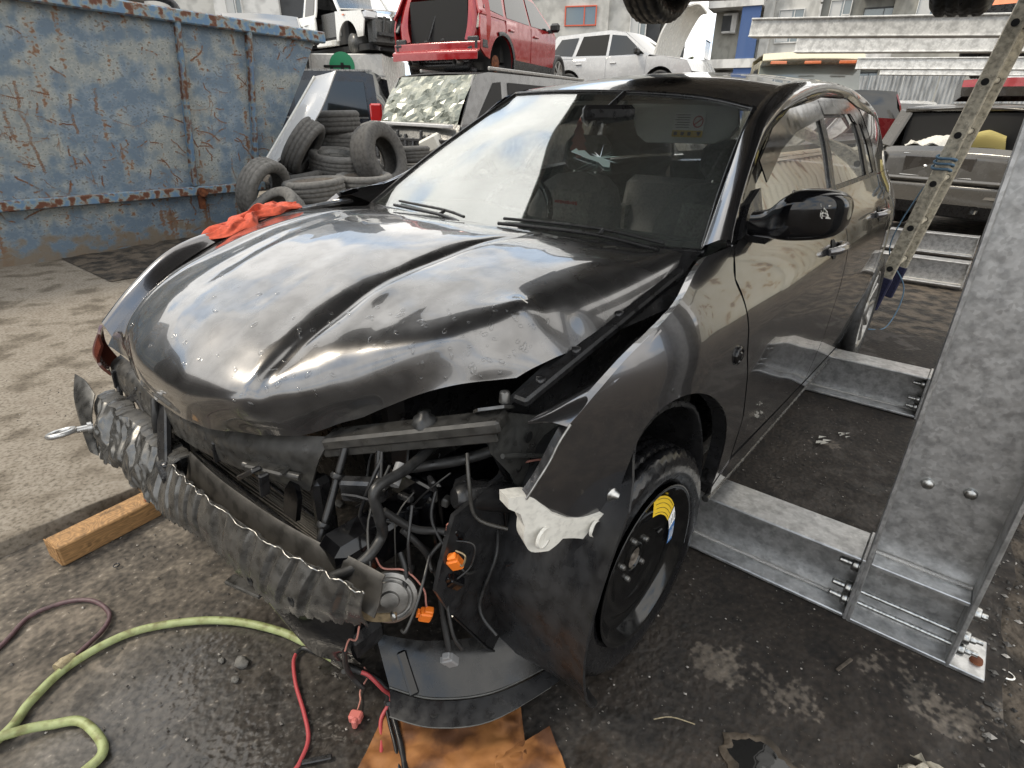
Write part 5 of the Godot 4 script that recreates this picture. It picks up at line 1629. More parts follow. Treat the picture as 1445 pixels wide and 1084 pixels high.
func front_end(car: Node3D):
	var m: Mb
	var r := RandomNumberGenerator.new()
	r.seed = 12
	var nz := noise(91, 6.0, 3)
	# --- bumper beam -------------------------------------------------------------------
	var beam := Node3D.new()
	beam.name = "bumper_beam"
	car.add_child(beam, true)
	beam.set_meta("label", "torn and kinked steel bumper beam with vertical ribs")
	var top := curve(p3([-0.66, 0.525, 0.655, -0.54, 0.525, 0.645, -0.43, 0.522, 0.642, -0.30, 0.515, 0.648, -0.19, 0.505, 0.648, -0.10, 0.522, 0.662, 0.0, 0.522, 0.668, 0.098, 0.52, 0.668, 0.268, 0.52, 0.662, 0.397, 0.52, 0.648, 0.491, 0.52, 0.632, 0.57, 0.52, 0.622]), 24)
	var bot := curve(p3([-0.58, 0.405, 0.700, -0.485, 0.40, 0.712, -0.36, 0.395, 0.704, -0.24, 0.40, 0.712, -0.15, 0.398, 0.712, -0.076, 0.40, 0.709, 0.0, 0.40, 0.698, 0.088, 0.40, 0.69, 0.246, 0.397, 0.692, 0.36, 0.395, 0.69, 0.45, 0.40, 0.655, 0.535, 0.40, 0.603]), 24)
	var n := top.size()
	var rows := []
	for v in 9:
		var row := PackedVector3Array()
		for i in n:
			var p: Vector3 = top[i].lerp(bot[i], v / 8.0)
			var u := float(i) / (n - 1)
			var ph := fposmod(i * 0.068 + 0.22 * sin(i * 0.09), 1.0)
			var rib := smoothstep(0.0, 0.07, ph) * (1.0 - smoothstep(0.72, 0.80, ph))
			p.z += (rib - 0.6) * 0.011 * sin(PI * clampf(v / 8.0 + 0.10, 0, 1)) + 0.008 * sin(PI * v / 8.0)
			p += Vector3(0.3, 0.3, 1) * nz.get_noise_3d(p.x * 2.0, p.y * 2.0, 0) * (0.003 + 0.018 * (1.0 - smoothstep(0.25, 0.45, u)))
			if v == 8: p.y += 0.004 * sin(i * 0.9) + 0.003 * sin(i * 2.3)
			row.append(p)
		rows.append(row)
	m = mb()
	sheet(m, rows, 0.003, true)
	obj("face_plate", m, mat.grey_steel, beam)
	m = mb()
	var lip := []
	for i in n: lip.append(top[i] + Vector3(0, 0.002 * sin(i * 0.7) + 0.001 * sin(i * 1.9), 0.004 + 0.0035 * sin(i * 0.45)))
	m.tube(lip.slice(int(n * 0.44)), 0.002, 6)
	obj("wavy_flange", m, mat.bare_metal, beam)
	m = mb()
	var bk := []
	for v in 5:
		var row := PackedVector3Array()
		for i in range(int(n * 0.42), n):
			var p: Vector3 = top[i]
			row.append(p + [Vector3(0, -0.07, -0.012), Vector3(0, -0.048, -0.026), Vector3(0, -0.022, -0.034), Vector3(0, 0.0, -0.038), Vector3(0, 0.008, -0.046)][v])
		bk.append(row)
	sheet(m, bk, 0.003)
	obj("back_plate", m, mk("worn_steel", lin(0.17, 0.16, 0.145), 0.38, 0.75, {"tex": mat.dark_steel.albedo_texture, "tri": 2.0}), beam)
	m = mb()
	var ledge := []
	for v in 3:
		var row := PackedVector3Array()
		for i in int(n * 0.44):
			row.append(rows[0][i] + [Vector3(0, 0.0, 0.002), Vector3(0, 0.006 + 0.004 * nz.get_noise_1d(i * 4.0), -0.02), Vector3(0, 0.004, -0.045)][v])
		ledge.append(row)
	sheet(m, ledge, 0.004)
	obj("top_ledge", m, mat.plastic_dusty, beam)
	m = mb()  # flared end plate on the far side, its tip bent up and forward
	sheet(m, surf([p3([-0.745, 0.575, 0.665, -0.70, 0.562, 0.655, -0.645, 0.535, 0.655]), p3([-0.715, 0.525, 0.690, -0.66, 0.505, 0.690, -0.60, 0.485, 0.69]), p3([-0.675, 0.475, 0.705, -0.615, 0.445, 0.715, -0.565, 0.425, 0.705]), p3([-0.635, 0.435, 0.71, -0.575, 0.405, 0.725, -0.54, 0.395, 0.715])], 6, 5), 0.003, true)
	obj("end_plate", m, mat.grey_steel, beam)
	for p in [[0.43, 0.462, 0.682], [0.30, 0.44, 0.696]]:
		m = mb()
		m.lathe([Vector2(0.009, 0.004), Vector2(0.011, 0.006), Vector2(0.007, 0.006), Vector2(0.006, 0.001), Vector2(0, 0.001)], Transform3D(Basis(Vector3.RIGHT, Vector3(0.35, 0.2, 0.9).normalized(), Vector3.UP), Vector3(p[0], p[1], p[2]) + Vector3(0, 0, 0.004)), 14)
		obj("drain_hole", m, mat.black, beam)
	m = mb()
	m.tube([Vector3(-0.585, 0.465, 0.695), Vector3(-0.592, 0.468, 0.735)], 0.0095, 10)
	m.tube([Vector3(-0.586, 0.465, 0.698), Vector3(-0.588, 0.466, 0.708)], 0.016, 10)
	var ring := []
	for k in 21: ring.append(Vector3(-0.600, 0.470, 0.766) + Vector3(sin(TAU * k / 20.0) * 0.027, sin(TAU * k / 20.0) * 0.006, cos(TAU * k / 20.0) * 0.031))
	m.tube(ring, 0.0078, 10, false)
	obj("tow_eye", m, mat.galv, beam)
	# --- radiator pack -----------------------------------------------------------------
	m = mb()
	sheet(m, surf([p3([-0.70, 0.605, 0.545, -0.3, 0.612, 0.565, 0.05, 0.632, 0.555, 0.30, 0.665, 0.47]), p3([-0.70, 0.585, 0.575, -0.3, 0.590, 0.592, 0.04, 0.60, 0.58, 0.28, 0.62, 0.50]), p3([-0.70, 0.525, 0.578, -0.28, 0.53, 0.595, 0.0, 0.535, 0.578, 0.23, 0.52, 0.505])], 8, 5), 0.008)
	var tie := obj("radiator_support", m, mat.plastic_dusty, car)
	for k in 9:  # moulded webs and clips
		var x := -0.66 + k * 0.105
		m = mb()
		m.bar(Vector3(x, 0.528, 0.588), Vector3(x + (0.09 if k % 2 else 0.012), 0.588, 0.588), 0.012, 0.022, Vector3.BACK, 0.003)
		obj("web", m, mat.plastic, tie)
	m = mb()
	m.box(Vector3(0.16, 0.578, 0.558), Vector3(0.10, 0.012, 0.045), Basis(Vector3.UP, 0.35), 0.004)
	m.tube([Vector3(0.10, 0.572, 0.585), Vector3(0.235, 0.568, 0.53)], 0.009, 8)
	obj("latch_catch", m, mat.plastic_dusty, tie)
	m = mb()
	m.bar(Vector3(0.28, 0.655, 0.475), Vector3(0.64, 0.765, 0.325), 0.06, 0.028, Vector3.UP, 0.006)
	m.bar(Vector3(0.28, 0.635, 0.492), Vector3(0.64, 0.745, 0.345), 0.012, 0.03, Vector3.UP, 0.003)
	obj("tie_bar", m, mat.plastic_dusty, car)
	m = mb()
	m.lathe([Vector2(0.026, 0), Vector2(0.022, 0.014), Vector2(0.012, 0.018), Vector2(0.008, 0.026), Vector2(0, 0.027)], Transform3D(Basis.IDENTITY, Vector3(0.49, 0.732, 0.39)), 14)
	obj("rubber_buffer", m, mat.rubber, car)
	m = mb()
	m.box(Vector3(-0.11, 0.33, 0.475), Vector3(0.66, 0.40, 0.02))
	var rad := obj("radiator", m, mat.fins, car)
	m = mb()
	for k in 5: m.bar(Vector3(-0.46, 0.16 + k * 0.09, 0.497), Vector3(0.22, 0.155 + k * 0.09 + 0.01 * sin(k * 2.0), 0.497), 0.008, 0.012, Vector3.UP, 0.002)
	tag(obj("tube_bank", m, mat.dark_steel, rad), "", "", "", "stuff")
	m = mb()
	for k in 42:
		var y := 0.145 + k * 0.0093
		m.tube([Vector3(-0.44, y, 0.488), Vector3(-0.2, y + 0.004 * sin(k * 1.7), 0.489 + 0.004 * sin(k)), Vector3(0.03, y + 0.005 * sin(k * 0.9), 0.488), Vector3(0.21, y, 0.487)], 0.0026, 5)
	tag(obj("cooling_fin", m, mk("fin_alu", lin(0.16, 0.15, 0.135), 0.5, 0.5, {"tex": mat.inner_grey.albedo_texture, "tri": 4.0}), rad), "", "", "", "stuff")
	for x in [-0.455, 0.225]:
		m = mb()
		m.box(Vector3(x, 0.33, 0.48), Vector3(0.035, 0.42, 0.05), Basis.IDENTITY, 0.012)
		obj("side_tank", m, mat.plastic, rad)
	m = mb()
	m.box(Vector3(-0.08, 0.205, 0.53), Vector3(1.0, 0.07, 0.10), Basis.IDENTITY, 0.015)
	m.box(Vector3(0.27, 0.27, 0.50), Vector3(0.06, 0.24, 0.07), Basis.IDENTITY, 0.01)
	m.box(Vector3(-0.53, 0.37, 0.50), Vector3(0.05, 0.38, 0.07), Basis.IDENTITY, 0.01)
	obj("lower_support", m, mat.plastic, car)
	m = mb()
	m.plate(pv([-0.02, 0.0, 0.03, 0.0, 0.035, 0.06, 0.02, 0.085, 0.0, 0.09, -0.02, 0.06]), 0.012, Transform3D(Basis(Vector3.RIGHT, Vector3(0, 0.97, -0.2), Vector3(0, 0.2, 0.97)), Vector3(0.19, 0.45, 0.54)))
	obj("air_guide", m, mat.black_gloss, car)
	for q in [[-0.70, 0.59, 0.565, -0.60, 0.44, 0.62], [-0.55, 0.575, 0.585, -0.42, 0.50, 0.60], [-0.60, 0.50, 0.60, -0.44, 0.58, 0.588], [-0.46, 0.60, 0.58, -0.44, 0.45, 0.60], [-0.66, 0.57, 0.57, -0.66, 0.40, 0.57]]:
		m = mb()
		m.bar(Vector3(q[0], q[1], q[2]), Vector3(q[3], q[4], q[5]), 0.022, 0.014, Vector3.BACK, 0.003)
		obj("grille_web", m, mat.plastic, car)
	m = mb()
	m.bar(Vector3(-0.305, 0.60, 0.585), Vector3(-0.185, 0.475, 0.66), 0.045, 0.018, Vector3(0, 0.5, 1), 0.004)
	m.box(Vector3(-0.165, 0.478, 0.655), Vector3(0.09, 0.022, 0.05), Basis(Vector3.UP, -0.2), 0.004)
	var br := obj("latch_support", m, mat.plastic, car)
	m = mb()
	m.lathe([Vector2(0.012, 0), Vector2(0.012, 0.008), Vector2(0, 0.009)], Transform3D(Basis.IDENTITY, Vector3(-0.175, 0.489, 0.657)), 6)
	obj("bolt", m, mat.dark_steel, br)
	m = mb()
	m.tube(curve([Vector3(-0.32, 0.605, 0.60), Vector3(-0.30, 0.57, 0.615), Vector3(-0.305, 0.52, 0.62)], 5), 0.011, 8)
	obj("hose_stub", m, mat.rubber, car)
	m = mb()
	m.tube([Vector3(0.335, 0.668, 0.468), Vector3(0.352, 0.56, 0.535), Vector3(0.373, 0.47, 0.60)], 0.008, 8)
	for y in [0.3, 0.72, 1.0]:
		var p := Vector3(0.335, 0.668, 0.468).lerp(Vector3(0.373, 0.47, 0.60), y)
		m.lathe([Vector2(0.014, -0.006), Vector2(0.016, 0), Vector2(0.014, 0.006)], Transform3D(Basis(Vector3.RIGHT, Vector3(0.1, 0.8, -0.55).normalized(), Vector3(0, 0.55, 0.8)), p), 10)
	obj("support_rod", m, mat.plastic, car)
	# --- left side rail, horn, wing panel ----------------------------------------------------
	m = mb()
	m.bar(Vector3(0.452, 0.505, 0.05), Vector3(0.452, 0.505, 0.40), 0.10, 0.13, Vector3.UP, 0.014)
	var rail := obj("chassis_rail", m, mat.black_gloss, car)
	m = mb()
	m.bar(Vector3(0.447, 0.50, 0.40), Vector3(0.435, 0.492, 0.605), 0.085, 0.10, Vector3.UP, 0.016)
	obj("crash_box", m, mat.black_gloss, rail)
	m = mb()
	m.box(Vector3(0.452, 0.515, 0.40), Vector3(0.135, 0.165, 0.012), Basis.IDENTITY, 0.004)
	m.box(Vector3(0.45, 0.513, 0.372), Vector3(0.122, 0.152, 0.014), Basis.IDENTITY, 0.005)
	obj("flange", m, mat.black_gloss, rail)
	m = mb()
	m.plate(pv([0, 0, 0.05, -0.01, 0.055, 0.04, 0.03, 0.055, -0.01, 0.045]), 0.004, Transform3D(Basis(Vector3(0.95, 0.1, -0.3), Vector3(0.2, 0.75, 0.6), Vector3(0.25, -0.65, 0.72)), Vector3(0.39, 0.565, 0.50)))
	m.bar(Vector3(0.36, 0.585, 0.51), Vector3(0.44, 0.59, 0.46), 0.03, 0.05, Vector3.UP, 0.006)
	obj("bracket", m, mat.dark_steel, rail)
	m = mb()
	m.panel(pv([0.355, 0.762, 0.283, 0.758, 0.16, 0.70, 0.095, 0.646, 0.13, 0.58, 0.178, 0.522, 0.231, 0.522, 0.29, 0.62, 0.335, 0.686]), 0.03, func(p: Vector2) -> Vector3: return Vector3(0.625 + 0.012 * sin(p.x * 30.0) * sin(p.y * 22.0), p.y, p.x), Vector3.RIGHT, 0.01)
	var wing := obj("lamp_mount_panel", m, mat.inner_grey, car)
	for q in [[0.24, 0.69, 0.010], [0.21, 0.62, 0.016], [0.27, 0.63, 0.008], [0.17, 0.58, 0.009]]:
		m = mb()
		m.lathe([Vector2(q[2], 0.0), Vector2(q[2] * 1.25, 0.003), Vector2(q[2] * 0.9, 0.003), Vector2(0, 0.002)], Transform3D(Basis(Vector3.UP, Vector3.RIGHT, Vector3.BACK), Vector3(0.632, q[1], q[0])), 14)
		obj("hole", m, mat.black, wing)
	m = mb()
	m.tube(curve([Vector3(0.64, 0.69, 0.33), Vector3(0.645, 0.66, 0.26), Vector3(0.648, 0.625, 0.19), Vector3(0.65, 0.60, 0.14)], 6), 0.0055, 8)
	obj("pipe", m, mat.inner_grey, wing)
	m = mb()  # inner wing seen through the gap under the bonnet
	m.panel(pv([0.34, 0.74, 0.15, 0.83, -0.10, 0.895, -0.42, 0.93, -0.45, 0.3, 0.10, 0.35, 0.22, 0.5]), 0.05, func(p: Vector2) -> Vector3: return Vector3(0.60 + 0.05 * smoothstep(0.7, 0.9, p.y), p.y, p.x), Vector3.RIGHT, 0.015)
	obj("inner_wing", m, mat.plastic, car)
	m = mb()
	m.bar(Vector3(0.655, 0.80, 0.30), Vector3(0.675, 0.935, -0.32), 0.035, 0.02, Vector3.UP, 0.005)
	var gut := obj("wing_rail", m, mat.plastic, car)
	for z in [0.24, 0.12, -0.05]:
		m = mb()
		m.lathe([Vector2(0.011, 0), Vector2(0.011, 0.008), Vector2(0, 0.01)], Transform3D(Basis.IDENTITY, Vector3(0.66, 0.823 + (0.24 - z) * 0.21, z)), 6)
		obj("bolt", m, mat.dark_steel, gut)
	m = mb()
	m.plate(pv([-0.03, -0.02, 0.02, -0.03, 0.045, 0.0, 0.03, 0.03, -0.02, 0.035, -0.035, 0.01]), 0.006, Transform3D(Basis(Vector3(0.8, 0.2, -0.55), Vector3(0.4, 0.5, 0.75), Vector3(0.4, -0.8, 0.4)), Vector3(0.60, 0.775, 0.315)))
	m.lathe([Vector2(0.012, 0), Vector2(0.01, 0.02), Vector2(0, 0.022)], Transform3D(Basis.IDENTITY, Vector3(0.62, 0.79, 0.30)), 10)
	obj("hinge_bracket", m, mat.grey_steel, car)
	m = mb()
	m.lathe([Vector2(0.0, -0.014), Vector2(0.046, -0.014), Vector2(0.053, -0.008), Vector2(0.053, -0.007), Vector2(0.053, 0.0), Vector2(0.053, 0.001), Vector2(0.046, 0.004), Vector2(0.045, 0.004), Vector2(0.043, -0.001), Vector2(0.038, -0.001), Vector2(0.036, 0.005), Vector2(0.034, 0.006), Vector2(0.020, 0.008), Vector2(0.019, 0.008), Vector2(0.018, 0.014), Vector2(0.017, 0.015), Vector2(0, 0.015)], Transform3D(Basis(Vector3(0.7, 0, -0.7), Vector3(0.55, 0.28, 0.78).normalized(), Vector3(-0.2, 0.95, -0.2)).orthonormalized(), Vector3(0.535, 0.425, 0.545)), 30)
	obj("horn", m, mat.alloy, car)
	m = mb()
	var hb := []
	for v in 2:
		var row := PackedVector3Array()
		for k in 13:
			var u := k / 12.0
			var p := Vector3(0.468, 0.425, 0.605).lerp(Vector3(0.578, 0.425, 0.565), u) + Vector3(0, -0.014 * sin(PI * u), 0.008 * sin(PI * u))
			row.append(p + Vector3(0, (0.013 - 0.004 * u) * (1 if v else -1), 0))
		hb.append(row)
	sheet(m, hb, 0.004, true)
	var hbr := obj("horn_bracket", m, mat.yellow_zinc, car)
	m = mb()
	m.lathe([Vector2(0.010, 0), Vector2(0.010, 0.008), Vector2(0, 0.009)], Transform3D(Basis(Vector3.RIGHT, Vector3(0.5, 0.3, 0.8).normalized(), Vector3.UP), Vector3(0.572, 0.423, 0.568)), 6)
	obj("bolt", m, mat.bolt_zinc, hbr)
	m = mb()
	m.panel(rounded([[0.432, 0.695, 0.391, 0.682, 0.368, 0.656, 0.349, 0.632], [0.310, 0.604, 0.275, 0.590, 0.232, 0.586], [0.236, 0.534, 0.262, 0.532, 0.281, 0.541, 0.322, 0.562], [0.350, 0.545, 0.380, 0.552, 0.394, 0.585, 0.395, 0.617], [0.405, 0.650, 0.430, 0.672]]), 0.02, func(p: Vector2) -> Vector3: return Vector3(side_x(p.x, p.y) + 0.006 + 0.004 * sin(p.x * 60.0), p.y, p.x), Vector3.RIGHT, 0.03)
	var wb := obj("foam_bracket", m, mat.white_plastic, car, "white plastic bumper bracket hanging from the wing tip")
	for q in [[0.366, 0.585, 0.022], [0.256, 0.560, 0.018]]:
		m = mb()
		m.lathe([Vector2(q[2], 0.0), Vector2(q[2] * 0.93, 0.006), Vector2(q[2] * 0.84, 0.004), Vector2(q[2] * 0.78, 0.001), Vector2(0, 0.001)], Transform3D(Basis(Vector3.UP, Vector3.RIGHT, Vector3.BACK), Vector3(side_x(q[0], q[1]) + 0.010, q[1], q[0])), 24)
		obj("boss", m, mat.white_plastic, wb)
	# --- splash shields ----------------------------------------------------------------
	var shf := func(p: Vector2) -> Vector3: return Vector3(0.615 + 0.05 * clampf((p.x - 0.27) / 0.2, 0, 1) * clampf((0.5 - p.y) * 2.0, 0, 1), p.y, p.x)
	m = mb()
	m.panel(pv([0.44, 0.60, 0.30, 0.62, 0.287, 0.46, 0.268, 0.07, 0.30, 0.10, 0.37, 0.20, 0.47, 0.38, 0.50, 0.46]), 0.03, shf, Vector3.RIGHT, 0.01)
	var sh := obj("splash_shield", m, mat.plastic, car)
	m = mb()
	var ed := []
	for q in curve([Vector2(0.305, 0.60), Vector2(0.288, 0.46), Vector2(0.275, 0.25), Vector2(0.267, 0.075)], 6): ed.append(shf.call(q) + Vector3(0.004, 0, 0))
	m.tube(ed, 0.0045, 6)
	var ed2 := []
	for q in [Vector2(0.267, 0.072), Vector2(0.31, 0.115), Vector2(0.37, 0.20), Vector2(0.47, 0.38)]: ed2.append(shf.call(q) + Vector3(0.003, 0, 0))
	m.tube(ed2, 0.003, 6)
	obj("edge", m, mat.black_gloss, sh)
	m = mb()
	m.plate(pv([0, 0, 0.13, 0.0, 0.02, -0.16]), 0.006, Transform3D(Basis(Vector3(0.75, 0.35, -0.5).normalized(), Vector3(0, 0.9, 0.35).normalized(), Vector3(0.6, -0.3, 0.7).normalized()), Vector3(0.65, 0.43, 0.33)))
	obj("gusset", m, mat.plastic, sh)
	m = mb()
	m.tube(curve([Vector3(0.575, 0.60, 0.40), Vector3(0.60, 0.585, 0.34), Vector3(0.625, 0.55, 0.27)], 5), [0.02, 0.028, 0.03, 0.031, 0.031, 0.032, 0.032, 0.032, 0.032, 0.03, 0.02], 12)
	obj("duct", m, mat.plastic, sh)
	m = mb()
	var arc := []
	for x0 in [0.56, 0.66, 0.765, 0.83, 0.87]:
		var row := PackedVector3Array()
		for k in 33:
			var a := lerpf(-0.75, PI * 1.12, k / 32.0)
			var rr := 0.352 + 0.012 * sin(a * 9.0) * (1.0 if x0 < 0.75 else 0.2) + (0.012 if x0 > 0.86 else 0.0)
			var x: float = x0 if x0 < 0.8 else lerpf(0.80, x0, smoothstep(1.25, 0.7, absf(a - 0.1)))
			row.append(Vector3(x, 0.30 + sin(a) * rr * (1.12 if sin(a) > 0 else 0.85), cos(a) * rr - 0.015))
		arc.append(row)
	sheet(m, arc, 0.006)
	obj("wheel_arch_liner", m, mat.plastic, car)
	# curved tray under the left corner
	m = mb()
	sheet(m, surf([p3([0.40, 0.19, 0.50, 0.50, 0.185, 0.44, 0.58, 0.18, 0.355, 0.64, 0.185, 0.27, 0.68, 0.19, 0.17]), p3([0.435, 0.165, 0.515, 0.535, 0.16, 0.46, 0.62, 0.155, 0.37, 0.685, 0.16, 0.265, 0.72, 0.165, 0.14]), p3([0.485, 0.115, 0.535, 0.575, 0.11, 0.49, 0.665, 0.108, 0.395, 0.725, 0.11, 0.26, 0.755, 0.115, 0.10])], 6, 5), 0.005)
	var tr := obj("corner_tray", m, mk("worn_black", lin(0.012, 0.012, 0.012), 0.36, 0.0, {"rtex": mat.plastic.roughness_texture, "tri": 3.0}), car)
	m = mb()
	sheet(m, surf([p3([0.49, 0.112, 0.54, 0.58, 0.107, 0.495, 0.67, 0.105, 0.40, 0.73, 0.107, 0.262, 0.76, 0.112, 0.11]), p3([0.53, 0.098, 0.575, 0.615, 0.092, 0.53, 0.70, 0.09, 0.44, 0.755, 0.092, 0.29, 0.785, 0.10, 0.14])], 6, 3), 0.004)
	obj("flange", m, mat.plastic, tr)
	m = mb()
	m.tube(curve(p3([0.487, 0.118, 0.538, 0.578, 0.113, 0.493, 0.668, 0.111, 0.398, 0.728, 0.113, 0.261]), 6), 0.0026, 6)
	obj("bright_edge", m, mat.inner_grey, tr)
	m = mb()
	m.tube(curve(p3([0.53, 0.10, 0.576, 0.616, 0.094, 0.531, 0.701, 0.092, 0.441, 0.756, 0.094, 0.291]), 6), 0.0018, 6)
	obj("bright_edge", m, mat.inner_grey, tr)
	m = mb()
	m.bar(Vector3(0.475, 0.18, 0.49), Vector3(0.545, 0.118, 0.515), 0.022, 0.012, Vector3.UP, 0.004)
	obj("strap", m, mat.black_gloss, tr)
	for p in [[0.60, 0.099, 0.51], [0.735, 0.10, 0.28]]:
		m = mb()
		m.lathe([Vector2(0.009, 0.002), Vector2(0.011, 0.004), Vector2(0.006, 0.004), Vector2(0, 0.002)], Transform3D(Basis.IDENTITY, Vector3(p[0], p[1], p[2])), 12)
		obj("hole", m, mat.black, tr)
	m = mb()
	sheet(m, surf([p3([-0.66, 0.30, 0.60, -0.52, 0.30, 0.585, -0.40, 0.29, 0.575]), p3([-0.67, 0.24, 0.64, -0.52, 0.23, 0.63, -0.41, 0.22, 0.61]), p3([-0.64, 0.19, 0.63, -0.52, 0.185, 0.615, -0.43, 0.19, 0.60])], 5, 5), 0.008, true)
	obj("undertray", m, mat.plastic, car)
	m = mb()
	sheet(m, surf([p3([0.10, 0.31, 0.60, 0.25, 0.31, 0.60, 0.42, 0.31, 0.56]), p3([0.13, 0.23, 0.62, 0.26, 0.22, 0.62, 0.42, 0.22, 0.58]), p3([0.24, 0.16, 0.61, 0.32, 0.15, 0.605, 0.42, 0.16, 0.56])], 5, 5), 0.008, true)
	obj("undertray", m, mat.black_gloss, car)
	m = mb()
	m.box(Vector3(0.135, 0.285, 0.655), Vector3(0.11, 0.012, 0.03), Basis(Vector3.UP, 0.25), 0.003)
	obj("clip_strip", m, mat.plastic_dusty, car)
	# --- wiring -----------------------------------------------------------------------
	var loom := Node3D.new()
	loom.name = "wiring_loom"
	car.add_child(loom, true)
	for q in [
		[0.011, "rubber", 0.46, 0.66, 0.30, 0.49, 0.655, 0.44, 0.50, 0.657, 0.527, 0.505, 0.60, 0.53, 0.50, 0.545, 0.525, 0.50, 0.515, 0.58, 0.44, 0.47, 0.625],
		[0.008, "rubber", 0.50, 0.60, 0.515, 0.53, 0.545, 0.47, 0.56, 0.53, 0.43, 0.585, 0.53, 0.42, 0.60, 0.545, 0.425],
		[0.007, "rubber", 0.52, 0.55, 0.49, 0.55, 0.49, 0.46, 0.565, 0.42, 0.445, 0.585, 0.34, 0.455, 0.61, 0.262, 0.465],
		[0.012, "rubber", 0.44, 0.62, 0.42, 0.52, 0.63, 0.33, 0.58, 0.655, 0.27, 0.60, 0.66, 0.22],
		[0.009, "plastic", 0.40, 0.70, 0.42, 0.405, 0.66, 0.44, 0.42, 0.615, 0.46, 0.45, 0.60, 0.49],
		[0.006, "rubber", 0.52, 0.50, 0.50, 0.545, 0.47, 0.51, 0.55, 0.43, 0.525],
		[0.0025, "wire_pink", 0.60, 0.66, 0.30, 0.62, 0.635, 0.27, 0.645, 0.63, 0.22, 0.655, 0.60, 0.15],
		[0.002, "wire_pink", 0.51, 0.515, 0.55, 0.515, 0.485, 0.54, 0.545, 0.475, 0.51, 0.57, 0.43, 0.49, 0.575, 0.395, 0.49, 0.57, 0.375, 0.485],
		[0.002, "wire_pink", 0.585, 0.53, 0.435, 0.585, 0.56, 0.43, 0.60, 0.56, 0.43, 0.605, 0.54, 0.44],
		[0.002, "yellow_zinc", 0.62, 0.515, 0.445, 0.64, 0.50, 0.45, 0.645, 0.525, 0.445, 0.625, 0.53, 0.45],
		[0.002, "rubber", 0.61, 0.54, 0.44, 0.645, 0.535, 0.42, 0.645, 0.49, 0.43, 0.63, 0.465, 0.455],
		[0.002, "wire_pink", 0.50, 0.37, 0.60, 0.49, 0.33, 0.605, 0.455, 0.30, 0.60, 0.44, 0.26, 0.605],
		[0.006, "rubber", 0.44, 0.26, 0.605, 0.425, 0.20, 0.60, 0.415, 0.14, 0.585, 0.43, 0.10, 0.57]]:
		var pts := []
		for k in range(2, q.size(), 3): pts.append(Vector3(q[k], q[k + 1], q[k + 2]))
		m = mb()
		m.tube(curve(pts, 7), q[0], 7)
		obj("cable", m, mat[q[1]], loom)
	var cr_ := RandomNumberGenerator.new()
	cr_.seed = 23
	for k in 18:  # thin dark leads strung through the bay
		var a0 := Vector3(cr_.randf_range(0.36, 0.60), cr_.randf_range(0.50, 0.70), cr_.randf_range(0.24, 0.52))
		var b0 := a0 + Vector3(cr_.randf_range(-0.10, 0.10), cr_.randf_range(-0.24, -0.05), cr_.randf_range(-0.03, 0.12))
		m = mb()
		m.tube(curve([a0, a0.lerp(b0, 0.3) + Vector3(cr_.randf_range(-0.03, 0.03), cr_.randf_range(-0.03, 0.02), 0.03), a0.lerp(b0, 0.7) + Vector3(cr_.randf_range(-0.03, 0.03), -0.02, 0.03), b0], 6), cr_.randf_range(0.0016, 0.005), 6)
		obj("cable", m, mat[["rubber", "plastic", "rubber", "plastic_dusty", "rubber"][k % 5]] if k != 4 else mat.rubber, loom)
	for k in 14:  # clips, bolts and small brackets on the rail and the support panel
		var o := Vector3(cr_.randf_range(0.33, 0.60), cr_.randf_range(0.46, 0.68), cr_.randf_range(0.20, 0.50))
		m = mb()
		m.box(o, Vector3(cr_.randf_range(0.012, 0.04), cr_.randf_range(0.01, 0.03), cr_.randf_range(0.01, 0.04)), Basis.from_euler(Vector3(cr_.randf() * 2.0, cr_.randf() * 2.0, cr_.randf() * 2.0)), 0.003)
		obj("bracket", m, mat[["plastic_dusty", "inner_grey", "plastic", "dark_steel"][k % 4]], loom)
	for q in [[0.622, 0.500, 0.450, "orange_plastic", 0.4], [0.568, 0.355, 0.487, "orange_plastic", -0.3], [0.605, 0.548, 0.43, "black_gloss", 0.5], [0.625, 0.455, 0.455, "black_gloss", 0.9], [0.613, 0.238, 0.467, "grey_plastic", 0.5]]:
		m = mb()
		var b := Basis.from_euler(Vector3(0.3, 0.7, q[4]))
		m.box(Vector3(q[0], q[1], q[2]), Vector3(0.026, 0.032, 0.02), b, 0.003)
		m.box(Vector3(q[0], q[1], q[2]) + b * Vector3(0.003, 0.018, 0.0), Vector3(0.018, 0.014, 0.014), b, 0.002)
		m.box(Vector3(q[0], q[1], q[2]) + b * Vector3(-0.016, 0.002, 0.0), Vector3(0.006, 0.018, 0.012), b, 0.001)
		obj("connector", m, mat[q[3]], loom)
	m = mb()
	m.tube([Vector3(0.47, 0.655, 0.44), Vector3(0.485, 0.63, 0.475)], 0.012, 8)
	obj("clamp", m, mat.grey_plastic, loom)


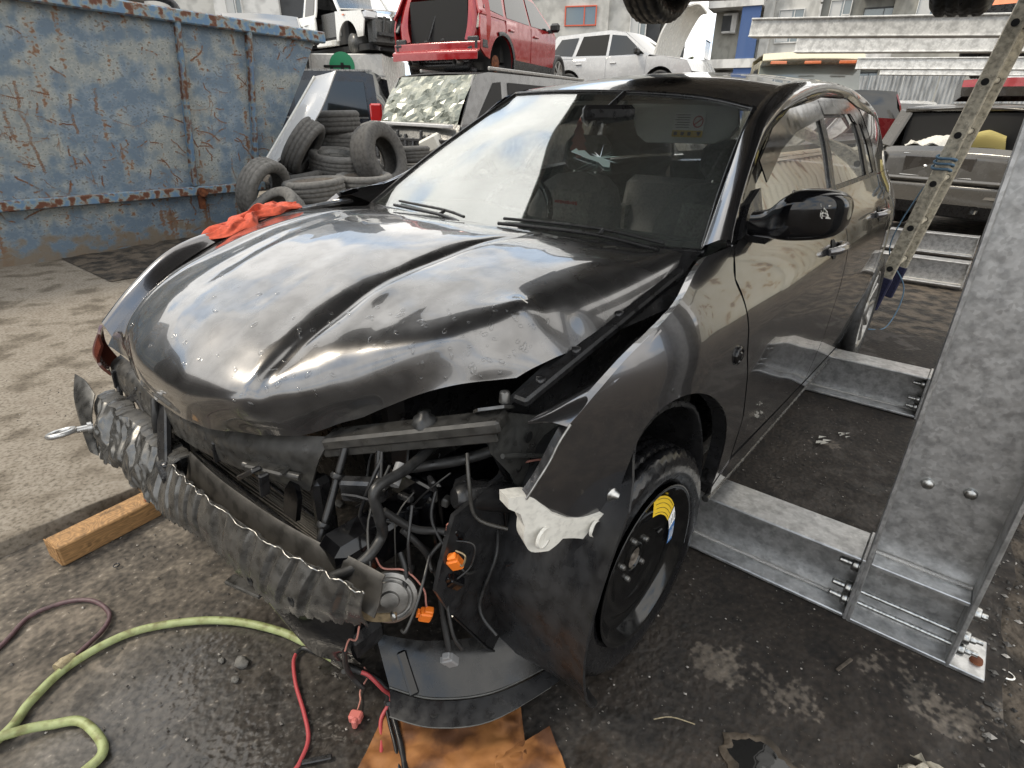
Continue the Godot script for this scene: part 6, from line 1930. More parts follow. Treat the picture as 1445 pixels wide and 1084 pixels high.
# A wrecked road vehicle. Local +Z is forward. p.side is its outline in (z, y) up to the waist, p.top the line over
# bonnet, screen, roof and tail as [z, y, material, part name] (each entry covers the stretch up to the next).
func wreck(called: String, label: String, category: String, at: Vector3, turn: float, p: Dictionary) -> Node3D:
	var t := thing(called, label, category, at, turn)
	var hw: float = p.w * 0.5
	var belt: float = p.belt
	var lean: float = p.get("lean", 0.28)
	var half := func(y: float) -> float:
		if y > belt: return hw - 0.02 - (y - belt) * lean
		return hw - 0.05 * pow(absf(y - belt * 0.72) / (belt * 0.72), 2.0)
	var arches := []
	for z in p.get("arch", []): arches.append(circle(Vector2(z, p.r), p.r + 0.07, 26))
	var paint: Material = mat[p.paint]
	for s in [1.0, -1.0]:
		var f := func(q: Vector2) -> Vector3: return Vector3(s * half.call(q.y), q.y, q.x)
		var f2 := func(q: Vector2) -> Vector3: return Vector3(s * (half.call(q.y) + 0.008), q.y, q.x)
		var m := mb()
		m.panel(cut(pv(p.side), arches), 0.14, f, Vector3(s, 0, 0), 0.03)
		obj("side_panel", m, paint, t)
		if p.has("upper"):
			m = mb()
			m.panel(pv(p.upper), 0.14, f, Vector3(s, 0, 0), 0.03)
			obj("upper_side", m, paint, t)
		for k in p.get("door", []).size():
			m = mb()
			m.panel(cut(pv(p.door[k]), arches), 0.14, f2, Vector3(s, 0, 0), 0.02)
			var d := obj("door", m, paint, t)
			if p.get("handles", true):
				var zz := 99.0
				for q in pv(p.door[k]): zz = minf(zz, q.x)
				m = mb()
				m.box(Vector3(s * (half.call(belt - 0.14) + 0.02), belt - 0.14, zz + 0.18), Vector3(0.04, 0.035, 0.17), Basis.IDENTITY, 0.01)
				obj("handle", m, mat[p.get("handle", p.paint)], d)
		for k in p.get("glass", []).size():
			m = mb()
			var f3 := func(q: Vector2) -> Vector3: return Vector3(s * (half.call(q.y) + 0.012), q.y, q.x)
			m.panel(pv(p.glass[k]), 0.2, f3, Vector3(s, 0, 0), 0.0)
			obj("window", m, mat[p.get("pane", "car_glass")], t)
		for k in p.get("trim", []).size():
			m = mb()
			var f4 := func(q: Vector2) -> Vector3: return Vector3(s * (half.call(q.y) + 0.018), q.y, q.x)
			m.panel(cut(pv(p.trim[k]), arches), 0.2, f4, Vector3(s, 0, 0), 0.02)
			obj("side_cladding", m, mat[p.get("trim_mat", "plastic")], t)
		for k in p.get("lamp", []):
			m = mb()
			m.panel(pv(k[1]), 0.1, func(q: Vector2) -> Vector3: return Vector3(s * (half.call(q.y) + 0.012), q.y, q.x), Vector3(s, 0, 0), 0.05)
			obj(k[2], m, mat[k[0]], t)
		if p.has("mirror"):
			m = mb()
			m.box(Vector3(s * (hw + 0.11), belt + 0.09, p.mirror), Vector3(0.2, 0.16, 0.11), Basis.IDENTITY, 0.04)
			m.box(Vector3(s * (hw + 0.0), belt + 0.03, p.mirror), Vector3(0.1, 0.06, 0.07), Basis.IDENTITY, 0.01)
			obj("wing_mirror", m, mat[p.get("mirror_mat", "plastic")], t)
	# strips across the car
	var top: Array = p.top
	var i := 0
	while i < top.size() - 1:
		var j := i + 1
		while j < top.size() - 1 and top[j][2] == top[i][2] and top[j][3] == top[i][3]: j += 1
		var pts := []
		for k in range(i, j + 1): pts.append(Vector2(top[k][0], top[k][1]))
		var rows := []
		var smooth_pts := []
		for k in pts.size() - 1:
			for u in 4: smooth_pts.append(pts[k].lerp(pts[k + 1], u / 4.0))
		smooth_pts.append(pts[pts.size() - 1])
		for q in smooth_pts:
			var row := PackedVector3Array()
			var h: float = half.call(q.y)
			for x in [-1.0, -0.96, -0.85, -0.5, 0.0, 0.5, 0.85, 0.96, 1.0]: row.append(Vector3(x * h, q.y + (0.035 * (1.0 - x * x) if q.y > belt * 0.7 else 0.0), q.x + (0.05 * (1.0 - x * x) * (signf(q.x)) if q.y < belt * 1.3 and absf(q.x) > 1.0 else 0.0)))
			rows.append(row)
		var m := mb()
		sheet(m, rows, 0.02)
		if top[i][2] != "open": obj(top[i][3], m, mat[top[i][2]], t)
		i = j
	var m := mb()
	m.box(Vector3(0, 0.26, p.get("mid", 0.0)), Vector3(p.w - 0.3, 0.12, p.len * 0.86))
	m.box(Vector3(0, belt * 0.62, p.get("mid", 0.0)), Vector3(p.w - 0.35, belt * 0.5, p.len * 0.5))
	obj("underbody", m, mat.cabin, t)
	for z in p.get("wheel", []):
		for s in [1, -1]: road_wheel(t, Vector3(s * (hw - 0.13), p.r, z), s, p.r)
	return t


var wheel_mesh := {}
func road_wheel(t: Node3D, at: Vector3, s: int, r: float):
	var key := "%.2f" % r
	if not wheel_mesh.has(key):
		var w := mb()
		w.lathe([Vector2(r * 0.66, -0.09), Vector2(r * 0.62, 0.03), Vector2(r * 0.66, 0.085), Vector2(r * 0.6, 0.08), Vector2(r * 0.5, 0.05), Vector2(r * 0.2, 0.06), Vector2(r * 0.12, 0.075), Vector2(0, 0.075)], Transform3D.IDENTITY, 24)
		for k in 5:
			var a := TAU * k / 5.0
			w.bar(Vector3(0, 0.07, 0), Vector3(cos(a) * r * 0.6, 0.078, sin(a) * r * 0.6), 0.06, 0.02, Vector3.UP, 0.005)
		wheel_mesh[key] = [make_tyre(r, 0.21, r * 0.66, 40).mesh(), w.mesh()]
	var n := Node3D.new()
	n.name = "wheel"
	t.add_child(n, true)
	n.transform = Transform3D(Basis(Vector3(0, 0, -s), Vector3(s, 0, 0), Vector3.UP), at)
	obj("tyre", wheel_mesh[key][0], mat.rubber, n)
	obj("rim", wheel_mesh[key][1], mat.alloy, n)


const SUV_SIDE := [-2.1, 0.45, -2.12, 0.75, -2.05, 1.02, -1.4, 1.03, 0.6, 0.98, 1.3, 0.96, 1.95, 0.84, 2.1, 0.6, 2.08, 0.32, 1.7, 0.24, -1.8, 0.26]


func suv_spec(o := {}) -> Dictionary:
	var p := {"w": 1.78, "len": 4.2, "belt": 1.0, "r": 0.34, "paint": "car_silver", "side": SUV_SIDE,
		"arch": [1.3, -1.3], "wheel": [1.3, -1.3],
		"upper": [-2.05, 1.0, -1.95, 1.3, -1.75, 1.55, -0.2, 1.6, 0.25, 1.52, 1.0, 1.02, 0.95, 0.97],
		"door": [[0.9, 0.42, 0.92, 0.98, -0.15, 0.99, -0.15, 0.35, 0.75, 0.33], [-0.18, 0.36, -0.18, 0.99, -1.15, 1.0, -1.15, 0.75, -0.95, 0.6, -0.85, 0.36]],
		"glass": [[0.85, 1.03, 0.28, 1.45, -0.12, 1.5, -0.12, 1.03], [-0.2, 1.03, -0.2, 1.51, -0.95, 1.5, -1.1, 1.04], [-1.2, 1.05, -1.08, 1.48, -1.6, 1.46, -1.85, 1.1]],
		"mirror": 0.7,
		"top": [[2.1, 0.3, "plastic", "bumper"], [2.12, 0.62, "car_silver", "nose"], [1.95, 0.86, "car_silver", "bonnet"], [1.0, 1.02, "car_glass", "windscreen"], [0.25, 1.53, "car_silver", "roof"], [-0.2, 1.61, "car_silver", "roof"], [-1.75, 1.56, "car_glass", "rear_window"], [-2.05, 1.03, "car_silver", "tailgate"], [-2.14, 0.62, "plastic", "rear_bumper"], [-2.1, 0.3, "plastic", "rear_bumper"]]}
	p.merge(o, true)
	if o.has("paint") and not o.has("top"):
		var tp := []
		for k in p.top: tp.append([k[0], k[1], o.paint if k[2] == "car_silver" else k[2], k[3]])
		p.top = tp
	return p


func van_spec(o := {}) -> Dictionary:
	var p := {"w": 1.70, "len": 4.6, "belt": 1.15, "lean": 0.1, "r": 0.33, "paint": "car_grey",
		"side": [-2.3, 0.3, -2.32, 1.17, 1.2, 1.15, 2.05, 1.08, 2.3, 0.85, 2.32, 0.4, 2.1, 0.28],
		"arch": [1.55, -1.35], "wheel": [1.55, -1.35],
		"upper": [-2.3, 1.14, -2.22, 1.9, -2.0, 1.95, 0.95, 1.95, 1.25, 1.85, 1.95, 1.12],
		"door": [[1.95, 0.5, 1.95, 1.08, 0.95, 1.12, 0.95, 0.4, 1.2, 0.38]],
		"glass": [[1.75, 1.2, 1.2, 1.78, 1.0, 1.8, 1.0, 1.2], [0.8, 1.2, 0.8, 1.8, -0.65, 1.8, -0.65, 1.2], [-0.8, 1.2, -0.8, 1.8, -2.05, 1.78, -2.1, 1.22]],
		"top": [[2.3, 0.3, "plastic", "bumper"], [2.34, 0.7, "car_grey", "nose"], [2.05, 1.1, "car_glass", "windscreen"], [1.25, 1.88, "car_grey", "roof"], [0.9, 1.96, "car_grey", "roof"], [-2.1, 1.95, "car_glass", "rear_window"], [-2.32, 1.2, "car_grey", "tailgate"], [-2.34, 0.3, "car_grey", "tailgate"]]}
	p.merge(o, true)
	if o.has("paint") and not o.has("top"):
		var tp := []
		for k in p.top: tp.append([k[0], k[1], o.paint if k[2] == "car_grey" else k[2], k[3]])
		p.top = tp
	return p


func build_yard_vehicles():
	var m: Mb
	# red SUV without tailgate, stacked on the grey van
	var red := suv_spec({"paint": "car_red", "w": 1.76, "lean": 0.36, "wheel": [1.3], "pane": "car_glass",
		"top": [[1.2, 0.98, "open", "x"], [1.0, 1.02, "car_glass", "windscreen"], [0.25, 1.50, "car_red", "roof"], [-0.2, 1.56, "car_red", "roof"], [-1.75, 1.52, "open", "x"], [-1.98, 0.62, "car_red", "rear_panel"], [-2.06, 0.60, "car_red", "rear_panel"], [-2.06, 0.50, "car_red", "rear_crossmember"], [-2.14, 0.46, "car_red", "rear_crossmember"], [-2.14, 0.34, "car_red", "rear_crossmember"]],
		"trim": [[0.92, 0.26, 0.92, 0.40, -0.9, 0.42, -0.9, 0.26]],
		"side": [-2.02, 0.5, -2.05, 0.8, -2.0, 1.02, -1.4, 1.03, 0.6, 0.98, 1.0, 0.98, 0.98, 0.24, -1.0, 0.22, -1.85, 0.40]})
	var t := wreck("red_car", "red hatchback without tailgate or rear wheel, stacked on the grey van", "car", Vector3(-7.30, 1.83, -8.86), PI + 0.2, red)
	m = mb()
	m.box(Vector3(0, 0.93, -1.93), Vector3(1.16, 0.62, 0.03))
	obj("boot_opening", m, mat.black, t)
	for s in [-1, 1]:
		m = mb()
		var inn := curve([Vector3(s * 0.56, 0.64, -2.0), Vector3(s * 0.61, 0.86, -1.985), Vector3(s * 0.60, 1.15, -1.93), Vector3(s * 0.53, 1.40, -1.84), Vector3(s * 0.42, 1.52, -1.78)], 4)
		var mdl := curve([Vector3(s * 0.72, 0.60, -2.0), Vector3(s * 0.78, 0.86, -1.97), Vector3(s * 0.73, 1.17, -1.90), Vector3(s * 0.62, 1.45, -1.80), Vector3(s * 0.44, 1.57, -1.74)], 4)
		var ext := curve([Vector3(s * 0.87, 0.55, -1.80), Vector3(s * 0.90, 0.86, -1.74), Vector3(s * 0.83, 1.19, -1.70), Vector3(s * 0.70, 1.48, -1.64), Vector3(s * 0.46, 1.575, -1.66)], 4)
		var rr := []
		for k in inn.size(): rr.append([inn[k], mdl[k], ext[k]])
		sheet(m, surf(rr, 5, 1), 0.02, s < 0)
		obj("quarter_end", m, mat.car_red, t)
	m = mb()
	m.bar(Vector3(-0.45, 1.55, -1.76), Vector3(0.45, 1.55, -1.76), 0.10, 0.06, Vector3.UP, 0.02)
	obj("opening_frame", m, mat.car_red, t)
	for s in [-1, 1]:
		m = mb()
		m.box(Vector3(s * 0.74, 0.58, -2.03), Vector3(0.22, 0.2, 0.08), Basis.IDENTITY, 0.02)
		m.bar(Vector3(s * 0.80, 1.05, -1.90), Vector3(s * 0.84, 0.78, -2.03), 0.08, 0.05, Vector3.BACK, 0.01)
		m.box(Vector3(s * 0.865, 0.58, -1.88), Vector3(0.04, 0.14, 0.2), Basis.IDENTITY, 0.02)
		obj("lamp_bracket", m, mat.plastic, t)
		m = mb()
		m.tube([Vector3(s * 0.46, 0.30, -2.2), Vector3(s * 0.46, 0.30, -1.95)], 0.045, 14, false)
		obj("tailpipe", m, mat.alloy, t)
		m = mb()
		m.lathe([Vector2(0.0, 0.02), Vector2(0.05, 0.03), Vector2(0.06, 0.01), Vector2(0.13, 0.01), Vector2(0.135, -0.01), Vector2(0.05, -0.02)], Transform3D(Basis(Vector3(0, 0, -s), Vector3(s, 0, 0), Vector3.UP), Vector3(s * 0.74, 0.33, -1.3)), 24)
		obj("brake_disc", m, mat.rust, t)
	m = mb()
	m.tube([Vector3(-0.6, 0.27, -1.9), Vector3(0.6, 0.27, -1.9)], 0.09, 12)
	m.tube(curve([Vector3(-0.5, 0.2, -1.6), Vector3(0.0, 0.16, -1.7), Vector3(0.5, 0.22, -1.6)], 6), 0.05, 8)
	obj("silencer", m, mat.dark_steel, t)
	m = mb()
	m.panel(pv([1.02, 0.98, 1.5, 0.92, 1.75, 0.82, 1.55, 0.7, 1.3, 0.76, 1.05, 0.72]), 0.1, func(q: Vector2) -> Vector3: return Vector3(0.8 - 0.2 * (q.x - 1.0), q.y, q.x), Vector3.RIGHT, 0.02)
	m.box(Vector3(0, 0.5, 1.4), Vector3(1.2, 0.4, 0.7), Basis.IDENTITY, 0.05)
	obj("bare_front", m, mat.dark_steel, t)
	m = mb()
	m.tube([Vector3(0.2, 0.66, -1.97), Vector3(-0.05, 1.3, -1.9)], 0.015, 6)
	obj("gas_strut", m, mat.dark_steel, t)
	for k in 16:
		m = mb()
		var o := Vector3(rng.randf_range(-0.75, 0.75), rng.randf_range(0.12, 0.42), rng.randf_range(-2.0, -1.5))
		m.box(o, Vector3(rng.randf_range(0.04, 0.2), rng.randf_range(0.03, 0.12), rng.randf_range(0.04, 0.2)), Basis.from_euler(Vector3(rng.randf(), rng.randf() * 3.0, rng.randf())), 0.01)
		obj("suspension_part", m, mat[["dark_steel", "rim_rusty", "plastic", "cabin"][k % 4]], t)
	for k in 9:
		m = mb()
		var o := Vector3(rng.randf_range(-0.8, 0.8), rng.randf_range(0.5, 0.68), -2.075)
		m.box(o, Vector3(rng.randf_range(0.05, 0.16), rng.randf_range(0.02, 0.06), 0.02), Basis(Vector3.BACK, rng.randf_range(-0.3, 0.3)), 0.005)
		obj("bare_bracket", m, mat[["plastic", "car_red", "dark_steel"][k % 3]], t)
	m = mb()
	m.panel(circle(Vector2(-1.3, 0.34), 0.44, 30), 0.1, func(q: Vector2) -> Vector3: return Vector3(-(0.885 if q.y > 0.2 else 0.86), q.y, q.x), Vector3.LEFT, 0.0) if false else m.lathe([Vector2(0.41, 0.0), Vector2(0.47, 0.0), Vector2(0.47, 0.025), Vector2(0.41, 0.02)], Transform3D(Basis(Vector3(0, 0, 1), Vector3(-1, 0, 0), Vector3.UP), Vector3(-0.885, 0.34, -1.3)), 20, -1.2, 1.9)
	obj("arch_cladding", m, mat.plastic, t)
	m = mb()
	for s in [-1, 1]: m.lathe([Vector2(0.40, -0.3), Vector2(0.40, 0.06)], Transform3D(Basis(Vector3(0, 0, -s), Vector3(s, 0, 0), Vector3.UP), Vector3(s * 0.8, 0.34, -1.3)), 24)
	obj("wheel_well", m, mat.cabin, t)
	# grey van with the crushed screen
	var gv := van_spec({"paint": "car_grey", "w": 1.72, "pane": "cabin", "top": [[2.3, 0.3, "plastic", "bumper"], [2.30, 0.95, "inner_grey", "nose"], [2.12, 1.18, "open", "x"], [1.62, 1.88, "car_grey", "roof"], [0.9, 1.93, "car_grey", "roof"], [-2.1, 1.95, "car_glass", "rear_window"], [-2.32, 1.2, "car_grey", "tailgate"], [-2.34, 0.3, "car_grey", "tailgate"]],
		"upper": [-2.3, 1.14, -2.22, 1.9, -2.0, 1.95, 1.3, 1.92, 1.68, 1.86, 2.12, 1.12]})
	t = wreck("grey_van", "grey van with a crushed and crazed windscreen under the red hatchback", "van", Vector3(-6.20, 0, -7.62), 0.1, gv)
	m = mb()
	var cg := []
	for i in 13:
		var row := PackedVector3Array()
		for j in 24:
			var edge := 0.0 if i in [0, 12] or j in [0, 23] else 1.0
			row.append(Vector3(lerpf(-0.80, 0.78, j / 23.0) + rng.randf_range(-0.025, 0.025) * edge, lerpf(1.18, 1.87, i / 12.0) + rng.randf_range(-0.02, 0.02) * edge, lerpf(2.12, 1.62, i / 12.0) + 0.06 * sin(PI * i / 12.0) + edge * (rng.randf_range(-0.014, 0.014) + 0.045 * sin(j * 0.9 + i * 0.5) * sin(i * 0.7))))
		cg.append(row)
	for i in 12:
		for j in 23:
			m.flat(cg[i][j], cg[i][j + 1], cg[i + 1][j + 1], Vector3(0, 0.5, 1))
			m.flat(cg[i][j], cg[i + 1][j + 1], cg[i + 1][j], Vector3(0, 0.5, 1))
	obj("crazed_windscreen", m, mat.crazed_glass, t)
	m = mb()
	m.bar(Vector3(-0.84, 1.20, 2.24), Vector3(0.78, 1.16, 2.26), 0.10, 0.05, Vector3.UP, 0.01)
	obj("scuttle", m, mat.car_silver, t)
	m = mb()
	m.box(Vector3(0.45, 0.92, 2.34), Vector3(0.34, 0.22, 0.16), Basis.from_euler(Vector3(0.2, 0.2, 0.4)), 0.03)
	obj("washer_bottle", m, mat.white_plastic, t)
	m = mb()
	for k in 9: m.bar(Vector3(-0.7 + k * 0.16, 1.1 - 0.05 * (k % 3), 2.34), Vector3(-0.65 + k * 0.15, 0.7 + 0.06 * (k % 2), 2.36), 0.05, 0.04, Vector3.BACK, 0.01)
	m.bar(Vector3(-0.8, 0.98, 2.34), Vector3(0.75, 0.96, 2.33), 0.06, 0.05, Vector3.UP, 0.01)
	m.tube([Vector3(-0.7, 0.62, 2.36), Vector3(0.7, 0.60, 2.36)], 0.06, 8)
	obj("exposed_front", m, mat.dark_steel, t)
	m = mb()
	m.box(Vector3(0.62, 1.45, 0.85), Vector3(0.28, 0.62, 0.14), Basis(Vector3.RIGHT, -0.1), 0.06)
	obj("seat", m, mat.cloth_light, t)
	m = mb()
	m.bar(Vector3(-0.7, 1.98, 1.2), Vector3(-0.7, 1.98, -2.0), 0.05, 0.05, Vector3.UP, 0.01)
	m.bar(Vector3(0.7, 1.98, 1.2), Vector3(0.7, 1.98, -2.0), 0.05, 0.05, Vector3.UP, 0.01)
	obj("roof_rail", m, mat.alloy, t)
	# navy van
	var nv := van_spec({"paint": "car_navy", "w": 1.75})
	t = wreck("navy_van", "dark navy van side on behind the tyre heap, red tail lamp showing", "van", Vector3(-10.15, 0.06, -5.42), -0.85, nv)
	for s in [-1, 1]:
		m = mb()
		m.box(Vector3(s * 0.84, 1.15, -2.24), Vector3(0.09, 0.58, 0.22), Basis.IDENTITY, 0.03)
		var l := obj("tail_lamp", m, mat.lamp_red, t)
		m = mb()
		m.box(Vector3(s * 0.84, 0.98, -2.242), Vector3(0.094, 0.16, 0.224), Basis.IDENTITY, 0.03)
		obj("clear_lens", m, mat.lamp_clear, l)
		m = mb()
		m.bar(Vector3(s * 0.872, 1.20, 0.8), Vector3(s * 0.868, 1.20, -2.1), 0.012, 0.025)
		obj("chrome_strip", m, mat.chrome, t)
		m = mb()
		m.bar(Vector3(s * 0.76, 1.965, 0.9), Vector3(s * 0.76, 1.965, -2.2), 0.04, 0.03)
		obj("gutter", m, mat.alloy, t)
	# generator housing and the white pickup on it
	t = thing("generator_housing", "white louvred generator housing with a round green emblem, under the pickup", "generator", Vector3(-12.15, 0, -9.0), 0.62)
	m = mb()
	m.box(Vector3(0, 1.3, 0), Vector3(2.2, 2.6, 2.2), Basis.IDENTITY, 0.02)
	obj("housing", m, mat.car_white, t)
	for k in 26:
		m = mb()
		m.box(Vector3(-1.115, 0.35 + k * 0.088, 0), Vector3(0.04, 0.05, 1.9), Basis(Vector3.BACK, 0.5))
		obj("louvre", m, mat.car_white, t)
	var logo := Node3D.new()
	logo.name = "emblem"
	t.add_child(logo, true)
	m = mb()
	m.lathe([Vector2(0.0, 0.012), Vector2(0.30, 0.012), Vector2(0.30, 0.0)], Transform3D(Basis(Vector3.RIGHT, Vector3.BACK, Vector3.DOWN), Vector3(0.12, 2.34, 1.1)), 30)
	obj("green_disc", m, mat.green_print, logo)
	m = mb()
	m.box(Vector3(0.0, 2.34, 1.117), Vector3(0.62, 0.05, 0.012))
	m.box(Vector3(0.13, 2.19, 1.117), Vector3(0.07, 0.45, 0.012))
	m.box(Vector3(-0.12, 2.19, 1.117), Vector3(0.06, 0.30, 0.012))
	m.box(Vector3(0.22, 2.21, 1.117), Vector3(0.16, 0.06, 0.012))
	m.box(Vector3(0.30, 2.27, 1.117), Vector3(0.05, 0.16, 0.012))
	obj("lettering", m, mat.black, logo)
	var ute := {"w": 1.72, "len": 4.9, "belt": 1.0, "r": 0.36, "paint": "car_white", "arch": [1.45, -1.35], "wheel": [-1.35], "lean": 0.18,
		"side": [-2.5, 0.55, -2.5, 1.05, -0.72, 1.05, -0.70, 1.0, -0.02, 1.0, -0.02, 0.42, -1.9, 0.42],
		"door": [[-0.05, 0.45, -0.05, 1.0, -0.68, 1.0, -0.68, 0.5]],
		"upper": [-0.7, 0.99, -0.62, 1.62, 0.0, 1.66, 0.0, 0.99], "glass": [[-0.58, 1.05, -0.52, 1.55, -0.1, 1.56, -0.1, 1.05]],
		"top": [[2.2, 0.95, "car_white", "bonnet"], [1.05, 1.08, "clear_glass", "windscreen"], [0.45, 1.62, "car_white", "roof"], [-0.6, 1.66, "car_glass", "rear_window"], [-0.75, 1.05, "cabin", "load_bed"], [-2.5, 1.0, "car_white", "tailgate"], [-2.52, 0.5, "car_white", "tailgate"]]}
	t = wreck("white_pickup", "white double cab pickup missing its front door and wheel, on top of the stack", "pickup truck", Vector3(-12.7, 2.47, -9.4), PI / 2 - 0.12, ute)
	for s in [-1, 1]:
		m = mb()
		m.panel(cut(pv([0.92, 0.42, 0.95, 1.02, 2.1, 0.94, 2.2, 0.75, 2.1, 0.45]), [circle(Vector2(1.45, 0.36), 0.44)]), 0.1, func(q: Vector2) -> Vector3: return Vector3(s * 0.85, q.y, q.x), Vector3(s, 0, 0), 0.03)
		obj("front_wing", m, mat.car_white, t)
		m = mb()
		m.box(Vector3(s * 0.66, 0.86, 2.16), Vector3(0.34, 0.16, 0.14), Basis.IDENTITY, 0.03)
		obj("headlamp", m, mat.lamp_clear, t)
		m = mb()
		m.box(Vector3(s * 0.872, 0.92, 1.35), Vector3(0.02, 0.03, 0.07))
		obj("indicator", m, mat.car_orange, t)
		m = mb()
		m.bar(Vector3(s * 0.82, 0.40, 0.9), Vector3(s * 0.82, 0.40, -0.05), 0.12, 0.12, Vector3.UP, 0.02)
		m.bar(Vector3(s * 0.74, 1.0, 1.0), Vector3(s * 0.66, 1.62, 0.45), 0.07, 0.06, Vector3.UP, 0.01)
		obj("door_frame", m, mat.car_white, t)
	m = mb()
	m.box(Vector3(0, 0.8, 0.45), Vector3(1.4, 0.5, 0.9))
	m.lathe([Vector2(0.2, -0.2), Vector2(0.2, 0.1), Vector2(0, 0.1)], Transform3D(Basis(Vector3(0, 0, 1), Vector3(-1, 0, 0), Vector3.UP), Vector3(-0.65, 0.36, 1.45)), 20)
	m.box(Vector3(0, 0.55, 2.1), Vector3(1.3, 0.5, 0.3), Basis.IDENTITY, 0.05)
	for k in 7: m.tube([Vector3(-0.6 + k * 0.2, 0.4 + 0.1 * (k % 2), 2.25), Vector3(-0.55 + k * 0.18, 0.85, 2.2 + 0.1 * (k % 3))], 0.035, 6)
	obj("exposed_front", m, mat.inner_grey, t)
	m = mb()
	m.bar(Vector3(-0.6, 0.5, 2.35), Vector3(0.6, 0.48, 2.35), 0.08, 0.06)
	m.bar(Vector3(-0.5, 0.35, 1.8), Vector3(-0.65, 0.18, 2.5), 0.06, 0.06)
	obj("front_bar", m, mat.dark_steel, t)
	# dark car lying behind the skip
	t = wreck("dark_saloon", "dark saloon car behind the skip rim with red tail lamps", "car", Vector3(-12.5, 1.82, -7.0), PI + 0.93, suv_spec({"paint": "car_grey", "wheel": [1.3, -1.3], "w": 1.8,
		"top": [[2.1, 0.3, "plastic", "bumper"], [2.12, 0.62, "car_grey", "nose"], [1.95, 0.86, "car_grey", "bonnet"], [1.0, 1.02, "car_glass", "windscreen"], [0.3, 1.36, "car_grey", "roof"], [-0.6, 1.4, "car_glass", "rear_window"], [-1.35, 1.06, "car_silver", "boot_lid"], [-2.0, 1.0, "car_navy", "boot_lid"], [-2.14, 0.62, "car_grey", "rear_bumper"], [-2.1, 0.3, "car_grey", "rear_bumper"]],
		"upper": [-1.5, 1.0, -0.7, 1.38, 0.25, 1.36, 1.0, 1.0], "glass": [[0.8, 1.03, 0.2, 1.3, -0.6, 1.32, -1.2, 1.05]], "mirror": 0.7}))
	for s in [-1, 1]:
		m = mb()
		m.box(Vector3(s * 0.70, 0.90, -2.12), Vector3(0.36, 0.22, 0.16), Basis.IDENTITY, 0.04)
		obj("tail_lamp", m, mat.lamp_red, t)
	m = mb()
	m.lathe([Vector2(0.05, 0.0), Vector2(0.085, 0.012), Vector2(0.095, 0.0)], Transform3D(Basis(Vector3.RIGHT, Vector3.FORWARD, Vector3.UP), Vector3(0, 0.92, -2.14)), 20)
	obj("badge_ring", m, mat.chrome, t)
	# silencer and pipes lying on the load of the skip
	t = thing("exhaust_silencer", "rusty exhaust silencer with bent pipe lying on top of the skip", "exhaust", Vector3(-5.15, 2.12, -1.5))
	m = mb()
	m.lathe([Vector2(0, -0.33), Vector2(0.09, -0.33), Vector2(0.12, -0.3), Vector2(0.12, 0.3), Vector2(0.09, 0.33), Vector2(0, 0.33)], Transform3D(Basis(Vector3.RIGHT, Vector3.BACK, Vector3.DOWN), Vector3(-0.25, 0.14, 0.2)), 20)
	obj("silencer_body", m, mat.rim_rusty, t)
	m = mb()
	m.tube(curve([Vector3(-0.25, 0.14, -0.12), Vector3(-0.25, 0.16, -0.30), Vector3(-0.22, 0.10, -0.42), Vector3(-0.2, -0.1, -0.44)], 6), 0.035, 10)
	obj("pipe", m, mat.dark_steel, t)
	# silver SUV with its bonnet up, and the grey wreck it stands on
	t = wreck("silver_car", "silver four wheel drive with its white bonnet raised, behind the red hatchback", "car", Vector3(-7.25, 1.72, -14.2), PI / 2 + 0.05, suv_spec({"w": 1.8, "wheel": [1.3, -1.3], "glass": [[0.85, 1.03, 0.28, 1.45, -0.12, 1.5, -0.12, 1.03], [-1.2, 1.05, -1.08, 1.48, -1.6, 1.46, -1.85, 1.1]]}))
	for s in [-1, 1]:
		m = mb()
		m.panel(pv([-0.2, 1.03, -0.2, 1.51, -0.95, 1.5, -1.1, 1.04]), 0.2, func(q: Vector2) -> Vector3: return Vector3(s * (0.885 - (q.y - 1.0) * 0.28), q.y, q.x), Vector3(s, 0, 0), 0.0)
		obj("open_window", m, mat.black, t)
	m = mb()
	sheet(m, surf([p3([-0.78, 1.02, 1.05, 0, 1.06, 1.02, 0.78, 1.02, 1.05]), p3([-0.80, 1.5, 1.2, 0, 1.58, 1.15, 0.80, 1.5, 1.2]), p3([-0.72, 1.95, 1.5, 0, 2.08, 1.45, 0.72, 1.95, 1.5]), p3([-0.6, 2.0, 1.75, 0, 2.12, 1.75, 0.6, 2.0, 1.75])], 6, 6), 0.04, true)
	obj("raised_bonnet", m, mat.car_white, t)
	wreck("grey_wreck", "grey wreck hidden beneath the silver four wheel drive", "car", Vector3(-7.3, 0, -14.3), PI / 2, suv_spec({"paint": "car_grey"}))
	# bronze hatchback at the right
	var mini := suv_spec({"paint": "car_bronze", "w": 1.64, "len": 4.1, "r": 0.33, "pane": "car_glass",
		"top": [[2.1, 0.3, "plastic", "bumper"], [2.12, 0.62, "car_bronze", "nose"], [1.95, 0.9, "car_bronze", "bonnet"], [0.95, 1.02, "car_glass", "windscreen"], [0.35, 1.46, "car_bronze", "roof"], [-1.82, 1.47, "car_bronze", "roof"], [-1.92, 1.42, "open", "x"], [-2.0, 1.0, "car_bronze", "tailgate"], [-2.07, 0.93, "car_bronze", "tailgate"], [-2.10, 0.64, "car_bronze", "rear_bumper"], [-2.17, 0.60, "car_bronze", "rear_bumper"], [-2.16, 0.40, "plastic", "lower_bumper"], [-2.1, 0.26, "plastic", "lower_bumper"]],
		"upper": [-2.0, 0.99, -1.88, 1.42, -0.2, 1.46, 0.3, 1.42, 1.0, 1.02]})
	t = wreck("bronze_hatchback", "grey brown hatchback seen from behind with no rear glass, beyond the ladder", "car", Vector3(1.33, 0, -9.95), PI - 0.33, mini)
	m = mb()
	m.box(Vector3(0, 1.2, -1.86), Vector3(1.3, 0.4, 0.03))
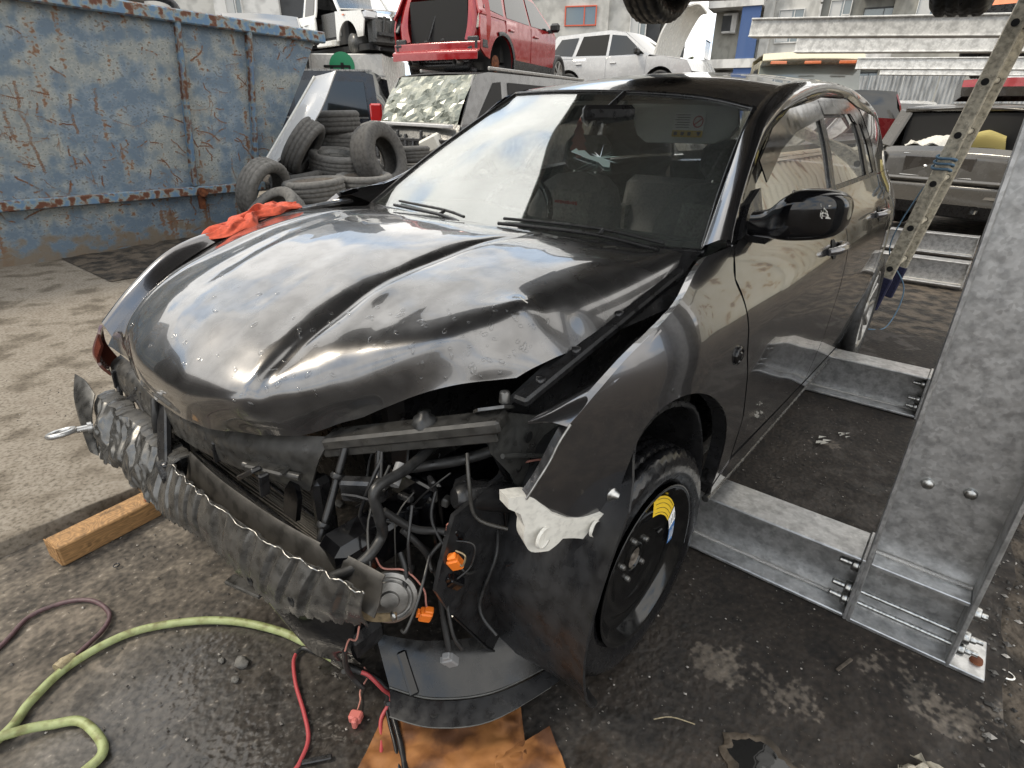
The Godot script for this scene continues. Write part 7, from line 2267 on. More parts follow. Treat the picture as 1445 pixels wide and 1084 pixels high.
	obj("rear_opening", m, mat.black, t)
	m = mb()
	for s in [-1, 1]: m.bar(Vector3(s * 0.78, 1.0, -2.0), Vector3(s * 0.68, 1.43, -1.88), 0.16, 0.05, Vector3.BACK, 0.02)
	m.bar(Vector3(-0.7, 1.445, -1.86), Vector3(0.7, 1.445, -1.86), 0.1, 0.05, Vector3.UP, 0.02)
	obj("opening_frame", m, mat.car_bronze, t)
	for s in [-1, 1]:
		m = mb()
		m.box(Vector3(s * 0.77, 0.80, -2.10), Vector3(0.19, 0.30, 0.12), Basis.IDENTITY, 0.04)
		var l := obj("tail_lamp", m, mat.lamp_red if s < 0 else mat.black, t)
		if s < 0:
			m = mb()
			for y in [0.72, 0.88]: m.lathe([Vector2(0, 0.02), Vector2(0.04, 0.016), Vector2(0.055, 0)], Transform3D(Basis(Vector3.RIGHT, Vector3.FORWARD, Vector3.UP), Vector3(s * 0.77, y, -2.158)), 16)
			obj("lens", m, mat.lamp_clear, l)
	m = mb()
	m.box(Vector3(0.05, 0.81, -2.115), Vector3(0.78, 0.22, 0.03), Basis.IDENTITY, 0.04)
	obj("plate_recess", m, mat.car_dark, t)
	m = mb()
	m.box(Vector3(-0.1, 0.93, -2.11), Vector3(0.16, 0.05, 0.02), Basis.IDENTITY, 0.015)
	m.lathe([Vector2(0.0, 0.02), Vector2(0.022, 0.01), Vector2(0.025, 0)], Transform3D(Basis(Vector3.RIGHT, Vector3.FORWARD, Vector3.UP), Vector3(0.18, 0.80, -2.13)), 14)
	obj("badge", m, mat.chrome, t)
	m = mb()
	m.tube([Vector3(-0.5, 0.36, -2.2), Vector3(-0.5, 0.36, -1.9)], 0.05, 14, false)
	obj("tailpipe", m, mat.chrome, t)
	m = mb()
	m.bar(Vector3(-0.8, 0.50, -2.18), Vector3(0.8, 0.50, -2.18), 0.02, 0.03)
	obj("bumper_strip", m, mat.chrome, t)
	m = mb()
	var lg := []
	for i in 12:
		var row := PackedVector3Array()
		for j in 16: row.append(Vector3(lerpf(-0.05, 0.55, j / 15.0), 1.03 + 0.17 * sin(PI * 0.5 * i / 11.0) * (0.6 + 0.4 * sin(j * 0.3)) + 0.02 * sin(j * 1.1 + i * 0.8), lerpf(-1.96, -1.72, i / 11.0) + 0.02 * sin(j * 0.7)))
		lg.append(row)
	sheet(m, lg, 0.02)
	obj("loose_liner", m, mat.white_plastic, t)
	m = mb()
	sheet(m, surf([p3([-0.50, 1.02, -1.9, -0.30, 1.04, -1.93, -0.05, 1.02, -1.9]), p3([-0.48, 1.14, -1.94, -0.30, 1.18, -1.99, -0.08, 1.12, -1.95]), p3([-0.40, 1.10, -1.82, -0.26, 1.20, -1.82, -0.10, 1.12, -1.82])], 6, 5), 0.02)
	obj("yellow_padding", m, mat.yellow_cloth, t)
	m = mb()
	m.bar(Vector3(-0.78, 0.655, -2.17), Vector3(0.78, 0.655, -2.17), 0.10, 0.05, Vector3.UP, 0.02)
	obj("bumper_top", m, mat.car_bronze, t)
	m = mb()
	m.box(Vector3(0.05, 0.94, -2.10), Vector3(0.86, 0.012, 0.02), Basis.IDENTITY, 0.004)
	m.box(Vector3(0.05, 0.69, -2.13), Vector3(0.80, 0.012, 0.02), Basis.IDENTITY, 0.004)
	obj("recess_edge", m, mat.chrome, t)
	# cars and truck further back on the right
	var truck := {"w": 2.2, "len": 5.0, "belt": 1.75, "lean": 0.05, "r": 0.45, "paint": "car_cream", "arch": [1.3], "wheel": [1.3, -1.6],
		"side": [-0.1, 0.6, -0.1, 1.77, 2.2, 1.75, 2.35, 1.2, 2.35, 0.6], "upper": [-0.1, 1.74, -0.1, 2.55, 1.8, 2.55, 2.15, 1.74],
		"glass": [[1.9, 1.82, 1.7, 2.4, 0.8, 2.4, 0.8, 1.82]], "mirror": 2.2,
		"top": [[2.35, 0.6, "car_cream", "front_panel"], [2.36, 1.2, "car_cream", "front_panel"], [2.24, 1.72, "truck_glass", "windscreen"], [1.95, 2.42, "car_cream", "visor"], [2.25, 2.5, "car_cream", "visor"], [2.1, 2.66, "car_cream", "roof"], [-0.1, 2.68, "car_cream", "rear_wall"], [-0.12, 0.7, "car_cream", "rear_wall"]]}
	t = wreck("cream_truck", "cream truck cab with a dirty sun visor behind the crashed car's roof", "truck", Vector3(-3.6, 0, -16.3), 0.42, truck)
	m = mb()
	m.box(Vector3(0, 0.8, -1.4), Vector3(0.9, 0.3, 3.2))
	obj("chassis", m, mat.dark_steel, t)
	m = mb()
	for k in 3: m.box(Vector3(-0.7 + k * 0.7, 2.47, 2.27), Vector3(0.34, 0.06, 0.03), Basis.IDENTITY, 0.01)
	obj("marker_lamp", m, mat.car_orange, t)
	t = wreck("maroon_car", "maroon hatchback beside the rear window of the crashed car", "car", Vector3(-2.35, 0.32, -15.8), PI + 0.45, suv_spec({"paint": "car_maroon", "w": 1.75}))
	t = wreck("silver_car", "silver four wheel drive facing the camera between maroon and bronze hatchbacks", "car", Vector3(-1.15, 0.14, -16.6), 0.2, suv_spec({"w": 1.85}))
	m = mb()
	m.box(Vector3(0.35, 1.12, 1.1), Vector3(0.7, 0.32, 0.5), Basis.from_euler(Vector3(0.3, 0.4, 0.25)), 0.12)
	obj("crushed_panel", m, mat.car_dark, t)
	t = wreck("white_hatchback", "white hatchback with a red bonnet behind the bronze hatchback", "car", Vector3(0.75, 0.10, -18.6), 0.2, suv_spec({"paint": "car_white", "w": 1.78,
		"top": [[2.1, 0.3, "plastic", "bumper"], [2.12, 0.62, "car_white", "nose"], [1.95, 0.9, "car_red", "bonnet"], [1.0, 1.05, "car_glass", "windscreen"], [0.25, 1.53, "car_red", "roof"], [-0.2, 1.61, "car_red", "roof"], [-1.75, 1.56, "car_glass", "rear_window"], [-2.05, 1.03, "car_white", "tailgate"], [-2.14, 0.3, "plastic", "rear_bumper"]]}))
	t = wreck("crushed_car", "flattened dark car with a red tail stripe on top of the white hatchback", "car", Vector3(0.70, 1.74, -18.4), 0.1, {"w": 1.8, "len": 4.0, "belt": 0.5, "r": 0.3, "paint": "car_dark", "lean": 0.6,
		"side": [-2.0, 0.1, -2.05, 0.45, -1.2, 0.52, 0.4, 0.5, 1.8, 0.42, 2.0, 0.1],
		"top": [[2.0, 0.1, "car_dark", "nose"], [2.0, 0.28, "car_red", "tail_stripe"], [1.95, 0.42, "car_dark", "roof"], [0.5, 0.62, "car_dark", "roof"], [-1.2, 0.58, "car_dark", "roof"], [-2.0, 0.42, "car_dark", "tail"], [-2.05, 0.1, "car_dark", "tail"]]})
	t = wreck("orange_car", "orange car stored on the far rack arms at the upper right", "car", Vector3(1.2, 1.98, -11.2), 0.0, suv_spec({"paint": "car_orange"}))
	# the car stored on the rack overhead: its wheels hang into view
	t = wreck("stored_car", "dark car stored on the rack overhead with two black tyres hanging into view", "car", Vector3(0.10, 1.735, -1.05), 0.0, suv_spec({"paint": "car_dark", "w": 1.95, "wheel": [], "arch": [1.3, -1.3], "r": 0.31}))
	t.rotation.z = -0.055
	for q in [[0.80, -1.3], [-0.62, -1.3], [0.80, 1.3], [-0.62, 1.3]]:
		road_wheel(t, Vector3(q[0], 0.31, q[1]), 1 if q[0] > 0 else -1, 0.31)
	m = mb()
	m.tube([Vector3(-0.65, 0.3, -1.3), Vector3(0.65, 0.3, -1.3)], 0.05, 10)
	m.tube([Vector3(-0.65, 0.3, 1.3), Vector3(0.65, 0.3, 1.3)], 0.05, 10)
	m.tube(curve([Vector3(0.2, 0.22, 1.2), Vector3(0.1, 0.2, 0), Vector3(0.25, 0.2, -1.0), Vector3(0.3, 0.22, -2.0)], 6), 0.04, 8)
	m.box(Vector3(0, 0.22, 0), Vector3(1.5, 0.05, 4.0))
	obj("floor_pan", m, mat.car_dark, t)


func build_tyre_pile():
	var kinds := [make_tyre(0.31, 0.205, 0.20, 44).mesh(), make_tyre(0.33, 0.235, 0.21, 38).mesh(), make_tyre(0.29, 0.185, 0.19, 48).mesh(), make_tyre(0.37, 0.27, 0.20, 26).mesh()]
	var rm := mb()
	steel_rim(rm, 0.2, 0.17)
	var rim := rm.mesh()
	# x, y, z, tilt about x, tilt about z, kind, has rim, label
	var list := [
		[-4.16, 0.60, -2.40, 0.06, 0.04, 0, 1, "worn tyre on a black steel wheel, lying flat at the front of the heap"],
		[-4.18, 0.38, -2.38, 0.02, 0.0, 1, 0, "tyre lying flat under the one with the steel wheel"],
		[-4.20, 0.16, -2.40, 0.0, 0.0, 1, 0, "bottom tyre under the steel wheel at the front of the heap"],
		[-4.60, 0.82, -3.02, 0.10, -0.16, 0, 1, "tilted tyre with a rim in the middle of the heap, below the leaning one"],
		[-4.68, 0.98, -2.66, 0.55, 0.85, 0, 0, "tyre leaning steeply with its tread up, beside the skip end"],
		[-5.04, 1.22, -3.30, 0.03, 0.02, 1, 0, "topmost tyre of the heap, lying flat before the navy van"],
		[-5.02, 1.02, -3.42, 0.05, -0.05, 1, 0, "tyre lying flat right under the topmost one"],
		[-5.0, 0.80, -3.40, -0.03, -0.04, 0, 0, "tyre half hidden behind the tilted tyre with a rim"],
		[-5.02, 0.58, -3.42, 0.0, 0.02, 1, 0, "tyre deep in the back of the heap, second from the bottom"],
		[-5.05, 0.34, -3.45, 0.0, 0.0, 1, 0, "tyre at the bottom of the back stack"],
		[-4.28, 0.86, -3.36, 0.15, -1.32, 3, 0, "big chunky off-road tyre standing on edge at the right of the heap"],
		[-4.10, 0.62, -2.98, 0.05, -0.03, 0, 1, "tyre with a pale rim lying between the big tyre and the bonnet"],
		[-4.05, 0.40, -2.95, 0.0, 0.03, 1, 0, "tyre lying flat just above the bonnet at the right of the heap"],
		[-4.06, 0.17, -2.98, 0.0, 0.0, 1, 0, "bottom tyre of the right hand stack behind the bonnet"],
		[-4.02, 0.40, -1.84, 0.75, 0.15, 0, 0, "tyre leaning open side up between the skip and the orange rag"],
		[-4.46, 0.60, -2.02, 0.2, 1.25, 0, 0, "tyre standing on edge against the end of the skip"],
		[-5.25, 0.86, -2.86, 0.25, 0.3, 0, 0, "tyre wedged behind the leaning one at the end of the skip"],
		[-4.62, 0.55, -3.10, 0.0, 0.05, 1, 0, "tyre under the tilted tyre in the middle of the heap"],
		[-4.62, 0.30, -3.10, 0.0, 0.0, 1, 0, "tyre at the foot of the middle stack"],
		[-4.75, 0.62, -2.60, 0.1, 0.1, 0, 0, "tyre below the steeply leaning one"],
		[-4.70, 0.36, -2.55, 0.0, 0.0, 1, 0, "tyre on the ground beside the skip end"],
		[-4.30, 0.42, -3.60, 0.0, 0.0, 1, 0, "tyre under the big chunky off-road tyre"],
		[-4.55, 0.86, -4.0, 0.0, 0.05, 2, 0, "small tyre lying before the grey van's bare front"],
		[-4.50, 0.66, -3.95, 0.03, 0.0, 2, 0, "small tyre second from the top before the grey van"],
		[-4.50, 0.45, -3.95, 0.0, 0.0, 0, 0, "tyre near the ground before the grey van"],
		[-4.50, 0.22, -3.95, 0.0, 0.0, 0, 0, "lowest tyre before the grey van"],
		[-5.1, 0.90, -3.95, 0.1, -1.3, 1, 0, "tyre standing on edge behind the big chunky one"]]
	for q in list:
		var t := thing("tyre", q[7], "tyre", Vector3(q[0], q[1], q[2]), 0.0, "scrap tyres in the heap")
		t.basis = Basis.from_euler(Vector3(q[3], rng.randf() * TAU * 0.0 + 0.3, q[4]))
		obj("tread", kinds[q[5]], mat.tyre_old if rng.randf() < 0.55 else mat.tyre_grey, t)
		if q[6]: obj("rim", rim, mat.rim_rusty if q[1] < 0.7 else mat.inner_grey, t)


func build_small_things():
	var m: Mb
	# white car panel leaning on the end of the skip
	var t := thing("loose_panel", "pale grey car bonnet leaning against the end of the skip", "car panel", Vector3(-4.72, 0, -2.72))
	m = mb()
	sheet(m, surf([p3([-0.18, 0.72, 0.50, -0.02, 0.78, 0.46, 0.03, 0.83, 0.42]), p3([-0.06, 1.20, 0.15, 0.10, 1.24, 0.06, 0.20, 1.24, -0.02]), p3([0.02, 1.66, -0.20, 0.10, 1.70, -0.33, 0.15, 1.72, -0.38])], 5, 8), 0.02)
	obj("skin", m, mat.car_silver, t)
	m = mb()
	m.tube(curve(p3([-0.18, 0.72, 0.50, -0.06, 1.20, 0.15, 0.02, 1.66, -0.20]), 6), 0.014, 8)
	obj("rolled_edge", m, mat.car_white, t)
	# the ladder leans across in front of the rack
	t = thing("ladder", "worn aluminium ladder leaning up to the right, navy plastic foot", "ladder", Vector3(0.80, 0.0, -3.75))
	var a := Vector3(0.0, 0.13, 0.06)
	var b := Vector3(0.46, 2.75, 0.28)
	var dir := (b - a).normalized()
	var side := Vector3(0.10, 0.0, -0.99)
	side = (side - dir * side.dot(dir)).normalized()
	var face := dir.cross(side).normalized()
	for s in [-1, 1]:
		m = mb()
		m.bar(a + side * s * 0.17, b + side * s * 0.17, 0.078, 0.028, side, 0.006)
		obj("stile", m, mat.ladder_alu, t)
		m = mb()
		m.bar(a + side * s * 0.17 - dir * 0.02, a + side * s * 0.17 + dir * 0.22, 0.088, 0.036, side, 0.008)
		obj("plastic_foot", m, mat.navy_plastic, t)
	for k in 9:
		var o := a + dir * (0.28 + 0.28 * k)
		m = mb()
		m.tube([o - side * 0.17, o + side * 0.17], 0.016, 12)
		obj("rung", m, mat.ladder_alu, t)
		m = mb()
		for s in [-1, 1]: m.lathe([Vector2(0.017, 0.0), Vector2(0.019, 0.002), Vector2(0.0, 0.001)], Transform3D(Basis(dir, -side, face), o + side * (s * 0.17 - 0.0145)), 14)
		obj("rung_end", m, mat.black, t)
	t = thing("blue_rope", "blue rope knotted round the ladder stile and trailing to the ground", "rope", Vector3(0.80, 0.0, -3.75))
	m = mb()
	var kn := a + dir * 0.95 - side * 0.17
	for k in 3:
		var pts := []
		for j in 17:
			var an := TAU * j / 16.0
			pts.append(kn + dir * (0.03 * k - 0.02 + 0.006 * sin(an * 2.0)) + side * cos(an) * 0.03 + face * sin(an) * 0.052)
		m.tube(pts, 0.008, 6)
	obj("knot", m, mat.rope_blue, t)
	m = mb()
	m.tube(curve([kn, kn - dir * 0.2 + face * 0.05, kn - dir * 0.55 + face * 0.06, Vector3(0.13, 0.25, 0.14), Vector3(0.11, 0.01, 0.25), Vector3(0.02, 0.006, 0.42), Vector3(-0.1, 0.006, 0.40)], 8), 0.004, 6)
	obj("tail", m, mat.rope_blue, t)
	# orange rag
	t = thing("orange_rag", "crumpled orange red rag lying on the far front wing", "rag")
	m = mb()
	var nz := noise(101, 6.0, 2)
	var rows := []
	for i in 70:
		var u := i / 69.0
		var row := PackedVector3Array()
		for j in 44:
			var v := j / 43.0
			var z := lerpf(0.205, -0.15, u)
			var wd := (0.075 + 0.025 * sin(u * 9.0) + 0.02 * sin(u * 21.0)) * pow(sin(PI * clampf(u * 0.94 + 0.04, 0, 1)), 0.4)
			var x := -0.755 + (v - 0.5) * 2.0 * wd + 0.02 * sin(u * 6.0)
			var base := lerpf(0.93, 0.972, clampf((0.13 - z) / 0.22, 0, 1)) - (0.07 * pow(maxf(0.0, z - 0.1) / 0.1, 1.5) * 0.35)
			var wp := 2.4 * nz.get_noise_2d(u * 0.30, v * 0.16)
			var folds := 0.016 * pow(absf(sin(v * 6.0 + u * 4.0 + wp * 2.0)), 2.0) + 0.013 * pow(absf(sin(v * 3.4 - u * 7.5 + 1.0 + wp)), 3.0) + 0.008 * pow(absf(sin(v * 13.0 + u * 9.0 + wp * 3.0)), 2.0)
			var h := 0.004 + (0.005 + folds) * pow(sin(PI * v), 0.5) * pow(sin(PI * clampf(u, 0.03, 0.97)), 0.35)
			row.append(Vector3(x, base + h, z ))
		rows.append(row)
	sheet(m, rows, 0.002)
	obj("cloth", m, mat.rag, t)
	# air freshener hanging inside from the mirror
	t = thing("air_freshener", "pink fir tree shaped air freshener hanging behind the windscreen", "air freshener", Vector3(-0.055, 1.24, -0.95))
	m = mb()
	m.plate(pv([-0.008, -0.10, 0.012, -0.10, 0.012, -0.075, 0.035, -0.07, 0.02, -0.045, 0.03, -0.04, 0.015, -0.015, 0.022, -0.01, 0.008, 0.015, 0.012, 0.02, 0.0, 0.045, -0.012, 0.02, -0.008, 0.015, -0.022, -0.01, -0.015, -0.015, -0.03, -0.04, -0.02, -0.045, -0.035, -0.07, -0.008, -0.075]), 0.003, Transform3D(Basis(Vector3.UP, 0.25), Vector3.ZERO))
	obj("tree", m, mat.felt_pink, t)
	m = mb()
	m.tube([Vector3(0, 0.045, 0), Vector3(0.02, 0.07, 0.0), Vector3(0.05, 0.08, -0.02)], 0.001, 4)
	obj("string", m, mat.white_plastic, t)
	# timber block under the far corner
	t = thing("timber_block", "length of pale squared timber lying at the edge of the apron", "timber", Vector3(-0.76, 0.0, 0.66))
	m = mb()
	var bs := Basis(Vector3.UP, 0.12)
	m.box(Vector3(0, 0.037, -0.04), Vector3(0.088, 0.07, 0.50), bs, 0.004)
	obj("beam", m, mat.wood, t)
	m = mb()
	m.box(bs * Vector3(0, 0.0, 0.2115) + Vector3(0, 0.037, 0), Vector3(0.084, 0.066, 0.003), bs)
	obj("sawn_end", m, mat.wood_end, t)
	m = mb()
	m.lathe([Vector2(0, 0.016), Vector2(0.014, 0.010), Vector2(0.018, 0)], Transform3D(Basis.IDENTITY, Vector3(0.02, 0.073, -0.08)), 10)
	obj("screw_head", m, mat.rust, t)
	# hoses
	t = thing("green_hose", "pale green air hose curving across the wet ground", "hose")
	m = mb()
	m.tube(curve(p3([-0.10, 0.014, 1.36, -0.15, 0.014, 1.132, -0.205, 0.014, 1.06, -0.25, 0.014, 0.97, -0.245, 0.014, 0.84, -0.17, 0.014, 0.725, -0.07, 0.014, 0.638, 0.05, 0.014, 0.578, 0.145, 0.014, 0.551, 0.255, 0.016, 0.532]), 8), 0.0105, 10)
	obj("long_run", m, mat.hose_green, t)
	m = mb()
	m.tube(curve(p3([-0.17, 0.036, 1.20, -0.135, 0.032, 1.125, -0.12, 0.022, 1.08, -0.10, 0.014, 1.045, -0.063, 0.013, 1.003, 0.005, 0.013, 0.988, 0.055, 0.013, 0.992, 0.072, 0.013, 1.02, 0.075, 0.013, 1.09, 0.06, 0.013, 1.2]), 8), 0.0105, 10)
	obj("loop", m, mat.hose_green, t)
	m = mb()
	m.tube(p3([0.25, 0.016, 0.533, 0.275, 0.018, 0.53, 0.285, 0.018, 0.529]), 0.0125, 10)
	obj("coupling", m, mat.chrome, t)
	t = thing("black_hose", "black hose and cable running from the green hose to the cardboard", "hose")
	m = mb()
	m.tube(curve(p3([0.285, 0.018, 0.529, 0.33, 0.02, 0.515, 0.38, 0.022, 0.503, 0.43, 0.024, 0.503]), 6), 0.0085, 8)
	obj("lead", m, mat.rubber, t)
	m = mb()
	m.box(Vector3(0.45, 0.026, 0.515), Vector3(0.022, 0.024, 0.05), Basis(Vector3.UP, 0.8), 0.005)
	obj("plug", m, mat.plastic, t)
	m = mb()
	m.tube(curve(p3([0.455, 0.026, 0.525, 0.50, 0.022, 0.545, 0.55, 0.016, 0.57, 0.60, 0.016, 0.60, 0.66, 0.016, 0.64]), 5), 0.007, 8)
	m.tube(curve(p3([0.447, 0.024, 0.528, 0.49, 0.020, 0.553, 0.54, 0.014, 0.578, 0.60, 0.014, 0.612]), 5), 0.004, 8)
	obj("tail", m, mat.plastic, t)
	m = mb()
	m.tube(curve(p3([0.19, 0.012, 0.548, 0.23, 0.018, 0.535, 0.29, 0.03, 0.535, 0.32, 0.045, 0.55]), 5), 0.007, 8)
	obj("sleeve", m, mat.plastic_dusty, t)
	t = thing("red_wire", "red and black wire trailing over the wet ground toward the cardboard", "wire")
	m = mb()
	m.tube(curve(p3([0.19, 0.012, 0.550, 0.155, 0.012, 0.563, 0.155, 0.01, 0.585]), 6), 0.006, 8)
	obj("black_end", m, mat.rubber, t)
	m = mb()
	m.tube(curve(p3([0.155, 0.01, 0.585, 0.175, 0.01, 0.604, 0.235, 0.01, 0.634, 0.314, 0.01, 0.662, 0.372, 0.01, 0.688, 0.40, 0.01, 0.72, 0.414, 0.01, 0.76, 0.40, 0.01, 0.85]), 6), 0.0048, 8)
	obj("red_run", m, mat.wire_red, t)
	t = thing("red_wire", "short red lead arching from the car's tray to the black plug", "wire")
	m = mb()
	m.tube(curve(p3([0.415, 0.13, 0.56, 0.43, 0.12, 0.55, 0.455, 0.08, 0.535, 0.462, 0.04, 0.52, 0.47, 0.016, 0.56, 0.52, 0.012, 0.60, 0.58, 0.012, 0.66]), 6), 0.0048, 8)
	obj("run", m, mat.wire_red, t)
	t = thing("pink_connector", "dusty pink plug on a thin wire lying on the wet ground", "connector", Vector3(0.418, 0.014, 0.592))
	m = mb()
	m.box(Vector3.ZERO, Vector3(0.03, 0.022, 0.024), Basis(Vector3.UP, 0.5), 0.004)
	m.box(Vector3(0.012, 0.002, 0.012), Vector3(0.012, 0.026, 0.014), Basis(Vector3.UP, 0.5), 0.003)
	obj("plug", m, mat.pink_plastic, t)
	m = mb()
	m.tube(curve(p3([-0.01, 0.0, -0.012, -0.03, -0.006, -0.035, -0.05, -0.006, -0.05, -0.065, 0.0, -0.085, -0.085, 0.01, -0.09]), 6), 0.0022, 6)
	obj("wire", m, mat.wire_pink, t)
	t = thing("purple_cable", "dirty purple cable looping on the ground at the left", "cable")
	m = mb()
	m.tube(curve(p3([-0.40, 0.01, 1.20, -0.458, 0.01, 1.068, -0.52, 0.01, 0.99, -0.508, 0.01, 0.912, -0.455, 0.01, 0.858, -0.37, 0.01, 0.843, -0.32, 0.01, 0.869, -0.285, 0.012, 0.925, -0.268, 0.014, 0.955]), 7), 0.0062, 8)
	obj("loop", m, mat.hose_purple, t)
	m = mb()
	m.tube(p3([-0.270, 0.016, 0.952, -0.262, 0.018, 0.975, -0.255, 0.018, 0.992]), [0.011, 0.017, 0.016], 12)
	obj("plug", m, mat.fitting, t)
	# cardboard sheets
	for q in [["large flattened brown cardboard sheet under the black hose", Vector3(0.62, 0.008, 0.50), [-0.155, 0.05, 0.075, -0.175, 0.19, -0.06, 0.13, 0.25, -0.05, 0.30, -0.10, 0.16]], ["smaller brown cardboard corner right of the large sheet", Vector3(0.80, 0.008, 0.355), [-0.02, -0.03, 0.12, 0.06, 0.16, 0.20, 0.0, 0.2, -0.07, 0.10]]]:
		t = thing("cardboard_sheet", q[0], "cardboard", q[1])
		m = mb()
		var cn := noise(103, 5.0, 3)
		m.panel(pv(q[2]), 0.02, func(p: Vector2) -> Vector3: return Vector3(p.x, 0.006 + 0.012 * absf(cn.get_noise_2d(p.x * 2.0, p.y * 2.0)) + 0.006 * cn.get_noise_2d(p.x * 5.0, p.y * 5.0), p.y), Vector3.UP, 0.006)
		obj("sheet", m, mat.cardboard, t)
	# puddle in a broken patch of the slab
	t = thing("puddle", "small puddle reflecting the sky in a hole at the bottom edge", "puddle", Vector3(1.19, 0.0, 0.10))
	m = mb()
	var pud := PackedVector2Array()
	var rim := PackedVector2Array()
	var pn := noise(104, 0.9, 3)
	for k in 40:
		var an := TAU * k / 40.0
		var rr := 0.068 * (1.0 + 0.35 * pn.get_noise_2d(cos(an) * 2.0, sin(an) * 2.0))
		pud.append(Vector2.from_angle(an) * rr * Vector2(1.0, 0.75))
		rim.append(Vector2.from_angle(an) * (rr + 0.02 + 0.004 * sin(k * 0.9)) * Vector2(1.0, 0.8))
	m.panel(pud, 0.03, func(p: Vector2) -> Vector3: return Vector3(p.x, 0.009, p.y), Vector3.UP, 0.0)
	obj("water_surface", m, mat.water, t)
	m = mb()
	var rr0 := [PackedVector3Array(), PackedVector3Array(), PackedVector3Array()]
	for k in 41:
		var i := k % 40
		rr0[0].append(Vector3(pud[i].x * 0.96, 0.008, pud[i].y * 0.96))
		rr0[1].append(Vector3(pud[i].x * 1.1, 0.0125 + 0.0015 * sin(k * 0.7), pud[i].y * 1.1))
		rr0[2].append(Vector3(rim[i].x, 0.003, rim[i].y))
	m.grid(rr0, true, true)
	obj("broken_rim", m, mat.dirt, t)
	# litter near the rack foot
	t = thing("paper_scrap", "crumpled dirty paper scrap at the lower right edge", "paper", Vector3(1.47, -0.02, -0.06))
	m = mb()
	rows = []
	var ln := noise(105, 14.0, 3)
	for i in 16:
		var row := PackedVector3Array()
		for j in 12: row.append(Vector3((j / 11.0 - 0.5) * 0.075 + 0.02 * sin(i * 0.9), 0.03 + 0.03 * ln.get_noise_2d(i * 0.02, j * 0.02) + 0.012 * absf(sin(i * 1.1 + j)), (i / 15.0 - 0.5) * 0.15))
		rows.append(row)
	sheet(m, rows, 0.002)
	obj("sheet", m, mat.paper, t)
	t = thing("steel_washer", "small steel ring lying beside the foot of the nearest column", "washer", Vector3(1.60, -0.018, -0.56))
	m = mb()
	var wr := []
	for k in 17: wr.append(Vector3(cos(TAU * k / 16.0) * 0.018, 0.004, sin(TAU * k / 16.0) * 0.014))
	m.tube(wr, 0.0035, 8, false)
	obj("ring", m, mat.chrome, t)
	t = thing("steel_washer", "small washer on the ground left of the purple cable", "washer", Vector3(-0.56, 0.008, 0.76))
	m = mb()
	wr = []
	for k in 17: wr.append(Vector3(cos(TAU * k / 16.0) * 0.008, 0.002, sin(TAU * k / 16.0) * 0.008))
	m.tube(wr, 0.0022, 6, false)
	obj("ring", m, mat.dark_steel, t)
	for q in [["white foil scrap on the dark ground between two base beams", 0.93, -1.5, 0.03], ["tiny pale scrap near the white foil between the base beams", 1.0, -1.62, 0.018]]:
		t = thing("foil_scrap", q[0], "litter", Vector3(q[1], 0.006, q[2]))
		m = mb()
		for k in 7:
			var o := Vector3(rng.randf_range(-1, 1) * q[3], rng.randf() * 0.01, rng.randf_range(-1, 1) * q[3])
			m.flat(o, o + Vector3(q[3], 0.008, 0.004), o + Vector3(0.004, 0.002, q[3]), Vector3.UP)
		obj("flakes", m, mat.white_plastic, t)
	t = thing("straw", "thin pale straw lying on the dark ground at the bottom", "straw", Vector3(0.985, 0.008, 0.12))
	m = mb()
	m.tube(curve(p3([-0.03, 0, 0.03, 0, 0.002, 0.0, 0.05, 0, -0.02]), 4), 0.0016, 5)
	obj("stalk", m, mat.fitting, t)
	t = thing("wood_splinter", "dark wood splinter lying on the oily ground by the column", "splinter", Vector3(1.27, 0.008, -0.30))
	m = mb()
	m.bar(Vector3(-0.012, 0, 0.03), Vector3(0.01, 0.002, -0.03), 0.009, 0.006, Vector3.UP, 0.002)
	obj("stick", m, mat.bark, t)
	t = thing("tool_handle", "thin black bar lying left of the cardboard", "bar", Vector3(0.44, 0.01, 0.70))
	m = mb()
	m.bar(Vector3(-0.03, 0, 0.03), Vector3(0.01, 0.0, -0.02), 0.012, 0.006, Vector3.UP, 0.002)
	obj("bar", m, mat.plastic, t)
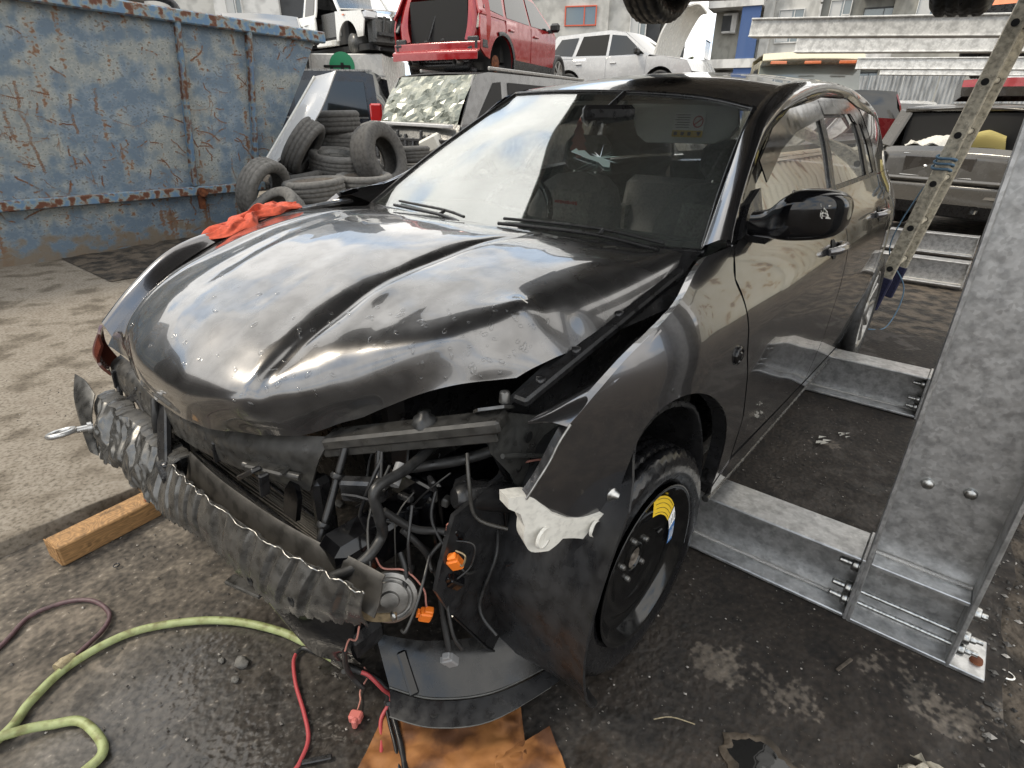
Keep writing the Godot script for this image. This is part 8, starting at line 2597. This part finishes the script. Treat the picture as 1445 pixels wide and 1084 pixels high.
	for q in [[0.07, 0.685, 0.016, "largest loose stone in the wet patch inside the green hose"], [0.02, 0.715, 0.008, "small dark stone left of the largest stone"], [0.10, 0.72, 0.009, "small stone just below the largest stone"], [-0.30, 0.13, 0.018, "dark chip of plastic on the ground before the bumper beam"]]:
		t = thing("stone", q[3], "stone", Vector3(q[0], 0.0, q[1]))
		m = mb()
		var sp := []
		for i in 7:
			var row := PackedVector3Array()
			for j in 11:
				var d := Vector3(sin(PI * i / 6.0) * cos(TAU * j / 10.0), cos(PI * i / 6.0), sin(PI * i / 6.0) * sin(TAU * j / 10.0))
				row.append(d * q[2] * (1.0 + 0.5 * ln.get_noise_3dv(d * 0.07 + Vector3(q[0], 0, q[1]))) * Vector3(1.2, 0.7, 1.0) + Vector3(0, q[2] * 0.5, 0))
			sp.append(row)
		m.grid(sp, true, true)
		obj("stone_body", m, mat.stone, t)
	# grit everywhere on the working ground
	var gm := mb()
	for i in 4:
		pass
	var pts8 := [Vector3(1, 0, 0), Vector3(0, 0, 1), Vector3(-1, 0, 0.1), Vector3(0.1, 0, -1)]
	for k in 4:
		gm.flat(pts8[k], pts8[(k + 1) % 4], Vector3(0.1, 0.8, -0.1), pts8[k] + pts8[(k + 1) % 4] + Vector3.UP)
	var grit := MultiMesh.new()
	grit.transform_format = MultiMesh.TRANSFORM_3D
	grit.use_colors = true
	grit.mesh = gm.mesh()
	grit.instance_count = 9000
	var gmat := mk("grit", Color.WHITE, 0.85, 0.0, {"vc": true})
	for k in 9000:
		var x := rng.randf_range(-0.88, 1.6)
		var z := rng.randf_range(-1.9, 1.5)
		if k > 5200: x = rng.randf_range(1.55, 2.4)
		if k > 5200: z = rng.randf_range(-1.6, 0.4)
		if k > 7600: x = rng.randf_range(-2.4, -0.95); z = rng.randf_range(-0.8, 1.2)
		var s := 0.0011 + 0.0035 * pow(rng.randf(), 4.0) + (0.007 * pow(rng.randf(), 3.0) if x > 1.55 else 0.0)
		grit.set_instance_transform(k, Transform3D(Basis(Vector3.UP, rng.randf() * TAU).scaled(Vector3(s * rng.randf_range(0.7, 1.5), s, s)), Vector3(x, -0.028 if x > 1.6 else (0.047 if x < -0.95 else 0.003), z)))
		var g := rng.randf_range(0.02, 0.12) if rng.randf() < 0.8 else rng.randf_range(0.15, 0.4)
		grit.set_instance_color(k, Color(g, g * 0.93, g * 0.84))
	var mi := MultiMeshInstance3D.new()
	mi.name = "gravel"
	mi.multimesh = grit
	mi.material_override = gmat
	add_child(mi)
	tag(mi, "loose grit and small chips over the oily yard ground", "gravel", "", "stuff")
